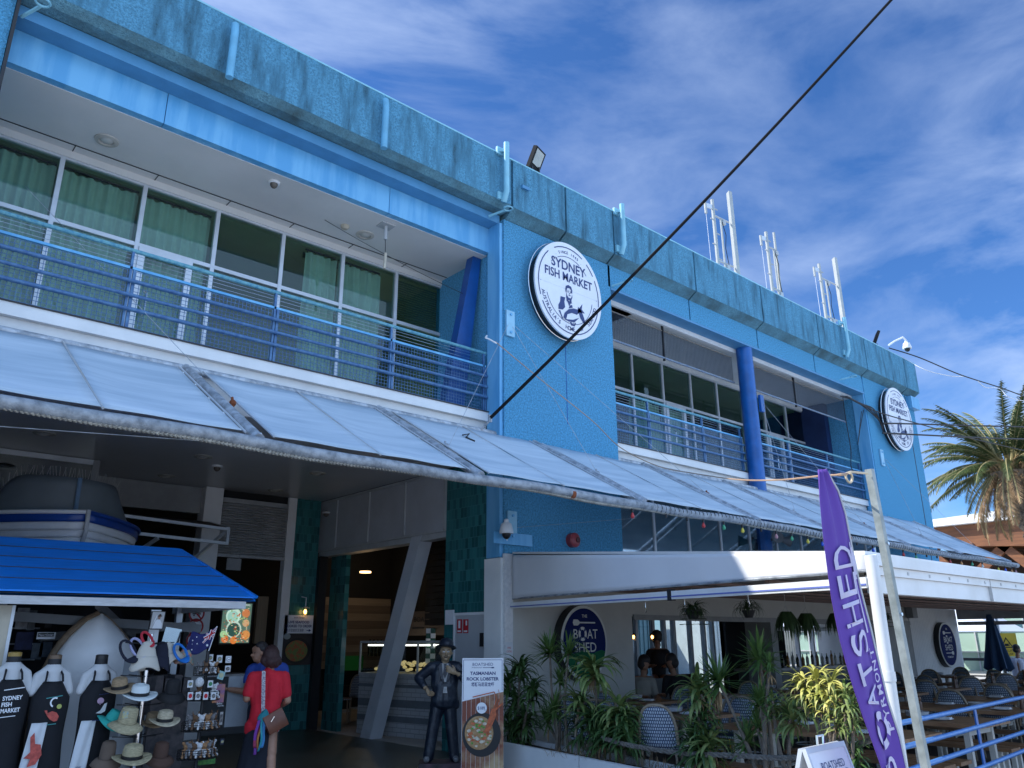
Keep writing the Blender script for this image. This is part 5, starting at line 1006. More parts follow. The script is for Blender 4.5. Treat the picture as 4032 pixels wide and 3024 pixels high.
# interior lamp and far counter
lp_ = bpy.data.lights.new('inner_lamp', 'POINT'); lp_.energy = 9; lp_.color = (1, .72, .45); lp_.shadow_soft_size = .12; lo_ = bpy.data.objects.new('inner_lamp', lp_); COL.objects.link(lo_); lo_.location = (11.2, 17.9, 3.5)
q = MB(); c = J_(795, 525, 13.6); q.lathe([(.11, 0), (.11, .03)], c, 18); q.ob('ceiling_lamp', M('warm_disc', (1, .7, .4), em=(1, .62, .28), es=3.0), lab='glowing round ceiling lamp inside the dark restaurant', cat='ceiling light')
gs = MB(); a = J_(590, 1010, Y=19.3); b = J_(780, 1090, Y=19.3); gs.box((a.x, 19.3, b.z), (b.x, 19.36, a.z)); gs.ob('green_screen', M('green_scr', (.01, .07, .02), em=(.01, .10, .02), es=.10), lab='dark green lit window strip below the striped timber wall', cat='screen')
T = thing('service_counter', 'white tiled counter with grey stripes and glass display case', 'counter', (8.7, 12.8, 0))
ca = Vector((8.42, 13.95, 0)); cbv = Vector((9.0, 10.95, 0)); dd = (cbv-ca).normalized(); nn_ = Vector((-dd.y, dd.x, 0))
q = MB(); q.prism([ca, cbv, cbv+nn_*.7, ca+nn_*.7], (0, 0, 1.02)); q.ob('counter_body', m_brk, T)
for z, hgt in ((.88, .05), (.62, .13), (.34, .10)): q = MB(); q.prism([ca-nn_*.006+Vector((0, 0, z-hgt)), cbv-nn_*.006+Vector((0, 0, z-hgt)), cbv+nn_*.02+Vector((0, 0, z-hgt)), ca+nn_*.02+Vector((0, 0, z-hgt))], (0, 0, hgt)); q.ob('grey_stripe', M('stripe_grey', (.15, .17, .19), r=.4), T)
q = MB(); q.prism([ca-nn_*.03+Vector((0, 0, 1.02)), cbv-nn_*.03+Vector((0, 0, 1.02)), cbv+nn_*.75+Vector((0, 0, 1.02)), ca+nn_*.75+Vector((0, 0, 1.02))], (0, 0, .05)); q.ob('counter_top', m_aludk, T)
q = MB()
for t in (0, .5, 1): p = ca.lerp(cbv, t); q.box((p.x-.015, p.y-.015, 1.07), (p.x+.015, p.y+.015, 1.62))
q.bar(ca+Vector((0, 0, 1.62)), cbv+Vector((0, 0, 1.62)), .04); q.ob('case_frame', m_aludk, T)
q = MB(); q.prism([ca+Vector((0, 0, 1.07)), cbv+Vector((0, 0, 1.07)), cbv+nn_*.005+Vector((0, 0, 1.07)), ca+nn_*.005+Vector((0, 0, 1.07))], (0, 0, .53)); q.ob('case_glass', m_glc, T)
q = MB(); fo = ca.lerp(cbv, .25)
for i in range(60): p = ca.lerp(cbv, random.uniform(.1, .9))+nn_*random.uniform(.1, .4); q.ball((p.x, p.y, 1.12+random.uniform(0, .14)), (.05, .05, .03), 6, 4)
q.ob('ice_and_seafood', M('lit_food', (.75, .62, .30), em=(.8, .6, .25), es=.35, s=20, c2=(.6, .55, .45)), T)
q = MB(); q.bar(ca+nn_*.2+Vector((0, 0, 1.56)), cbv+nn_*.2+Vector((0, 0, 1.56)), .03); q.ob('case_light', M('case_tube', (1, 1, .95), em=(1, .95, .85), es=2.5), T)
T = thing('overhead_sign', 'brown hanging sign lettered BOAT SHED PYRMONT above the counter', 'sign', (9.3, 11.8, 2.0))
f = FR(J_(1040, 890, X=9.25), (0, -1, 0), (0, 0, 1), 1); q = MB(); f.rect(q, 0, 0, 1.5, .45, 0, .02); q.ob('board', M('brown_board', (.12, .09, .07), r=.6), T)
q = MB(); text(q, f, 'BOAT SHED', .7, .3, .09, .9, d=.03); text(q, f, 'PYRMONT', .9, .12, .04, .4, d=.03); f.line(q, [(.2, .14), (.6, .14)], .03, .03); q.ob('lettering', m_blk, T)
for i, (a, b) in enumerate([(1160, 975), (1187, 975)]):
    p = J_(a, b, X=8.95); T = thing('checked_cup_stack', 'tall stack of green and white checked cups on the counter, %s one' % ('left', 'right')[i], 'cups', (p.x, p.y, 1.5), group='checked cup stacks')
    for k in range(7):
        for c_ in range(4): q = MB(); q.lathe([(.055, 0), (.06, .085)], (p.x, p.y, 1.24+k*.088), 4); 
        q.ob('cup', (m_whp, M('cup_green', (.01, .08, .05), r=.5))[(k+i) % 2], T)
# bottle row
for i in range(5):
    p = J_(820+i*22, 975, Y=15.4); T = MB().lathe([(.04, 0), (.042, .2), (.015, .27), (.014, .34)], (p.x, 15.4, p.z-.12), 8).ob('wine_bottle', M('bottle_dark', (.01, .02, .012), r=.15), lab='dark wine bottle on the shelf behind the slanting pillar, %s' % ('first', 'second', 'third', 'fourth', 'fifth')[i], cat='bottle', group='wine bottles behind the pillar')
# red fire signs on the grey door and the white notice
for i, (a, b, c, d) in enumerate([(1328, 795, 1355, 875), (1364, 795, 1392, 875)]):
    p = J_(a, b, X=8.03); r_ = J_(c, d, X=8.03); T = thing('fire_sign', 'small red and white fire sign on grey door, %s of two' % ('left', 'right')[i], 'sign', (8.03, (p.y+r_.y)/2, r_.z)); f = FR((8.035, max(p.y, r_.y), r_.z), (0, -1, 0), (0, 0, 1)); w = abs(p.y-r_.y); h = p.z-r_.z
    q = MB(); f.rect(q, 0, 0, w, h, 0, .004); q.ob('plate', M('sign_red'), T); q = MB(); f.rect(q, w*.3, h*.35, w*.7, h*.9, .006) if i == 0 else f.rect(q, w*.5, h*.55, w*.8, h*.9, .006); f.rect(q, w*.15, h*.08, w*.85, h*.2, .006); q.ob('symbol', m_swht, T)
p = J_(1262, 742, X=8.03); r_ = J_(1310, 825, X=8.03); MB().box((8.02, min(p.y, r_.y), r_.z), (8.035, max(p.y, r_.y), p.z)).ob('blank_notice', m_swht, lab='blank white notice on teal tiles beside the grey door', cat='notice')
p = at(1957, 2560, Y=9.25); T = thing('fire_control_sign', 'small grey sign reading FIRE CONTROL on the white pier', 'sign', p); MB().box((8.01, 9.208, p.z-.11), (8.14, 9.218, p.z+.11)).ob('plate', m_alu, T); q = MB(); f = FR((8.075, 9.207, p.z), (1, 0, 0), (0, 0, 1)); text(q, f, 'FIRE', 0, .03, .028, .07, d=.001); text(q, f, 'CONTROL', 0, -.02, .028, .11, d=.001); q.ob('lettering', M('sign_red'), T)
# ---------------------------------------------------------------- people and statue (bodies in local space: x right in view, y away, z up)
m_skin = M('skin', (.38, .20, .13), r=.5, v=.08, s=20); m_skd = M('skin_tan', (.30, .15, .09), r=.5, v=.08, s=20)
def fingers(w, d, side, s=1.0, curl=.5, spread=(0, 0, 1)):
    """palm and five fingers as capsules: w wrist, d direction of the hand, side = across the palm"""
    w = Vector(w); d = Vector(d).normalized(); a = Vector(side).normalized(); n = d.cross(a).normalized(); o = []
    o.append((tuple(w), .024*s, tuple(w+d*.045*s), .026*s)); o.append((tuple(w+d*.03*s+a*.018*s), .017*s, tuple(w+d*.085*s+a*.026*s), .014*s)); o.append((tuple(w+d*.03*s-a*.018*s), .017*s, tuple(w+d*.085*s-a*.026*s), .014*s)); o.append((tuple(w+d*.05*s), .02*s, tuple(w+d*.088*s), .015*s))
    for i, (off, l) in enumerate([(-.033, .062), (-.011, .075), (.011, .080), (.033, .070)]):
        b = w+d*.09*s+a*off*s; m = b+(d*cos(curl*.5)+n*sin(curl*.5))*l*.5*s+a*off*.1; e = m+(d*cos(curl*1.4)+n*sin(curl*1.4))*l*.5*s
        o.append((tuple(b), .0095*s, tuple(m), .0088*s)); o.append((tuple(m), .0088*s, tuple(e), .0075*s))
    b = w+d*.03*s+a*.032*s; m = b+(d*.6+a*.75+n*.3).normalized()*.035*s; e = m+(d*.9+a*.25+n*.3).normalized()*.032*s
    o.append((tuple(b), .012*s, tuple(m), .011*s)); o.append((tuple(m), .011*s, tuple(e), .009*s)); return o
# woman in red seen from behind
loc_, rz_ = ground(1068, 10.0)
P = thing('person', 'person in red t-shirt and dark skirt seen from behind with brown bag', 'person', loc_, rz_)
ORG[P.name] = Vector((0, 0, 0))
armL = [((-.165, .0, 1.27), .052, (-.215, -.02, 1.03), .041), ((-.215, -.02, 1.03), .041, (-.19, .16, 1.03), .030)] + fingers((-.18, .21, 1.04), (.1, 1, .15), (0, 0, 1), .95, .9)
armR = [((.175, .0, 1.27), .052, (.235, .0, 1.00), .040), ((.235, .0, 1.00), .040, (.16, .18, .93), .030)] + fingers((.15, .22, .93), (-.4, .9, .1), (0, 0, 1), .95, .9)
legs = [((-.08, .02, .74), .07, (-.085, .03, .46), .058), ((-.085, .03, .46), .055, (-.085, .02, .09), .036), ((-.085, .04, .05), .036, (-.09, .17, .035), .030), ((.08, .0, .74), .07, (.10, -.05, .46), .058), ((.10, -.06, .42), .056, (.13, -.12, .10), .036), ((.13, -.13, .06), .036, (.15, .0, .035), .030)]
body = [((0, .03, .86), .10, (0, .03, 1.02), .09), ((-.05, .03, 1.05), .075, (-.05, .03, 1.20), .075), ((.05, .03, 1.05), .075, (.05, .03, 1.20), .075), ((-.12, .01, 1.265), .045, (.12, .01, 1.265), .045), ((.015, .01, 1.30), .047, (.01, .02, 1.42), .046), ((.005, .03, 1.475), .078), ((.005, .04, 1.50), .080), ((-.01, .10, 1.43), .05), ((-.012, .135, 1.455), .014), ((.075, .03, 1.46), .016)]
clay('body', body+armL+armR+legs, m_skin, P, .009, 3)
clay('tshirt', [((-.05, .01, .80), .125, (-.055, .01, .98), .105), ((.05, .01, .80), .125, (.055, .01, .98), .105), ((-.07, .01, 1.0), .105, (-.07, .02, 1.20), .108), ((.07, .01, 1.0), .105, (.07, .02, 1.20), .108), ((-.135, .01, 1.262), .062, (.135, .01, 1.262), .062), ((-.165, .0, 1.26), .066, (-.205, -.012, 1.09), .064), ((.175, .0, 1.26), .066, (.215, .0, 1.07), .060), ((0, .01, 1.29), .075, (.005, .015, 1.33), .055), ((-.13, .01, .74), .09, (.10, .01, .74), .09), ((-.155, .01, .70), .062, (.10, .01, .70), .062)], M('tshirt_red', (.56, .012, .028), r=.85, v=.10, s=7, b=.8, bs=9), P, .012, 4)
q = MB(); q.grid(lambda u, v: ((.158+.045*v)*cos(2*pi*u)*(1+.04*sin(9*2*pi*u)*v)-.035*v*.6-.03, .02+(.11+.04*v)*sin(2*pi*u)*(1+.05*sin(8*2*pi*u)*v), .71-.42*v), 60, 10); q.ob('skirt', M('skirt_navy', (.010, .012, .022), r=.9), P, smooth=True, thick=.006)
m_hair = M('hair_auburn', (.045, .016, .014), r=.45, v=.5, s=30, stretch=(6, 6, 1), b=.6, bs=50)
hc = [((.01, .0, 1.50), .098), ((.01, .02, 1.525), .085), ((-.045, -.01, 1.44), .062), ((.065, -.01, 1.44), .066), ((.02, -.045, 1.43), .07), ((.10, .0, 1.415), .040), ((.07, -.03, 1.39), .04), ((-.03, -.04, 1.395), .035), ((.03, -.05, 1.385), .036)]
clay('hair', hc, m_hair, P, .01, 2)
st = MB(); st.grid(lambda u, v: (-.075+.03*v+u*.040, -.105-.028*sin(pi*v)+(.10 if v < .04 else 0)*0-.0, 1.325-.43*v), 2, 14); st.ob('bag_strap', M('strap_zigzag', (.50, .48, .50), r=.8, c2=(.20, .17, .22), s=60, stretch=(1, 1, 1.5), lo=.48, hi=.52), P, thick=.008)
q = MB(); q.X = Matrix.Translation((.115, -.155, .80)) @ Matrix.Rotation(radians(-28), 4, 'Y') @ Matrix.Rotation(.2, 4, 'Z')
q.grid(lambda u, v: (.115*(1 if abs(cos(2*pi*u)) > .7 else 1)*max(-1, min(1, 1.35*cos(2*pi*u))), .05*max(-1, min(1, 1.35*sin(2*pi*u)))*(sin(pi*(.08+.84*v))**.4), -.10+.20*v), 24, 8); bag = q.ob('handbag', M('leather_brown', (.14, .045, .022), r=.4, v=.2, s=9), P, smooth=True)
q = MB(); q.bar((.10, -.225, .855), (.07, -.225, .80), .014, .008); q.ob('zip_pull', m_steel, bag)
sc_ = MB(); sc_.grid(lambda u, v: (-.015+.05*sin(pi*v)*(u-.5)*2.3-.045*v+.02, -.175-.02*sin(pi*u), .93-.17*v), 6, 8); sc_.ob('scarf_knot', M('scarf_teal', (.01, .20, .24), r=.7), P, smooth=True, thick=.01)
for i, (c, x, w) in enumerate([((.30, .03, .08), -.075, .035), ((.45, .18, .04), -.05, .02), ((.18, .04, .30), -.085, .03), ((.04, .20, .42), -.02, .04), ((.02, .26, .30), -.035, .02)]):
    sc_ = MB(); sc_.grid(lambda u, v: (x+w*(u-.5)+.012*sin(v*6+i)+.035*(1-v)*(.5 if i != 3 else 1), -.18-.008*i+.015*sin(v*5+i*2), .82-(.28+.035*(i % 3))*v), 3, 12); sc_.ob('scarf_tail', M('scarf_%d' % i, c, r=.75, v=.2), P, smooth=True, thick=.006)
# man behind her reaching to the rack
P2 = thing('person', 'balding dark-haired person in blue, mostly hidden behind the person in red, reaching left', 'person', loc_+Vector((cos(rz_)*-.02-sin(rz_)*.5, sin(rz_)*-.02+cos(rz_)*.5, 0)), rz_); ORG[P2.name] = Vector((0, 0, 0))
arm = [((-.18, .0, 1.33), .055, (-.22, -.05, 1.08), .042), ((-.22, -.05, 1.08), .042, (-.40, -.10, 1.11), .030)] + fingers((-.45, -.11, 1.12), (-1, -.1, .1), (0, 0, 1), .95, .9)
clay('body', [((0, .0, .9), .14, (0, .0, 1.3), .15), ((-.15, 0, 1.33), .06, (.15, 0, 1.33), .06), ((-.04, -.0, 1.35), .058, (-.09, -.03, 1.44), .056), ((-.105, -.03, 1.535), .083), ((-.125, -.05, 1.48), .062), ((-.135, -.07, 1.445), .042), ((-.178, -.075, 1.50), .014, (-.195, -.085, 1.485), .016), ((-.17, -.065, 1.455), .018), ((-.155, -.03, 1.55), .045), ((-.09, .0, .8), .09, (-.09, 0, .45), .065), ((-.09, 0, .45), .06, (-.09, 0, .08), .04), ((.09, .0, .8), .09, (.09, 0, .45), .065), ((.09, 0, .45), .06, (.09, 0, .08), .04), ((-.09, -.03, .04), .04, (-.1, -.18, .035), .03), ((.09, -.03, .04), .04, (.1, -.18, .035), .03), ((-.075, -.105, 1.50), .018)] + arm, m_skd, P2, .010, 3)
clay('hair', [((-.085, -.0, 1.565), .082), ((-.06, -.01, 1.53), .078), ((-.055, -.045, 1.50), .052), ((-.10, -.045, 1.585), .060), ((-.075, -.075, 1.56), .045)], M('hair_dark', (.02, .015, .014), r=.6, v=.3), P2, .01, 2)
clay('shirt', [((0, 0, .95), .155, (0, 0, 1.3), .165), ((-.16, 0, 1.33), .07, (.17, 0, 1.33), .075), ((.18, 0, 1.33), .07, (.22, 0, 1.15), .065), ((-.18, 0, 1.32), .066, (-.21, -.02, 1.2), .06)], M('shirt_blue', (.02, .06, .30), r=.8), P2, .013, 3)
clay('trousers', [((-.09, .0, .88), .10, (-.09, 0, .45), .08), ((.09, .0, .88), .10, (.09, 0, .45), .08), ((-.06, 0, .9), .1, (.06, 0, .9), .1)], m_nv, P2, .014, 2)
MB().ball((-.158, -.098, 1.515), (.008, .006, .006), 8, 6).ob('eye', m_blk, P2)
# ---------------------------------------------------------------- painted statue of a man in a bowler hat
loc_, rz_ = ground(1748, 11.7)
St = thing('statue', 'weathered painted statue of a smiling man in dark suit and bowler hat', 'statue', loc_, rz_); ORG[St.name] = Vector((0, 0, 0))
m_suit = M('statue_suit', (.012, .018, .032), r=.35, s=11, c2=(.05, .065, .085), lo=.50, hi=.80, b=.3, bs=30)
m_sskin = M('statue_skin', (.36, .25, .15), r=.35, v=.25, s=18)
b0 = .09
hs = [((0, .02, 1.02), .09, (0.02, .02, 1.20), .09), ((-.10, 0, 1.28), .04, (.14, 0, 1.28), .04), ((.02, 0, 1.33), .055, (.03, -.01, 1.44), .055), ((.03, -.01, 1.50), .085), ((.03, -.015, 1.455), .078), ((.03, -.03, 1.425), .062), ((-.005, -.07, 1.435), .030), ((.065, -.07, 1.435), .030), ((.035, -.098, 1.475), .012, (.038, -.112, 1.455), .017), ((.03, -.08, 1.395), .026), ((-.055, 0, 1.47), .018), ((.115, 0, 1.47), .018),
      ((-.14, .0, 1.30), .06, (-.345, .06, 1.14), .05), ((-.345, .06, 1.14), .048, (-.24, -.06, 1.02), .034)] + fingers((-.22, -.09, 1.01), (.35, -.3, -.6), (.5, .5, 0), 1.05, 1.5) + [((.18, .0, 1.30), .06, (.285, -.05, 1.13), .05), ((.285, -.05, 1.13), .046, (.21, -.15, 1.20), .032)] + fingers((.18, -.165, 1.215), (-.75, -.15, .35), (.2, -.1, .9), 1.05, .6) + [((-.06, .02, .85), .05, (-.125, .01, .5), .04), ((-.125, .01, .5), .04, (-.178, .01, .2), .035), ((.09, .02, .85), .05, (.13, .01, .5), .04), ((.13, .01, .5), .04, (.17, .01, .2), .035)]
clay('body', hs, m_sskin, St, .009, 2)
clay('suit_jacket', [((-.02, .01, .86), .15, (0, .01, 1.05), .14), ((.07, .01, .86), .15, (.05, .01, 1.05), .14), ((-.05, .01, 1.08), .125, (-.04, .01, 1.25), .12), ((.09, .01, 1.08), .125, (.08, .01, 1.25), .12), ((-.12, .01, 1.30), .075, (.16, .01, 1.30), .075), ((-.16, .0, 1.295), .075, (-.345, .06, 1.145), .066), ((-.345, .06, 1.145), .064, (-.262, -.035, 1.045), .050), ((.19, .0, 1.295), .075, (.29, -.05, 1.14), .066), ((.29, -.05, 1.14), .062, (.235, -.13, 1.185), .048), ((-.10, .0, .82), .075, (-.11, .0, .80), .07), ((.16, .0, .82), .075, (.17, .0, .80), .07)], m_suit, St, .012, 3)
clay('trousers', [((-.04, .02, .90), .12, (.07, .02, .90), .12), ((-.06, .02, .86), .10, (-.125, .01, .5), .082), ((-.125, .01, .5), .082, (-.178, .01, .15), .075), ((.09, .02, .86), .10, (.13, .01, .5), .082), ((.13, .01, .5), .082, (.170, .01, .15), .072)], m_suit, St, .012, 3)
sh = MB(); f = FR((.02, -.128, 1.20), (1, 0, 0), (0, .05, 1))
f.poly(sh, [(-.055, .14), (.06, .14), (.045, .02), (.02, -.10), (-.01, -.10), (-.035, .02)], 0, .012); f.poly(sh, [(-.02, -.24), (.04, -.24), (.03, -.16), (-.01, -.16)], .022, .01); sh.ob('shirt_front', M('statue_shirt', (.40, .40, .40), r=.4, v=.2, s=20), St)
q = MB(); f.poly(q, [(-.012, .11), (.018, .11), (.028, .0), (.003, -.06), (-.022, .0)], .016, .01); f.poly(q, [(-.02, .135), (.025, .135), (.012, .105), (-.008, .105)], .018, .012); q.ob('necktie', m_suit, St)
q = MB(); f.poly(q, [(-.06, .15), (-.04, .13), (-.03, .02), (-.0, -.12), (-.045, -.06), (-.085, .05), (-.08, .07), (-.09, .10)], .004, .02); f.poly(q, [(.065, .15), (.05, .13), (.045, .02), (.015, -.12), (.06, -.06), (.09, .05), (.08, .07), (.095, .10)], .004, .02); q.ob('lapel', m_suit, St)
for x, y in ((-.195, 0), (.185, 0)): clay('shoe', [((x, .03, b0+.045), .042, (x*1.04, -.10, b0+.038), .040)], M('shoe_paint', (.30, .31, .32), s=16, c2=(.06, .06, .07)), St, .009, 2)
q = MB(); q.X = Matrix.Translation((.03, .0, 1.545)) @ Matrix.Rotation(radians(-12), 4, 'X') @ Matrix.Rotation(.06, 4, 'Y')
q.lathe([(.100, 0), (.104, .03), (.098, .08), (.07, .118), (.03, .132), (.005, .134)], (0, 0, 0), 26, 1, 1.1); q.lathe([(.10, -.002), (.135, -.006), (.148, .008), (.142, .014), (.10, .008)], (0, 0, 0), 26, 1, 1.15); q.ob('bowler_hat', m_suit, St, smooth=True)
q = MB(); 
for x in (0, .062): q.ball((x, -.092, 1.492), (.015, .008, .009), 10, 6)
q.ob('eye', m_swht, St); q = MB()
for x in (.002, .064): q.ball((x, -.098, 1.492), (.006, .006, .007), 8, 5)
q.ob('pupil', m_blk, St); q = MB()
for x, s_ in ((-.002, -1), (.064, 1)): q.tube([(x-.02, -.093, 1.512+.004*(s_ < 0)), (x, -.098, 1.519), (x+.02, -.091, 1.512+.004*(s_ > 0))], .004, 5)
q.ob('eyebrow', M('hair_dark'), St); q = MB(); q.tube([(.0, -.098, 1.430), (.018, -.106, 1.420), (.045, -.106, 1.420), (.066, -.096, 1.432)], .0055, 6); q.ball((.035, -.112, 1.442), (.012, .007, .005), 8, 5); q.ob('mouth', m_blk, St)
q = MB(); q.box((-.30, -.20, 0), (.34, .26, b0)); q.ob('plinth', M('plinth_black', (.02, .018, .02), r=.5, s=9, c2=(.10, .05, .07)), St)
# ---------------------------------------------------------------- lobster poster stand
a = at(1821, 2592, Y=8.35); b = at(1982, 2592, Y=8.0); rr = (b-a); rr.z = 0; w = rr.length; rr.normalize(); zb = .10; H_ = a.z
T = thing('poster_stand', 'upright poster TASMANIAN ROCK LOBSTER beside the statue', 'sign', (a.x, a.y, 0)); f = FR((a.x, a.y, zb), rr, (0, 0, 1)); h = H_-zb
q = MB(); f.rect(q, 0, 0, w, h, -.03, .03); q.ob('frame', m_whp, T)
q = MB(); f.poly(q, [(0, h*.615), (w, h*.70), (w, h), (0, h)], .002); q.ob('poster_top', m_swht, T)
q = MB(); 
for i in range(9): f.poly(q, [(w*i/9+.004, 0), (w*(i+1)/9, 0), (w*(i+1)/9, h*(.615+.085*(i+1)/9)), (w*i/9+.004, h*(.615+.085*i/9))], .002)
q.ob('timber_photo', M('poster_timber', (.20, .045, .02), r=.4, s=1.5, c2=(.50, .36, .20), stretch=(1, 1, 1.2), lo=.45, hi=.60), T)
q = MB(); f.poly(q, [(w*.5+w*.46*cos(t*pi/18)-w*.02, h*.33+h*.19*sin(t*pi/18)) for t in range(36)], .006); q.ob('bowl', m_blk, T)
q = MB(); f.disc(q, w*.42, h*.345, w*.34, h*.145, .01, k=30); q.ob('soup', M('soup', (.36, .17, .05), r=.3, s=30, c2=(.45, .30, .15)), T)
fd = random.Random(3)
for n_, c, k, rr_ in (('fish_pieces', (.62, .55, .42), 26, .022), ('lobster_pieces', (.55, .14, .05), 16, .022), ('herbs', (.10, .32, .04), 22, .014)):
    q = MB()
    for i in range(k): an = fd.uniform(0, 6.28); ra = fd.random()**.5; s_ = fd.uniform(.6, 1.3); f.disc(q, w*.42+w*.29*ra*cos(an), h*.345+h*.12*ra*sin(an), rr_*s_, rr_*s_*.7, .014+i*.0004, .0003, k=7)
    q.ob(n_, M(n_, c, r=.6, v=.3, s=40), T)
q = MB(); mlb = M('lobster_red', (.52, .12, .04), r=.5, v=.3, s=30)
f.poly(q, [(w*.55, h*.36), (w*.72, h*.55), (w*.80, h*.56), (w*.84, h*.50), (w*.72, h*.40), (w*.64, h*.33)], .028); f.line(q, [(w*.76, h*.54), (w*.84, h*.64), (w*.78, h*.70), (w*.26, h*.655)], .012, .03); f.line(q, [(w*.80, h*.54), (w*.95, h*.59), (w*.99, h*.60)], .02, .03); f.line(q, [(w*.82, h*.56), (w*.92, h*.66), (w*.88, h*.72)], .006, .03); f.line(q, [(w*.78, h*.52), (w*.90, h*.63)], .016, .03); q.ob('lobster', mlb, T)
q = MB(); f.disc(q, w*.48, h*.56, w*.125, None, .032, k=30); q.ob('price_badge', m_swht, T)
q = MB(); text(q, f, '$189', w*.47, h*.56, .035, w*.17, d=.036, bold=.01); text(q, f, 'kg', w*.56, h*.545, .012, d=.036); text(q, f, 'BOATSHED', w*.5, h*.945, .035, w*.50, d=.006); text(q, f, 'PYRMONT', w*.36, h*.915, .014, w*.25, d=.006); f.line(q, [(w*.5, h*.915), (w*.72, h*.915)], .006, .006); f.disc(q, w*.74, h*.915, .02, .008, .006, k=14)
text(q, f, 'TASMANIAN', w*.5, h*.865, .036, w*.62, d=.006, bold=.035); text(q, f, 'ROCK LOBSTER', w*.5, h*.815, .036, w*.78, d=.006, bold=.035); text(q, f, '塔斯马尼亚龙虾', w*.5, h*.765, .035, w*.55, d=.006, bold=.02)
for l in ([(w*.03, h*.63), (w*.03, h*.985), (w*.97, h*.985), (w*.97, h*.71)],): f.line(q, l, .005, .006)
q.ob('lettering', m_navy, T)
q = MB(); f.rect(q, -.01, -.10, w+.01, .0, -.03, .04); q.ob('foot', m_blk, T); q = MB(); text(q, f, 'BOATSHED', w*.5, -.045, .05, w*.9, d=.014); q.ob('foot_lettering', m_swht, T)
# ---------------------------------------------------------------- terrace canopy
T = thing('terrace_canopy', 'white restaurant canopy with fabric side valance, gutter and downpipe', 'canopy', (8.1, 9.2, 2))
w0 = Vector((8.14, 9.2, 0)); w1 = Vector((6.44, 2.97, 0)); cd = (w1-w0).normalized(); cn = Vector((-cd.y, cd.x, 0))*-1
if cn.x > 0: cn = -cn
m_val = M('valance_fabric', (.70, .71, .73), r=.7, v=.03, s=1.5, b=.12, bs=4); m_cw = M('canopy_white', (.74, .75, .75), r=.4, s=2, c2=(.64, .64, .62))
def vz(t, a, b): return a+(b-a)*t
q = MB(); q.grid(lambda u, v: w0.lerp(w1, u) + Vector((0, 0, vz(u, 2.88, 2.30) - v*(vz(u, 2.88, 2.30)-vz(u, 2.235, 2.165)))) + cn*(.012*sin(u*40)*v*(1-v)*1.5+.01*sin(u*13+2)*v), 60, 8); q.ob('valance', m_val, T, smooth=True, thick=.008)
MB().tube([w0+Vector((0, 0, 2.235)), w1+Vector((0, 0, 2.165))], .014, 6).ob('valance_pole', m_galvd, T)
wm = w0.lerp(w1, .60)
for a, b in ((w0.lerp(w1, .0), wm-cd*.02), (wm+cd*.05, w1)):
    ta = (a-w0).length/(w1-w0).length; tb = (b-w0).length/(w1-w0).length
    q = MB(); q.bar(a+Vector((0, 0, vz(ta, 2.135, 2.07))), b+Vector((0, 0, vz(tb, 2.135, 2.07))), .07, .085); q.ob('roller_blind', m_cw, T)
    q = MB(); q.bar(a+cn*.04+Vector((0, 0, vz(ta, 2.12, 2.055))), b+cn*.04+Vector((0, 0, vz(tb, 2.12, 2.055))), .006, .014); q.ob('blind_stripe', M('stripe_blue', (.12, .16, .45), r=.6), T)
q = MB(); q.box((wm.x-.03, wm.y-.03, 2.04), (wm.x+.04, wm.y+.03, 2.16)); q.ob('blind_bracket', m_blk, T)
for t in (.52, .63, .78):
    p = w0.lerp(w1, t); q = MB(); q.tube([p+Vector((.03, 0, 2.05)), p+Vector((.03, 0, 1.99)), p+Vector((.05, 0, 1.96)), p+Vector((.03, 0, 1.93))], .005, 5); q.ob('hook', m_steel, T)
q = MB(); q.prism([(8.14, 9.2, 2.90), (6.44, 2.97, 2.29), (25.1, 2.97, 2.29), (25.1, 9.2, 2.90)], (0, 0, .03)); q.ob('roof_sheet', m_cw, T)
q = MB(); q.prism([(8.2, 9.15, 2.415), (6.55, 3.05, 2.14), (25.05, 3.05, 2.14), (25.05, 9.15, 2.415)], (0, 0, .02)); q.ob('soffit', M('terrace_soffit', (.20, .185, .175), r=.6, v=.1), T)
for i in range(7):
    y = 3.3+i*.85; z = 2.13+(y-3.05)*.0451; MB().box((6.62+(y-3)*.27, y, z-.03), (25.04, y+.05, z)).ob('batten', M('batten_brown', (.16, .10, .085), r=.6), T)
MB().box((6.44, 2.88, 2.20), (25.1, 2.98, 2.285)).ob('gutter', m_cw, T); MB().box((6.44, 2.91, 2.13), (25.1, 2.98, 2.197)).ob('gutter', m_cw, T)
MB().box((6.50, 2.935, 1.99), (25.1, 3.02, 2.128)).ob('fascia', m_cw, T)
q = MB()
for i in range(46): q.box((6.6+i*.44, 2.925, 2.15), (6.625+i*.44, 2.905, 2.175))
q.ob('fascia_fixing', m_aludk, T)
q = MB()
for x in (8.95, 11.8, 14.6, 17.5): q.box((x, 2.905, 1.99), (x+.006, 2.94, 2.197))
q.ob('fascia_joint', m_aludk, T)
q = MB(); q.tube([(6.45, 2.93, 2.28), (6.45, 2.93, 0)], .05, 16); q.tube([(6.45, 2.93, 1.40), (6.45, 2.93, 1.33)], .056, 16); q.ob('downpipe', m_cw, T, smooth=True)
for x in (10.9, 15.5, 20.1, 24.8): MB().box((x, 3.02, 0), (x+.09, 3.11, 2.14)).ob('post', m_cw, T)
MB().box((25.0, 3.1, 2.13), (25.06, 9.15, 2.42)).ob('end_panel', M('end_grey', (.30, .31, .32), r=.7), T); MB().box((25.0, 3.1, 1.97), (25.06, 9.15, 2.07)).ob('end_blind', M('end_grey'), T)
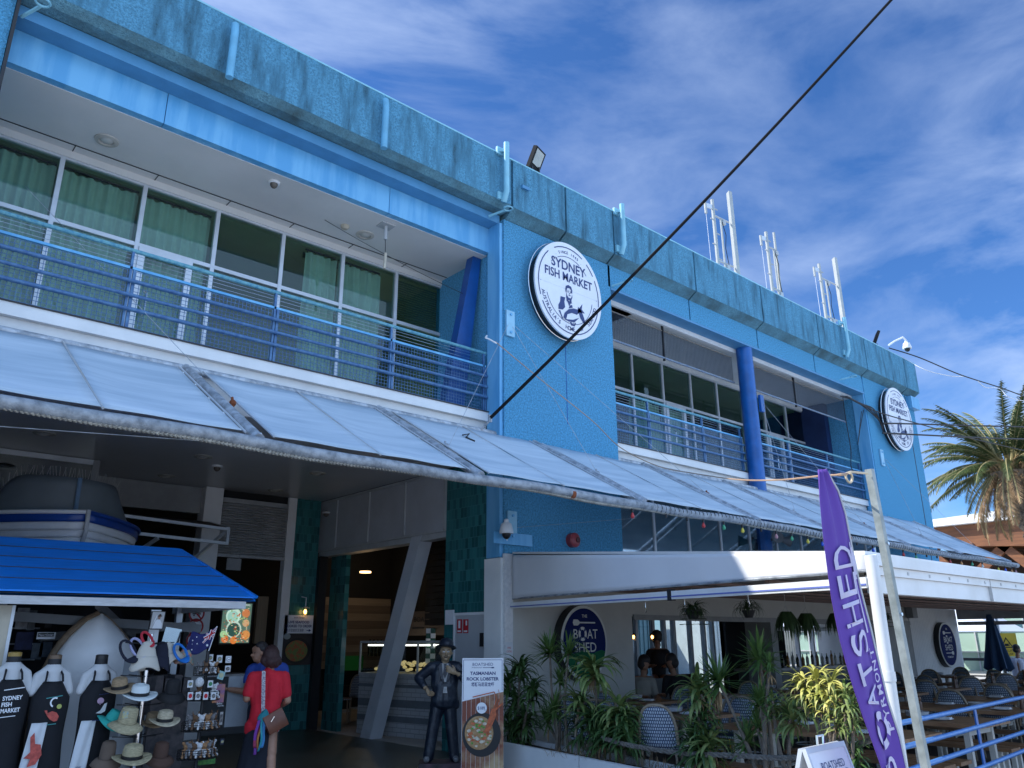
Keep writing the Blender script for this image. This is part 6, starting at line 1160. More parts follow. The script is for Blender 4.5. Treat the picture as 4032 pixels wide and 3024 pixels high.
# ---------------------------------------------------------------- oval restaurant signs
def oval_sign(cx, cz, rx, rz, lab, second=False):
    y = 9.04; T = thing('oval_sign', lab, 'sign', (cx, y+.1, cz-rz), group='oval restaurant signs')
    def cyl(a, b, ex, mat, nm): q = MB(); q.prism([(cx+(rx+ex)*cos(2*pi*i/64), a, cz+(rz+ex)*sin(2*pi*i/64)) for i in range(64)], (0, b-a, 0)); q.ob(nm, mat, T, smooth=False)
    cyl(y, y+.16, .0, m_blk, 'box'); cyl(y-.01, y-.001, -.006, M('sign_rim', (.62, .64, .60), r=.4), 'rim'); cyl(y-.02, y-.011, -.052, M('sign_blue', (.010, .02, .11), r=.7, v=.05, spec=.1), 'face')
    f = FR((cx, y-.02, cz), (1, 0, 0), (0, 0, 1)); k = rz/.57
    if not second:
        q = MB(); pts = [((rx-.053)*cos(radians(a)), (rz-.053)*sin(radians(a))) for a in range(196, 345, 4)]; q_ = [((rx-.053)*.97*(1-i/10)*1.0+(-(rx-.053)*.96)*(i/10), -.14+.025*sin(i*1.4)) for i in range(11)]; f.poly(q, pts+q_, .001, .001); q.ob('green_wave', M('sign_green', (.015, .13, .06), r=.7, spec=.1), T)
    q = MB(); text(q, f, 'THE', 0, .40*k, .045*k, .12*k, d=.003, bold=.02)
    text(q, f, 'B', -.21*k, .13*k, .14*k, .10*k, d=.003, bold=.005); text(q, f, 'AT', .17*k, .13*k, .14*k, .24*k, d=.003, bold=.005); text(q, f, 'SHED', .0, -.07*k, .14*k, .50*k, d=.003, bold=.005); text(q, f, 'PYRMONT', 0, -.31*k, .045*k, .38*k, d=.005, bold=.02); q.ob('lettering', M('sign_letter', (.60, .62, .60), r=.4), T)
    q = MB()
    for yy, s_ in ((.30, -1),) + (((-.21, 1),) if second else ()): f.line(q, [(-.05*k*s_*-1 if 0 else s_*-.24*k, yy*k), (s_*.14*k, yy*k)], .022*k, .003); f.poly(q, [(s_*.12*k, (yy-.02)*k), (s_*.16*k, (yy-.045)*k), (s_*.25*k, (yy-.045)*k), (s_*.27*k, yy*k), (s_*.25*k, (yy+.045)*k), (s_*.16*k, (yy+.045)*k), (s_*.12*k, (yy+.02)*k)], .003)
    q.ob('oar', M('sign_letter'), T)
    q = MB(); f.arc(q, -.055*k, .13*k, .07*k, .085*k, .045*k, 0, 360, .003, k=24); q.ob('lifebuoy', M('sign_letter'), T)
    q = MB()
    for a in (45, 135, 225, 315): f.arc(q, -.055*k, .13*k, .07*k, .085*k, .046*k, a-14, a+14, .006, .001, k=3)
    q.ob('lifebuoy_band', m_navy, T)
oval_sign(9.50, 1.60, .53, .57, 'blue and green oval BOAT SHED PYRMONT sign behind the plants', False)
oval_sign(23.75, 1.46, .56, .58, 'all navy oval BOAT SHED PYRMONT sign on the far white wall', True)
# ---------------------------------------------------------------- planter, rope
def PLN(px, py, off=0.0):     # on the upright plane that runs along the planted terrace edge
    a = Vector((7.55+off, 8.7, 0)); b = Vector((6.55+off, 3.1, 0)); dr = (b-a); n = Vector((-dr.y, dr.x, 0)); d = ray(px, py); t = n.dot(a)/n.dot(d); return Vector((d.x*t, d.y*t, d.z*t+EYE))
T = thing('planter_wall', 'low white rendered planter wall along the terrace edge', 'planter', (7.3, 8.5, 0))
pa = [(7.42, 9.0), (7.10, 6.9), (6.78, 5.0), (6.38, 3.15)]
for (x0, y0), (x1, y1) in zip(pa, pa[1:]):
    d_ = Vector((x1-x0, y1-y0, 0)).normalized()*.008
    MB().prism([(x0+d_.x, y0+d_.y, 0), (x1-d_.x, y1-d_.y, 0), (x1+.07-d_.x, y1-d_.y, 0), (x0+.07+d_.x, y0+d_.y, 0)], (0, 0, .37)).ob('front_slab', m_wht, T)
    MB().prism([(x0+.55, y0, 0), (x1+.45, y1, 0), (x1+.51, y1, 0), (x0+.61, y0, 0)], (0, 0, .36)).ob('back_slab', m_wht, T)
MB().prism([(7.42, 8.99, 0), (8.05, 8.99, 0), (8.05, 9.06, 0), (7.42, 9.06, 0)], (0, 0, .37)).ob('end_slab', m_wht, T)
MB().prism([(7.49, 8.98, .1), (6.46, 3.2, .1), (6.83, 3.2, .1), (8.0, 8.98, .1)], (0, 0, .20)).ob('soil', M('soil', (.035, .025, .018), r=1, v=.4, s=20, b=.8, bs=30), T)
m_rope = M('rope_dark', (.12, .105, .09), r=.95, s=30, c2=(.26, .235, .20), b=.4, bs=80)
rp_ = smooth_path([PLN(*p, .02) for p in [(2370, 2905), (2480, 2935), (2680, 2965), (2900, 2975), (3060, 2985), (3230, 2978), (3330, 2955), (3400, 2925), (3440, 2905)]], 24)
for s_ in range(3):
    pts = []
    for i, p in enumerate(rp_):
        a = i*.75+s_*2*pi/3; pts.append(p+Vector((.012*cos(a)*.6, .012*cos(a), .014*sin(a))))
    q = MB().tube(pts, .013, 6) if s_ == 0 else q.tube(pts, .013, 6)
q.ob('barrier_rope', m_rope, lab='thick twisted rope barrier swagging in front of the terrace chairs', cat='rope', smooth=True)
# ---------------------------------------------------------------- plants
pr = random.Random(11)
def leafmat(n, c, c2, r=.45): return M(n, c, r=r, s=9, c2=c2, spec=.4)
m_yu = leafmat('yucca_leaf', (.05, .105, .025), (.11, .19, .05)); m_dr = leafmat('dracaena_leaf', (.035, .085, .025), (.085, .155, .045)); m_vr = leafmat('variegated_leaf', (.07, .15, .035), (.28, .32, .11)); m_vy = leafmat('yellow_leaf', (.30, .32, .06), (.62, .58, .18)); m_dd = leafmat('dead_leaf', (.20, .13, .06), (.38, .26, .14), .8)
m_stem = M('plant_stem', (.16, .13, .10), r=.8, v=.25, s=25, b=.5, bs=50)
def leaf(mb, c, az, el, L_, w, droop, fold=.3):
    d = Vector((cos(az)*cos(el), sin(az)*cos(el), sin(el))); side = Vector((-sin(az), cos(az), 0)); n = 6; p = Vector(c); e = el; row = []
    for i in range(n+1):
        t = i/n; ww = w*(.45+1.5*t-2.0*t*t+.1) if t < .98 else .001
        ww = max(.001, w*min(1, .5+2.2*t)*(1-t**2.4)); up = d.cross(side).normalized()*-1
        row.append((p-side*ww-up*(-fold*ww), p.copy(), p+side*ww-up*(-fold*ww)))
        e -= droop*(.35+1.3*t)/n; d = Vector((cos(az)*cos(e), sin(az)*cos(e), sin(e))); p = p+d*(L_/n)
    b = mb.av([v for r_ in row for v in r_])
    for i in range(n):
        o = b+i*3; mb.f += [(o, o+1, o+4, o+3), (o+1, o+2, o+5, o+4)]
def rosette(mb, c, kind, R, n=None, up=.0):
    if kind == 'y':
        for i in range(n or 64): leaf(mb, c+Vector((0, 0, pr.uniform(-.03, .05))), pr.uniform(0, 2*pi), pr.uniform(-.55, 1.45), R*pr.uniform(.75, 1.05), R*.055, pr.uniform(.05, .45), .25)
    else:
        for i in range(n or 54): leaf(mb, c+Vector((0, 0, pr.uniform(-.16, .05))), pr.uniform(0, 2*pi), pr.uniform(-.2, 1.35), R*pr.uniform(.8, 1.25), R*.085, pr.uniform(1.0, 2.4), .35)
def plant(name, lab, cat, base_px, heads, mat, kind, off=.22, base=None, lit2=None, grp='potted terrace plants'):
    b = base if base is not None else PLN(base_px, 2900, off); b = Vector((b.x, b.y, .28))
    T = thing(name, lab, cat, b, group=grp)
    for (px, py, R, k) in heads:
        h = PLN(px, py, off+pr.uniform(-.08, .08)); rel = h
        mid = b.lerp(h, .5)+Vector((pr.uniform(-.05, .05), pr.uniform(-.05, .05), 0)); MB().tube(smooth_path([b+Vector((pr.uniform(-.04, .04), pr.uniform(-.04, .04), -.05)), mid, h], 5), [.019]*6+[.014]*5, 7).ob('stem', m_stem, T, smooth=True)
        q = MB(); rosette(q, h, k[0], R*(1.12 if k[0] == 'd' else 1.12)); 
        mt = {'y': m_yu, 'd': m_dr, 'v': m_vr, 'l': m_vy}[k[-1]]
        q.ob('leaf_rosette', mt, T, smooth=True)
        if k[-1] in 'vl' or pr.random() < .35:
            q = MB(); 
            for i in range(6): leaf(q, h+Vector((0, 0, -.08)), pr.uniform(0, 6.28), pr.uniform(-1.2, -.2), R*.7, R*.05, 1.2)
            q.ob('dead_leaves', m_dd, T)
def Kp(a, b): return 1900+a/1.62, 2000+b/1.62
def Lp(a, b): return 2900+a/1.62, 2000+b/1.62
def M1p(a, b): return 2500+a/2.4617, 2350+b/2.4617
plant('dracaena', 'tall bushy dracaena with arching leaves just right of the lobster poster', 'plant', 2050, [(*Kp(240, 1010), .30, 'd'), (*Kp(170, 1120), .26, 'd'), (*Kp(320, 1150), .26, 'd'), (*Kp(215, 1230), .28, 'd'), (*Kp(275, 1330), .30, 'd'), (*Kp(180, 1370), .26, 'd'), (*Kp(245, 1420), .28, 'd')], m_dr, 'd')
plant('dracaena', 'small dark dracaena peeking over the lobster poster', 'plant', 1975, [(*Kp(85, 950), .16, 'd')], m_dr, 'd', off=.5)
plant('yucca', 'spiky yucca with two heads beside the left edge of the oval sign', 'plant', 2200, [(*Kp(430, 930), .30, 'y'), (*Kp(495, 1110), .20, 'y'), (*Kp(460, 1300), .27, 'y'), (*Kp(420, 1370), .24, 'y')], m_yu, 'y')
plant('yucca', 'slim yucca whose head overlaps the oval sign lettering', 'plant', 2235, [(*Kp(548, 925), .26, 'y')], m_yu, 'y')
plant('dracaena', 'bushy dracaena below the oval sign with a tall single stem', 'plant', 2335, [(*Kp(708, 1010), .38, 'dv'), (*Kp(610, 1215), .32, 'dv'), (*Kp(705, 1320), .34, 'd'), (*Kp(640, 1400), .30, 'd'), (*Kp(760, 1440), .28, 'd')], m_dr, 'd')
plant('dracaena', 'dense green dracaena between oval sign and wall corner', 'plant', 2430, [(*Kp(870, 1265), .32, 'dv'), (*Kp(900, 1360), .30, 'd'), (*Kp(830, 1420), .32, 'd'), (*Kp(930, 1450), .26, 'd')], m_dr, 'd')
plant('dracaena', 'tall variegated dracaena in front of the first bistro table', 'plant', 2742, [(*M1p(610, 870), .28, 'dv'), (*M1p(650, 1150), .22, 'd'), (*M1p(560, 1390), .26, 'd'), (*M1p(720, 1400), .28, 'dv'), (*M1p(620, 1500), .30, 'd')], m_dr, 'd', off=.1)
plant('yucca', 'large leaning yucca head in front of the wine bar opening', 'plant', 3010, [(*M1p(815, 830), .30, 'y')], m_yu, 'y', off=.1)
plant('yucca', 'two headed tall yucca with bent grey stems before the bar', 'plant', 3015, [(*M1p(1210, 610), .27, 'y'), (*M1p(1310, 670), .14, 'y')], m_yu, 'y', off=.1)
plant('yucca', 'low dark yucca cluster beside the bent grey stems', 'plant', 2990, [(*M1p(1220, 1040), .22, 'y'), (*M1p(1190, 1270), .17, 'y'), (*M1p(1090, 1420), .24, 'y')], m_yu, 'y', off=.1)
plant('dracaena', 'striped dracaena left of the brightly lit plant', 'plant', 3110, [(*Lp(350, 1290), .22, 'dv'), (*Lp(230, 1230), .13, 'dv')], m_vr, 'd', off=.1)
plant('dracaena', 'sunlit yellow green dracaena left of the purple flag', 'plant', 3280, [(*Lp(430, 1110), .17, 'dl'), (*Lp(515, 1085), .17, 'dl'), (*Lp(610, 1120), .17, 'dl'), (*Lp(560, 1200), .16, 'dl'), (*Lp(470, 1210), .14, 'dv'), (*Lp(690, 1180), .14, 'dv'), (*Lp(640, 1300), .15, 'dv'), (*Lp(740, 1290), .12, 'dv')], m_vy, 'd', off=-.12)
plant('dracaena', 'low green dracaena behind the sandwich board', 'plant', 3380, [(*Lp(690, 1450), .15, 'd'), (*Lp(760, 1560), .14, 'd')], m_dr, 'd', off=-.05)
q = MB()
for i in range(160): p = Vector(pa[1]).to_3d() if 0 else Vector((7.1-.0+pr.uniform(-.02, .3), 6.6+pr.uniform(-.9, .9), .33)); leaf(q, p, pr.uniform(0, 6.28), pr.uniform(.6, 1.4), .16, .003, .8)
q.ob('dry_grass', m_dd, lab='tuft of dry straw coloured grass on the planter edge', cat='grass', kind='stuff')
# hanging ferns
def fern(px, py, R, lab, kind=0):
    c = at(px, py, Y=6.0); T = thing('hanging_plant', lab, 'hanging plant', c, group='hanging ferns under the canopy'); zc = 2.27
    MB().lathe([(.05*R/.2, -.10*R/.2), (.085*R/.2, -.02), (.09*R/.2, .0)], c, 14).ob('pot', m_blk, T, smooth=True)
    q = MB()
    for a in range(3): q.tube([c+Vector((.085*R/.2*cos(a*2.1), .085*R/.2*sin(a*2.1), 0)), c+Vector((0, 0, .12)), Vector((c.x, c.y, zc))], .003, 4)
    q.ob('hanger', m_aludk, T)
    q = MB()
    for i in range(90 if kind != 2 else 130):
        az = pr.uniform(0, 6.28)
        if kind == 0:
            L_ = R*pr.uniform(.8, 1.25); el = pr.uniform(.1, 1.3); leaf(q, c+Vector((0, 0, .0)), az, el, L_, .012, pr.uniform(1.5, 2.9))
            d = Vector((cos(az), sin(az), 0))
            for k in range(8): leaf(q, c+d*L_*.09*k+Vector((0, 0, .05*sin(k*.4)-.012*k*k*.3)), az+pr.choice((-1.2, 1.2)), .1, .05, .006, .8)
        elif kind == 1: leaf(q, c, az, pr.uniform(.6, 1.5), R*pr.uniform(1.2, 1.9), .006, pr.uniform(2.6, 3.8))
        else: p = c+Vector((R*.45*cos(az)*pr.random()**.3, R*.45*sin(az)*pr.random()**.3, .04)); leaf(q, p, az, -.9, R*pr.uniform(.8, 2.6), .014, .9)
    q.ob('foliage', M('fern_leaf', (.018, .045, .012), r=.6, c2=(.04, .085, .022), s=12), T, smooth=True)
fern(*M1p(562, 130), .21, 'dark bushy fern hanging in front of the first bistro opening', 0)
fern(*M1p(1100, 130), .19, 'spider plant with thin drooping leaves hanging second from left', 1)
fern(*Lp(318, 680), .17, 'long trailing dark plant hanging third from left', 2)
fern(*Lp(445, 690), .17, 'trailing dark plant hanging fourth from left', 2)
fern(*Lp(625, 690), .14, 'dark hanging plant half hidden behind the purple flag', 2)
fern(*Lp(950, 690), .13, 'small dark fern hanging right of the downpipe', 0)
# ---------------------------------------------------------------- bistro chairs
def weave():
    mt = M('wicker_weave', (.50, .56, .60), r=.6, v=0); t, p = nodes(mt); tcn = [n for n in t.nodes if n.type == 'TEX_COORD'][0]
    br = t.nodes.new('ShaderNodeTexBrick'); br.inputs['Color1'].default_value = (.50, .56, .62, 1); br.inputs['Color2'].default_value = (.42, .49, .56, 1); br.inputs['Mortar'].default_value = (.015, .035, .10, 1)
    br.inputs['Scale'].default_value = 1; br.inputs['Brick Width'].default_value = .026; br.inputs['Row Height'].default_value = .034; br.inputs['Mortar Size'].default_value = .0048; br.offset = .5
    sp = t.nodes.new('ShaderNodeSeparateXYZ'); cb_ = t.nodes.new('ShaderNodeCombineXYZ'); t.links.new(tcn.outputs['Object'], sp.inputs[0]); t.links.new(sp.outputs['X'], cb_.inputs[0]); t.links.new(sp.outputs['Z'], cb_.inputs[1])
    t.links.new(cb_.outputs[0], br.inputs[0]); t.links.new(br.outputs[0], p.inputs['Base Color']); return mt
m_wv = weave(); m_cane = M('cane', (.30, .24, .17), r=.5, v=.2, s=12)
C0 = thing('bistro_chair', 'x', 'chair', (0, 0, 0), group='woven bistro chairs on the terrace')
def bk(u, v):    # rounded back, wraps round the sitter; u across, v up
    a = (u-.5)*2.3; hmax = .42*(1-abs((u-.5)*2)**2.6)**.55+.02; z = .46+v*hmax; r_ = .235
    return (r_*sin(a)*1.0, r_*(1-cos(a))*-.55+.22+.05*v, z)
MB().grid(bk, 14, 8).ob('back_weave', m_wv, C0, smooth=True, thick=.012)
MB().tube([(bk(i/20, 1)[0]*1.02, bk(i/20, 1)[1], bk(i/20, 1)[2]+.012) for i in range(21)], .017, 7).ob('back_frame', m_cane, C0, smooth=True)
MB().lathe([(.19, .44), (.225, .45), (.225, .47), (.19, .48), (.01, .475)], (0, 0, 0), 20).ob('seat', m_wv, C0, smooth=True)
for x, y in ((-.17, -.16), (.17, -.16), (-.19, .19), (.19, .19)): MB().tube([(x, y, .45), (x*1.12, y*1.12, 0)], .014, 7).ob('leg', m_cane, C0, smooth=True)
MB().tube([(.18*cos(t*pi/8), .18*sin(t*pi/8), .22) for t in range(17)], .009, 5).ob('stretcher', M('white_wrap', (.55, .58, .60), r=.6), C0, smooth=True)
ord_ = ['first', 'second', 'third', 'fourth', 'fifth', 'sixth', 'seventh', 'eighth', 'ninth', 'tenth', 'eleventh', 'twelfth']
used = [False]
def chair(x, y, rz, lab):
    if not used[0]: used[0] = True; C0.location = (x, y, .03); C0.rotation_euler = (0, 0, rz); C0['label'] = lab; return
    dup(C0, (x, y, .03), rz, lab)
m_tt = M('table_timber', (.20, .10, .05), r=.45, s=3, c2=(.36, .21, .11), stretch=(14, .8, 1)); m_tl = M('table_leg_white', (.62, .60, .54), r=.5, v=.06)
def longtable(x0, x1, y0, y1, lab, cloth=True):
    T = thing('dining_table', lab, 'table', ((x0+x1)/2, (y0+y1)/2, .03), group='long timber terrace tables')
    q = MB(); n = 8
    for i in range(n): a = x0+(x1-x0)*i/n; q.box((a+.002, y0, .745), (a+(x1-x0)/n-.002, y1, .785))
    q.ob('tabletop', m_tt, T)
    for y in (y0+.15, y1-.20):
        for x in (x0+.10, x1-.16): MB().box((x, y, .03), (x+.06, y+.06, .745)).ob('leg', m_tl, T)
        MB().box((x0+.16, y+.01, .66), (x1-.16, y+.05, .743)).ob('apron', m_tl, T); MB().box((x0+.16, y+.01, .25), (x1-.16, y+.05, .31)).ob('stretcher', m_tl, T)
    return T
def bench(x0, x1, y0, y1, lab):
    T = thing('bench', lab, 'bench', ((x0+x1)/2, y0, .03), group='timber benches on the terrace'); MB().box((x0, y0, .43), (x1, y1, .465)).ob('seat', m_tt, T)
    for y in (y0+.12, y1-.18):
        for x in (x0+.03, x1-.08): MB().box((x, y, .03), (x+.05, y+.05, .43)).ob('leg', m_tl, T)
def setting(x, y, z, lab, bowl=True):
    T = thing('plate_setting', 'white plates with bowl and napkins '+lab, 'plates', (x, y, z), group='plate settings'); MB().lathe([(.05, 0), (.12, .012), (.125, .018)], (x, y, z), 20).ob('plate', m_swht, T, smooth=True)
    if bowl: MB().lathe([(.06, .012), (.115, .03), (.125, .075), (.118, .072)], (x+.02, y+.26, z), 20).ob('bowl', M('bowl_grey', (.42, .45, .48), r=.3), T, smooth=True)
    q = MB(); q.box((x-.03, y-.10, z+.018), (x+.04, y+.07, z+.035)); q.ob('napkin', m_shirt, T)
def mills(x, y, z, lab):
    for k, s_ in ((0, 'left'), (.07, 'right')):
        T = thing('pepper_mill', 'wooden pepper mill, %s of the pair %s' % (s_, lab), 'pepper mill', (x+k, y, z), group='pepper mills'); MB().lathe([(.028, 0), (.026, .03), (.018, .08), (.026, .13), (.014, .16), (.024, .18), (.02, .205), (.004, .215)], (x+k, y, z), 12).ob('mill', M('mill_wood', (.13, .06, .03), r=.3), T, smooth=True)
xa = 7.60
for i in range(7):
    x = xa+i*1.85; w = .9
    longtable(x, x+w, 3.42, 5.35, 'long planked table with white legs behind the blue railing, %s from the left' % ord_[i])
    if i < 3:
        bench(x-.42, x-.14, 3.5, 5.2, 'low bench left of the %s long planked table' % ord_[i]); bench(x+w+.12, x+w+.40, 3.5, 5.2, 'low bench right of the %s long planked table' % ord_[i])
    else:
        for k, y in enumerate((3.85, 4.9)):
            chair(x-.28, y, pi/2, 'woven chair on the left of the %s long table, %s' % (ord_[i], ('railing end', 'wall end')[k])); chair(x+w+.28, y, -pi/2, 'woven chair on the right of the %s long table, %s' % (ord_[i], ('railing end', 'wall end')[k]))
    setting(x+.28, 3.9, .785, 'at the near end of the %s long table' % ord_[i]); setting(x+.62, 4.7, .785, 'at the far end of the %s long table' % ord_[i], False)
    mills(x+.55, 3.75+.5*(i % 2), .785, 'on the %s long table' % ord_[i])
for i in range(8):
    x = 8.05+i*1.85; y = 5.85+.5*(i % 2)*0
    T = thing('dining_table', 'timber square topped table in the second row, %s from the left' % ord_[i], 'table', (x+.45, 6.4, .03), group='square timber terrace tables')
    q = MB()
    for k in range(7): q.box((x+.13*k+.002, 5.95, .745), (x+.13*k+.128, 6.95, .78))
    q.ob('tabletop', m_tt, T); MB().tube([(x+.45, 6.45, .06), (x+.45, 6.45, .745)], .045, 12).ob('pedestal', m_tl, T); MB().box((x+.2, 6.2, .03), (x+.7, 6.7, .06)).ob('foot', m_tl, T)
    rot = pr.uniform(-.2, .2)
    chair(x-.30, 6.2, pi/2+.25+rot, 'woven chair on the left side of the %s second row table, near' % ord_[i]); chair(x-.20, 6.9, pi/2-.2, 'woven chair on the left side of the %s second row table, far' % ord_[i])
    chair(x+1.15, 6.25, -pi/2+rot, 'woven chair on the right side of the %s second row table, near' % ord_[i]); 
    setting(x+.3, 6.25, .78, 'on the %s second row table' % ord_[i]); mills(x+.6, 6.1, .78, 'on the %s second row table' % ord_[i])
for i in range(7):
    x = 9.4+i*1.85; T = thing('dining_table', 'dark timber table in the row by the bistro wall, %s from the left' % ord_[i], 'table', (x+.4, 8.1, .03), group='timber tables by the bistro wall')
    q = MB(); q.box((x, 7.75, .745), (x+.8, 8.5, .78)); q.ob('tabletop', m_tt, T); MB().tube([(x+.4, 8.1, .03), (x+.4, 8.1, .745)], .045, 12).ob('pedestal', m_tl, T)
    chair(x-.28, 8.1, pi/2, 'woven chair left of the %s table by the bistro wall' % ord_[i]); chair(x+1.05, 8.1, -pi/2, 'woven chair right of the %s table by the bistro wall' % ord_[i]); setting(x+.3, 8.0, .78, 'on the %s wall side table' % ord_[i])
chair(7.75, 7.35, 2.6, 'woven chair alone behind the dense dracaena under the oval sign'); chair(8.35, 8.2, 2.2, 'woven chair nearest the cream wall under the oval sign')
for i, (px, py) in enumerate([(1325, 2820), (1385, 2790)]):
    p = at(px, py, Z=.5); chair(9.0+i*.75, 15.6+i*.5, .9+i*1.7, 'woven chair in the dark entrance behind the slanting pillar, %s of two' % ('left', 'right')[i])
p = at(*M1p(880, 1150), Y=7.2); T = thing('floor_sign', 'yellow folding floor sign standing between the woven chairs', 'floor sign', (p.x, 7.2, .03))
for s_ in (-1, 1): MB().prism([(p.x-.15, 7.2+s_*.16, .03), (p.x+.15, 7.2+s_*.16, .03), (p.x+.10, 7.2+s_*.01, .70), (p.x-.10, 7.2+s_*.01, .70)], (0, s_*.012, 0)).ob('panel', M('floor_sign_yellow', (.55, .36, .02), r=.5), T)
p = at(*(3450+330/2.4617, 2350+155/2.4617), Y=9.12); MB().box((p.x-.14, 9.0, p.z-.13), (p.x+.14, 9.17, p.z+.13)).ob('wall_speaker', M('speaker_grey'), lab='small pale speaker box on the far white wall beside the opening', cat='speaker')
p = at(780, 2388, Y=14.7); MB().lathe([(.01, -.12), (.09, -.09), (.12, -.02), (.10, .0)], p, 16).ob('dome_lamp', m_whp, lab='round white dome lamp above the prohibition signs', cat='lamp', smooth=True)
# ---------------------------------------------------------------- bar inside
T = thing('bar_counter', 'dark bar counter with pale stone top behind the second opening', 'bar counter', (18, 10, 0)); MB().box((15.6, 9.75, 0), (20.6, 10.3, .98)).ob('counter_body', M('bar_grey', (.10, .11, .115), r=.5), T); MB().box((15.5, 9.7, .98), (20.6, 10.35, 1.03)).ob('counter_top', M('bar_top', (.22, .21, .20), r=.3), T)
for i in range(16):
    x = 16.6+i*.22+pr.uniform(-.03, .03); h = pr.uniform(.26, .34)
    MB().lathe([(.036, 0), (.038, h*.6), (.014, h*.8), (.013, h)], (x, 9.95, 1.03), 8).ob('bottle', M(('bottle_clear', 'bottle_dark', 'bottle_amber')[i % 3], ((.35, .38, .36), (.01, .02, .012), (.20, .09, .02))[i % 3], r=.12), lab='bottle on the bar counter, %s from the left' % (ord_+['thirteenth', 'fourteenth', 'fifteenth', 'sixteenth'])[i], cat='bottle', group='bottles on the bar')
T = thing('glass_rack', 'overhead rack of hanging wine glasses above the bar', 'glass rack', (18, 10, 1.8)); MB().box((16.2, 9.8, 1.98), (20.4, 10.3, 2.02)).ob('rack', m_blk, T)
q = MB()
for i in range(46):
    for y in (9.85, 10.1): x = 16.25+i*.09; q.lathe([(.03, 0), (.004, -.01), (.004, -.07), (.034, -.10), (.036, -.14), (.028, -.17)], (x, y, 1.98), 6)
q.ob('wine_glasses', M('wine_glass', (.55, .58, .58), r=.1), T, smooth=True)
MB().box((11.2, 9.45, 0), (12.75, 9.55, .98)).ob('booth_partition', M('booth_grey', (.10, .115, .12), r=.6, s=1), lab='grey striped booth partition inside the first bistro opening', cat='partition')
MB().box((12.8, 9.4, 0), (12.95, 9.7, 1.02)).ob('booth_post', M('booth_brown', (.05, .03, .025), r=.5), lab='dark brown end post of the booth partition', cat='post')
q = MB(); q.box((11.5, 10.9, .72), (13.2, 11.8, .77)); q.box((12.2, 11.2, 0), (12.3, 11.4, .72)); q.ob('inside_table', m_tt, lab='dark table inside the bistro behind the booth', cat='table')
def bust(px, d_, z0, lab, top, hairc, lean=0, z=0):
    l_, r_ = ground(px, d_); T = thing('person', lab, 'person', l_, r_); ORG[T.name] = Vector((0, 0, 0))
    clay('body', [((0, 0, z0+.52), .11, (0, 0, z0+.9), .13), ((-.14, 0, z0+1.0), .055, (.14, 0, z0+1.0), .055), ((lean*.05, 0, z0+1.05), .05, (lean*.08, 0, z0+1.15), .05), ((lean*.09, -.01, z0+1.25), .085), ((lean*.1, -.03, z0+1.2), .06), ((-.17, 0, z0+.98), .05, (-.22, -.05, z0+.72), .04), ((.17, 0, z0+.98), .05, (.22, -.05, z0+.72), .04), ((-.22, -.05, z0+.72), .04, (-.1+lean*.2, -.28, z0+.74), .03), ((.22, -.05, z0+.72), .04, (.12+lean*.2, -.28, z0+.74), .03), ((-.08, 0, z0+.5), .09, (-.1, -.4, z0+.48), .07), ((.08, 0, z0+.5), .09, (.1, -.4, z0+.48), .07), ((-.1, -.4, z0+.48), .06, (-.1, -.42, z0+.05), .04), ((.1, -.4, z0+.48), .06, (.1, -.42, z0+.05), .04)]+fingers((-.1+lean*.2, -.3, z0+.74), (lean*.3, -1, 0), (1, 0, 0), 1, .5)+fingers((.12+lean*.2, -.3, z0+.74), (lean*.3, -1, 0), (-1, 0, 0), 1, .5), m_skd, T, .011, 2)
    clay('top', [((0, 0, z0+.5), .13, (0, 0, z0+.9), .15), ((-.15, 0, z0+.98), .07, (.15, 0, z0+.98), .07), ((-.17, 0, z0+.97), .066, (-.22, -.05, z0+.73), .055), ((.17, 0, z0+.97), .066, (.22, -.05, z0+.73), .055)], top, T, .014, 3)
    clay('hair', [((lean*.09, .01, z0+1.30), .105), ((lean*.05, .0, z0+1.24), .098), ((lean*.09-.02, .05, z0+1.22), .085), ((lean*.08, .07, z0+1.12), .07)], hairc, T, .012, 2)
m_hd = M('hair_dark'); m_blkc = M('cloth_black', (.012, .012, .015), r=.9)
bust(2520, 14.4, 0, 'seated diner with long dark hair and cream top at left inside the bistro', M('cloth_cream', (.30, .28, .24), r=.9), m_hd, .6)
bust(2655, 14.6, .02, 'seated diner in black facing left inside the bistro', m_blkc, m_hd, -.8)
bust(2588, 16.5, .42, 'standing waiter in black with tied hair behind the seated diners', m_blkc, m_hd, 0)
for i, (px, py) in enumerate([(2494, 2508), (2568, 2508)]):
    c = at(px, py, Y=9.9); T = thing('pendant_lantern', 'small glowing lantern in the first bistro opening, %s of two' % ('left', 'right')[i], 'lamp', c, group='pendant lanterns'); q = MB(); q.tube([c+Vector((0, 0, .06)), Vector((c.x, c.y, 2.4))], .006, 5); q.lathe([(.02, .07), (.06, .03)], c, 10); q.ob('bracket', m_blk, T); MB().ball(c, (.022, .022, .035), 8, 6).ob('bulb', M('warm_bulb'), T); MB().lathe([(.045, -.07), (.06, .03)], c, 10).ob('glass_shade', m_glc, T)
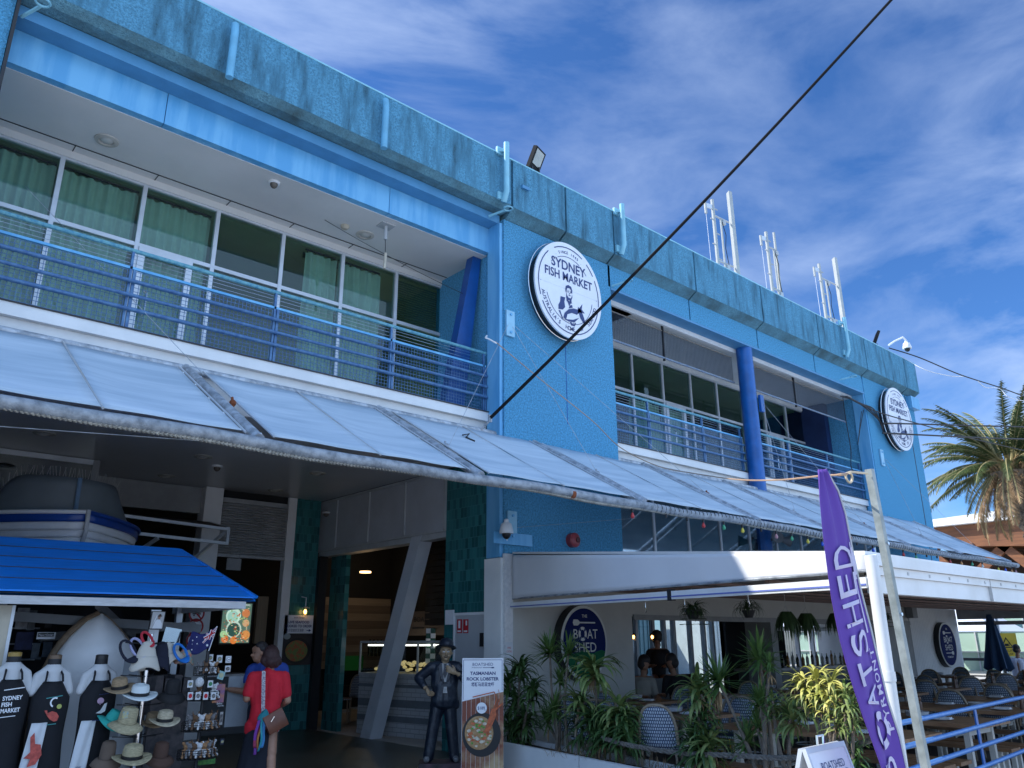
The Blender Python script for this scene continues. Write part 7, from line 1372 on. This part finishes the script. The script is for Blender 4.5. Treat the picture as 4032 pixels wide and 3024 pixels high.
# ---------------------------------------------------------------- feather flag
def BN(px, py): return at(px, py, Y=2.35)
lf = [BN(*p) for p in [(3226, 1848), (3232, 1960), (3243, 2060), (3262, 2200), (3285, 2360), (3315, 2520), (3355, 2680), (3395, 2820), (3440, 2960), (3480, 3090), (3510, 3200)]]
rt_ = [BN(*p) for p in [(3252, 1848), (3300, 1930), (3330, 2020), (3362, 2180), (3392, 2320), (3430, 2470), (3462, 2620), (3490, 2760), (3530, 2900), (3560, 3060), (3580, 3200)]]
T = thing('feather_flag', 'tall purple feather flag lettered THE BOATSHED PYRMONT', 'flag', (lf[-1].x, 2.35, 0))
def bn(u, v):
    k = v*10; i = min(9, int(k)); t = k-i; l = lf[i].lerp(lf[i+1], t); r = rt_[i].lerp(rt_[i+1], t); q = l.lerp(r, u); q.y += .018*sin(u*6+v*5)*(.3+v)+.012*sin(u*15+v*2)*(1-v); return q
MB().grid(bn, 24, 60).ob('banner', M('flag_purple', (.105, .045, .31), r=.75, v=.05, s=3), T, smooth=True, thick=.003)
MB().tube([bn(1.0, i/20)+Vector((.008, 0, 0)) for i in range(21)], .010, 6).ob('flag_pole', m_aludk, T, smooth=True)
q = MB(); q.grid(lambda u, v: bn(.62+.38*u, .58+.42*v)+Vector((.05*v+.055*u*v*2, .06, 0)), 8, 20); q.ob('banner_fold', M('flag_purple_dark', (.07, .03, .25), r=.8), T, smooth=True, thick=.003)
class BF(FR):    # letters that lie on the cloth: x runs across the banner width, y up its length
    def __init__(s): s.n = Vector((0, -1, 0))
    def p(s, x, y, d=0): q = bn(min(1, max(0, x)), min(1, max(0, y))); return q+Vector((0, -.014-d, 0))
bf = BF()
def flagtext(s_, u, v0, v1, wu, bold=.0):   # reads upward along the banner
    q = MB(); n = len(s_)
    for i, ch in enumerate(s_):
        vs, fs, a0, a1 = glyphs(ch, bold); vc = v0+(v1-v0)*(i+.5)/n; sz = abs(v1-v0)/n*.80
        pts = [bf.p(u+wu*(-(y_)/.69+.5), vc+(1 if v1 > v0 else -1)*((x_-(a0+a1)/2)/max(a1-a0, .2)*sz), .001) for x_, y_ in vs]; b = q.av(pts); q.f += [tuple(b+k for k in f_) for f_ in fs]
    return q
m_fl = M('flag_letter', (.50, .47, .62), r=.7)
flagtext('B', .45, .90, .83, .58, .0).ob('lettering', m_fl, T); flagtext('ATSHED', .43, .705, .265, .56, .0).ob('lettering', m_fl, T); flagtext('THE', .15, .90, .84, .14, .01).ob('lettering', m_fl, T); flagtext('PYRMONT', .86, .78, .545, .12, .01).ob('lettering', m_fl, T)
q = MB()
for ru, rv, w_ in ((.34, .052, .14),):
    for i in range(40):
        a = [2*pi*i/40, 2*pi*(i+1)/40]
        q.face([bf.p(.5+(ru-w_*.7)*cos(a[0]), .762+(rv-.022)*sin(a[0])), bf.p(.5+ru*cos(a[0]), .762+rv*sin(a[0])), bf.p(.5+ru*cos(a[1]), .762+rv*sin(a[1])), bf.p(.5+(ru-w_*.7)*cos(a[1]), .762+(rv-.022)*sin(a[1]))])
q.ob('lifebuoy', m_fl, T)
q = MB()
for a0 in (45, 135, 225, 315):
    for k in range(3):
        a = [radians(a0-12+8*k), radians(a0-4+8*k)]; q.face([bf.p(.5+.235*cos(a[0]), .762+.028*sin(a[0]), .002), bf.p(.5+.345*cos(a[0]), .762+.054*sin(a[0]), .002), bf.p(.5+.345*cos(a[1]), .762+.054*sin(a[1]), .002), bf.p(.5+.235*cos(a[1]), .762+.028*sin(a[1]), .002)])
q.ob('lifebuoy_band', M('flag_purple'), T)
q = MB()
for i in range(16):
    v = .37+.14*i/16; q.face([bf.p(.905-.04, v), bf.p(.905, v), bf.p(.905, v+.14/16), bf.p(.905-.04, v+.14/16)])
for i in range(8):
    v = .27+.10*i/8; h_ = .10*sin(pi*(i+.5)/8)**.5+.02; q.face([bf.p(.87-h_, v), bf.p(.87+h_, v), bf.p(.87+h_, v+.1/8), bf.p(.87-h_, v+.1/8)])
q.ob('oar', m_fl, T)
# steel pole with pigtail conduit
a = G0 = at(3423, 1848, Y=2.6); T = thing('steel_pole', 'square galvanised steel pole with curled cream conduit at its top', 'pole', (a.x, 2.6, 0))
MB().bar((a.x+.27, 2.6, 0), (a.x, 2.6, a.z), .052, .052, up=(0, 1, 0)).ob('pole', M('pole_zinc', (.22, .25, .24), r=.5, m=.3, s=7, c2=(.38, .42, .41)), T)
q = MB()
for z in (a.z-.55, a.z-1.05): q.tube([(a.x+.27*(1-z/a.z), 2.575, z), (a.x+.27*(1-z/a.z), 2.56, z)], .012, 8)
q.ob('bolt', m_steel, T)
c = at(3340, 1882, Y=2.6); pts = [at(3415, 1864, Y=2.6), at(3390, 1862, Y=2.6), at(3350, 1858, Y=2.6)]+[c+Vector((-.034*cos(t)*1.0-.0, .004*t, .034*sin(t)+.0)) for t in [1.2-i*.45 for i in range(15)]]
MB().tube(pts, .0085, 8).ob('conduit_pigtail', M('cream_conduit', (.62, .52, .36), r=.5), T, smooth=True)
MB().tube([at(3300, 1870, Y=2.65), at(3312, 1868, Y=2.6), at(3335, 1866, Y=2.6)], .010, 6).ob('cable_joint', M('tan_cable'), T)
# ---------------------------------------------------------------- sandwich board
R1 = at(3162, 2950, Z=1.04); R2 = at(3314, 2918, Z=1.04); rd = (R2-R1); rd.z = 0; L_ = rd.length; rd.normalize(); nn2 = Vector((rd.y, -rd.x, 0))
if nn2.dot(Vector((1, -.2, 0))) < 0: nn2 = -nn2
T = thing('sandwich_board', 'sandwich board reading LIVE SEAFOOD COOKED TO ORDER below the flag', 'sandwich board', ((R1+R2)/2).xy.to_3d())
dn = (nn2*.30+Vector((0, 0, -1.0))).normalized(); f = FR(R1, rd, -dn); 
if f.n.dot(nn2) < 0: f.n = -f.n
Hh_ = 1.02
q = MB(); f.rect(q, .02, -Hh_+.04, L_-.02, -.03, .0, .01); q.ob('front_panel', m_swht, T)
q = MB(); f.rect(q, 0, -Hh_, .02, 0, -.01, .025); f.rect(q, L_-.02, -Hh_, L_, 0, -.01, .025); f.rect(q, .02, -.03, L_-.02, 0, -.01, .025); f.rect(q, .02, -Hh_, L_-.02, -Hh_+.04, -.01, .025); q.ob('front_frame', m_alu, T)
dn2 = (-nn2*.30+Vector((0, 0, -1.0))).normalized(); f2 = FR(R1-nn2*.03, rd, -dn2)
q = MB(); f2.rect(q, 0, -Hh_, .025, 0, 0, .025); f2.rect(q, L_-.025, -Hh_, L_, 0, 0, .025); f2.rect(q, .025, -Hh_+.03, L_-.025, -.0, 0, .01); q.ob('back_frame', m_alu, T)
q = MB(); m_ = (R1+R2)/2-nn2*.015; q.tube([m_-rd*.04, m_-rd*.04+Vector((0, 0, .05)), m_+rd*.04+Vector((0, 0, .05)), m_+rd*.04], .008, 6); q.ob('handle', m_steel, T)
q = MB(); text(q, f, 'BOATSHED', L_*.52, -.11, .042, L_*.58, d=.014); text(q, f, 'PYRMONT', L_*.42, -.155, .014, L_*.26, d=.014); f.line(q, [(L_*.58, -.155), (L_*.76, -.155)], .006, .014); f.disc(q, L_*.80, -.155, .025, .011, .014, k=14); text(q, f, 'LIVE SEAFOOD', L_*.5, -.225, .040, L_*.82, d=.014, bold=.03); text(q, f, 'COOKED TO ORDER', L_*.5, -.29, .036, L_*.9, d=.014, bold=.03); q.ob('lettering', m_navy, T)
# ---------------------------------------------------------------- blue railing at the lower right
T = thing('ramp_railing', 'bright blue tubular railing at the lower right before the tables', 'railing', (8, 3.0, 0))
m_rb = M('rail_bright_blue', (.06, .19, .50), r=.35, s=22, c2=(.10, .26, .58), b=.2, bs=30)
def rl(x, z): return (x, 3.05+.077*(x-6.72), z)
for z in (1.0, .825, .655, .48): MB().tube([rl(6.58, z), rl(16, z)], .021, 10).ob('rail', m_rb, T, smooth=True)
for x in (8.84, 11.4, 13.9, 16): MB().bar(rl(x, .0), rl(x-.02, 1.0), .014, .05, up=(1, 0, 0)).ob('post', m_bdk if x < 9 else m_rb, T)
# ---------------------------------------------------------------- right-hand background
l_, r_ = ground(3992, 27.0); T = thing('person', 'person in white shirt sitting at the far right edge seen from behind', 'person', l_, r_); ORG[T.name] = Vector((0, 0, 0))
clay('body', [((0, 0, .55), .12, (0, 0, .95), .13), ((-.15, 0, 1.05), .055, (.15, 0, 1.05), .055), ((0.02, 0, 1.08), .05, (.03, 0, 1.2), .05), ((.04, 0, 1.33), .09), ((.06, .02, 1.27), .06), ((.10, .03, 1.30), .015, (.125, .04, 1.29), .015), ((.17, 0, 1.03), .05, (.27, .05, .8), .042), ((.27, .05, .8), .04, (.38, .2, .78), .03), ((-.17, 0, 1.03), .05, (-.2, .05, .78), .042), ((-.2, .05, .78), .04, (-.05, .25, .78), .03), ((-.09, 0, .5), .1, (-.1, .42, .48), .075), ((.09, 0, .5), .1, (.1, .42, .48), .075), ((-.1, .42, .46), .06, (-.1, .4, .06), .04), ((.1, .42, .46), .06, (.1, .4, .06), .04)]+fingers((.40, .23, .78), (.6, 1, 0), (1, 0, 0), 1, .4)+fingers((-.03, .28, .78), (.6, 1, 0), (1, 0, 0), 1, .4), m_skd, T, .012, 2)
clay('shirt', [((-.05, 0, .52), .13, (-.05, 0, .98), .13), ((.05, 0, .52), .13, (.05, 0, .98), .13), ((-.16, 0, 1.03), .07, (.16, 0, 1.03), .07), ((.17, 0, 1.02), .07, (.26, .04, .82), .058), ((-.17, 0, 1.02), .07, (-.2, .05, .82), .058)], M('shirt_white_blue', (.62, .62, .72), r=.85, v=.03), T, .014, 3)
clay('trousers', [((-.09, 0, .48), .12, (-.1, .42, .48), .09), ((.09, 0, .48), .12, (.1, .42, .48), .09), ((-.1, .42, .46), .075, (-.1, .4, .1), .06), ((.1, .42, .46), .075, (.1, .4, .1), .06)], m_blkc, T, .014, 2); clay('hair', [((.03, -.01, 1.37), .095), ((.01, -.03, 1.31), .08)], m_hd, T, .012, 2)
l_, r_ = ground(3915, 26.4); T = thing('patio_umbrella', 'closed dark blue patio umbrella near the far terrace end', 'umbrella', (l_.x, l_.y, 0)); MB().tube([(l_.x, l_.y, 0), (l_.x, l_.y, 2.3)], .03, 8).ob('pole', M('pole_rust', (.25, .10, .05), r=.6), T)
q = MB(); q.grid(lambda u, v: (l_.x+(.08+.24*v)*cos(2*pi*u)*(1+.22*cos(16*pi*u)*v), l_.y+(.08+.24*v)*sin(2*pi*u)*(1+.22*cos(16*pi*u)*v), 2.25-1.45*v+.05*v*cos(16*pi*u)), 64, 8); q.ob('canopy', M('umbrella_navy', (.012, .045, .11), r=.85), T, smooth=True)
l_, r_ = ground(3932, 29.0); T = thing('forklift_sign', 'yellow warning sign with black triangle reading FORKLIFTS IN USE', 'sign', l_); f = FR(l_+Vector((0, 0, 1.10)), (cos(r_), sin(r_), 0), (0, 0, 1)); MB().box((l_.x+.25, l_.y, 0), (l_.x+.32, l_.y+.06, 2.9)).ob('post', m_aludk, T)
q = MB(); f.rect(q, 0, 0, .48, .66, 0, .01); q.ob('plate', M('sign_yellow', (.62, .42, .04)), T); q = MB(); f.poly(q, [(.04, .24), (.37, .24), (.205, .55)], .012); q.ob('triangle', m_blk, T); q = MB(); f.poly(q, [(.085, .268), (.325, .268), (.205, .49)], .016); q.ob('triangle_inside', M('sign_yellow'), T); q = MB(); f.rect(q, .15, .29, .25, .36, .02); f.line(q, [(.265, .29), (.265, .40)], .012, .02); text(q, f, 'FORKLIFTS', .205, .16, .06, .36, d=.014); text(q, f, 'IN USE', .205, .065, .06, .25, d=.014); q.ob('lettering', m_blk, T)
T = thing('quay_railing', 'dark railing along the quay behind the terrace end', 'railing', (28, 8, 0)); MB().box((27.6, 2, .96), (27.75, 12, 1.04)).ob('top_rail', M('rail_black', (.03, .025, .025)), T); MB().box((27.65, 2, .5), (27.7, 12, .54)).ob('rail', M('rail_black'), T)
for y in range(3, 12, 2): MB().box((27.65, y, 0), (27.71, y+.06, .96)).ob('post', M('rail_black'), T)
def marquee(x, y, w, z0, z1, lab):
    T = thing('marquee', lab, 'marquee', (x, y, 0), group='white peaked marquees'); q = MB()
    for a, b in (((-w, -w), (w, -w)), ((w, -w), (w, w)), ((w, w), (-w, w)), ((-w, w), (-w, -w))): q.face([(x+a[0], y+a[1], z0), (x+b[0], y+b[1], z0), (x, y, z1)])
    q.ob('canopy', M('marquee_fabric', (.62, .68, .78), r=.7, v=.03), T, thick=.02)
    for a in ((-w, -w), (w, -w), (w, w), (-w, w)): MB().tube([(x+a[0]*.97, y+a[1]*.97, 0), (x+a[0]*.97, y+a[1]*.97, z0)], .04, 6).ob('leg', m_alu, T)
marquee(43, 15.6, 2.2, 1.9, 3.6, 'pale blue peaked marquee beyond the terrace end'); marquee(36, 20.5, 2.2, 2.0, 3.4, 'white marquee seen through the bar windows, left'); marquee(42, 21, 2.4, 2.0, 3.5, 'white marquee seen through the bar windows, right')
T = thing('glass_building', 'pale green glazed building far behind the terrace end', 'building', (47, 16, 0)); MB().box((46, 8, 0), (49, 26, 3.5)).ob('wall', M('pale_green_glass', (.34, .48, .40), r=.15, v=.08, s=.3), T)
q = MB()
for i in range(16): q.box((45.9, 8+i*1.15, 0), (45.98, 8.06+i*1.15, 3.5))
for z in (.9, 2.0, 3.0): q.box((45.88, 8, z), (45.99, 26, z+.06))
q.ob('mullion_grid', m_aludk, T); MB().box((45.92, 8, 2.1), (45.985, 26, 2.4)).ob('spandrel', M('spandrel_teal', (.05, .12, .15), r=.3), T); MB().box((45.6, 7.6, 3.5), (49.4, 26.4, 3.75)).ob('roof', m_whp, T)
for i, (x, y, w, h, c, lab) in enumerate([(31, 22, 5, 2.5, (.55, .60, .64), 'white shipping container seen through the folding doors'), (38.5, 27, 5, 2.6, (.62, .64, .64), 'second white container seen through the folding doors'), (27, 24.5, 3.4, 2.9, (.10, .20, .26), 'blue grey container behind the folding doors at left'), (47, 30, 7, 2.6, (.60, .58, .50), 'cream container far behind the bar window')]):
    T = thing('shipping_container', lab, 'container', (x, y, 0), group='containers on the quay'); q = MB(); q.box((x, y, 0), (x+w, y+2.4, h)); q.ob('body', M('container_%d' % i, c, r=.5, v=.06), T); q = MB()
    for k in range(int(w/.3)): q.box((x+k*.3, y-.05, .1), (x+k*.3+.15, y-.002, h-.1))
    q.ob('corrugation', M('container_%d' % i), T)
T = thing('timber_hall', 'building with orange brown timber soffit and white roof behind the palm', 'building', (60, 16, 0))
m_tim = M('hall_timber', (.12, .045, .018), r=.6, s=2, c2=(.22, .085, .03), stretch=(.3, .3, 3)); MB().box((52, 2, 0), (66, 21.6, 6.6)).ob('wall', M('hall_dark', (.035, .02, .015), r=.8, s=.5, c2=(.10, .045, .02)), T)
MB().prism([(50, 1, 7.83), (50, 22.2, 7.83), (50, 22.2, 7.0), (50, 1, 5.4)], (2, 0, 0)).ob('timber_fascia', m_tim, T); MB().prism([(49.5, 22.6, 7.85), (49.5, 1, 7.85), (49.5, 1, 8.45), (49.5, 14, 8.4), (49.5, 22.6, 8.15)], (20, 0, 0)).ob('roof', M('roof_white', (.72, .73, .72), r=.5, v=.04), T)
q = MB()
for i in range(6): q.bar((50.5, 1+i*4, 4.0), (50.5, 4+i*4, 7.2), .3, .5); q.bar((50.5, 22-i*4, 4.2), (50.5, 18.5-i*4, 7.2), .3, .5)
q.ob('timber_brace', m_tim, T)
for i in range(4): MB().box((51, 3+i*5.5, 0), (51.5, 3.5+i*5.5, 7)).ob('timber_column', m_tim, T)
# ---------------------------------------------------------------- date palm
pc = Vector((36, 10.2, 8.3)); T = thing('palm_tree', 'large date palm with drooping brown fronds at the right edge', 'palm tree', (36.0, 8.7, 0))
tk = MB(); tr = random.Random(5)
def trk(u, v): a = 2*pi*u; b = Vector((36, 8.9, 0)).lerp(pc+Vector((0, 0, -.3)), v**.9 if v > 0 else 0); r_ = (.36+.05*sin(v*110)+.04*sin(a*9+v*60)) if v < .85 else .36+.35*((v-.85)/.15)**.7; return b+Vector((r_*cos(a), r_*sin(a), 0))
tk.grid(trk, 24, 90); tk.ob('trunk', M('palm_bark', (.10, .08, .06), r=.95, s=9, c2=(.28, .22, .16), b=1, bs=14), T, smooth=True)
def frond(mb, rb, az, el, L_, droop, w):
    d = Vector((cos(az)*cos(el), sin(az)*cos(el), sin(el))); p = pc+Vector((cos(az)*.3, sin(az)*.3, 0)); e = el; n = 28; pts = [p.copy()]; side = Vector((-sin(az), cos(az), 0))
    for i in range(n):
        t = i/n; e -= droop*(.3+1.4*t)/n; d = Vector((cos(az)*cos(e), sin(az)*cos(e), sin(e))); p = p+d*L_/n; pts.append(p.copy())
        if t < .12: continue
        upv = side.cross(d).normalized(); ll = w*(sin(pi*min(1, t*.85+.18))**.6)
        for s_ in (-1, 1):
            for k in (0, .33, .66):
                b = p+d*L_/n*k; tip_ = b+(side*s_*.8+d*.75+upv*(.30)-Vector((0, 0, .22))+Vector((tr.uniform(-.25, .25), tr.uniform(-.25, .25), tr.uniform(-.25, .2)))).normalized()*ll*tr.uniform(.8, 1.1); hw = d*.024
                mb.face([b-hw, b+hw, tip_])
    rb.tube(pts, [.035*(1-i/(n+1))+.008 for i in range(n+1)], 5)
for nm, mt, cnt, els, dr, ws, lab_ in (('green_frond', M('palm_leaf', (.03, .055, .016), r=.55, s=3, c2=(.085, .12, .035)), 125, (-.25, 1.45), (.5, 1.5), .48, 0), ('brown_frond', M('palm_dead', (.20, .12, .06), r=.8, s=3, c2=(.42, .28, .15)), 26, (-1.1, -.35), (.5, 1.2), .42, 1)):
    for i in range(cnt):
        q = MB(); rb = MB(); az = tr.uniform(0, 2*pi); el = tr.uniform(*els); frond(q, rb, az, el, tr.uniform(2.7, 4.2) if not lab_ else tr.uniform(2.2, 3.4), tr.uniform(*dr), ws); o = q.ob(nm, mt, T); rb.ob('frond_rib', M('palm_rib', (.30, .26, .12), r=.6), o, smooth=True)
q = MB()
for i in range(170): a = tr.uniform(0, 6.28); q.bar(pc+Vector((.3*cos(a), .3*sin(a), tr.uniform(-.9, .1))), pc+Vector((.75*cos(a), .75*sin(a), tr.uniform(-1.0, .3))), .06, .03)
q.ob('cut_frond_bases', M('palm_dead'), T)
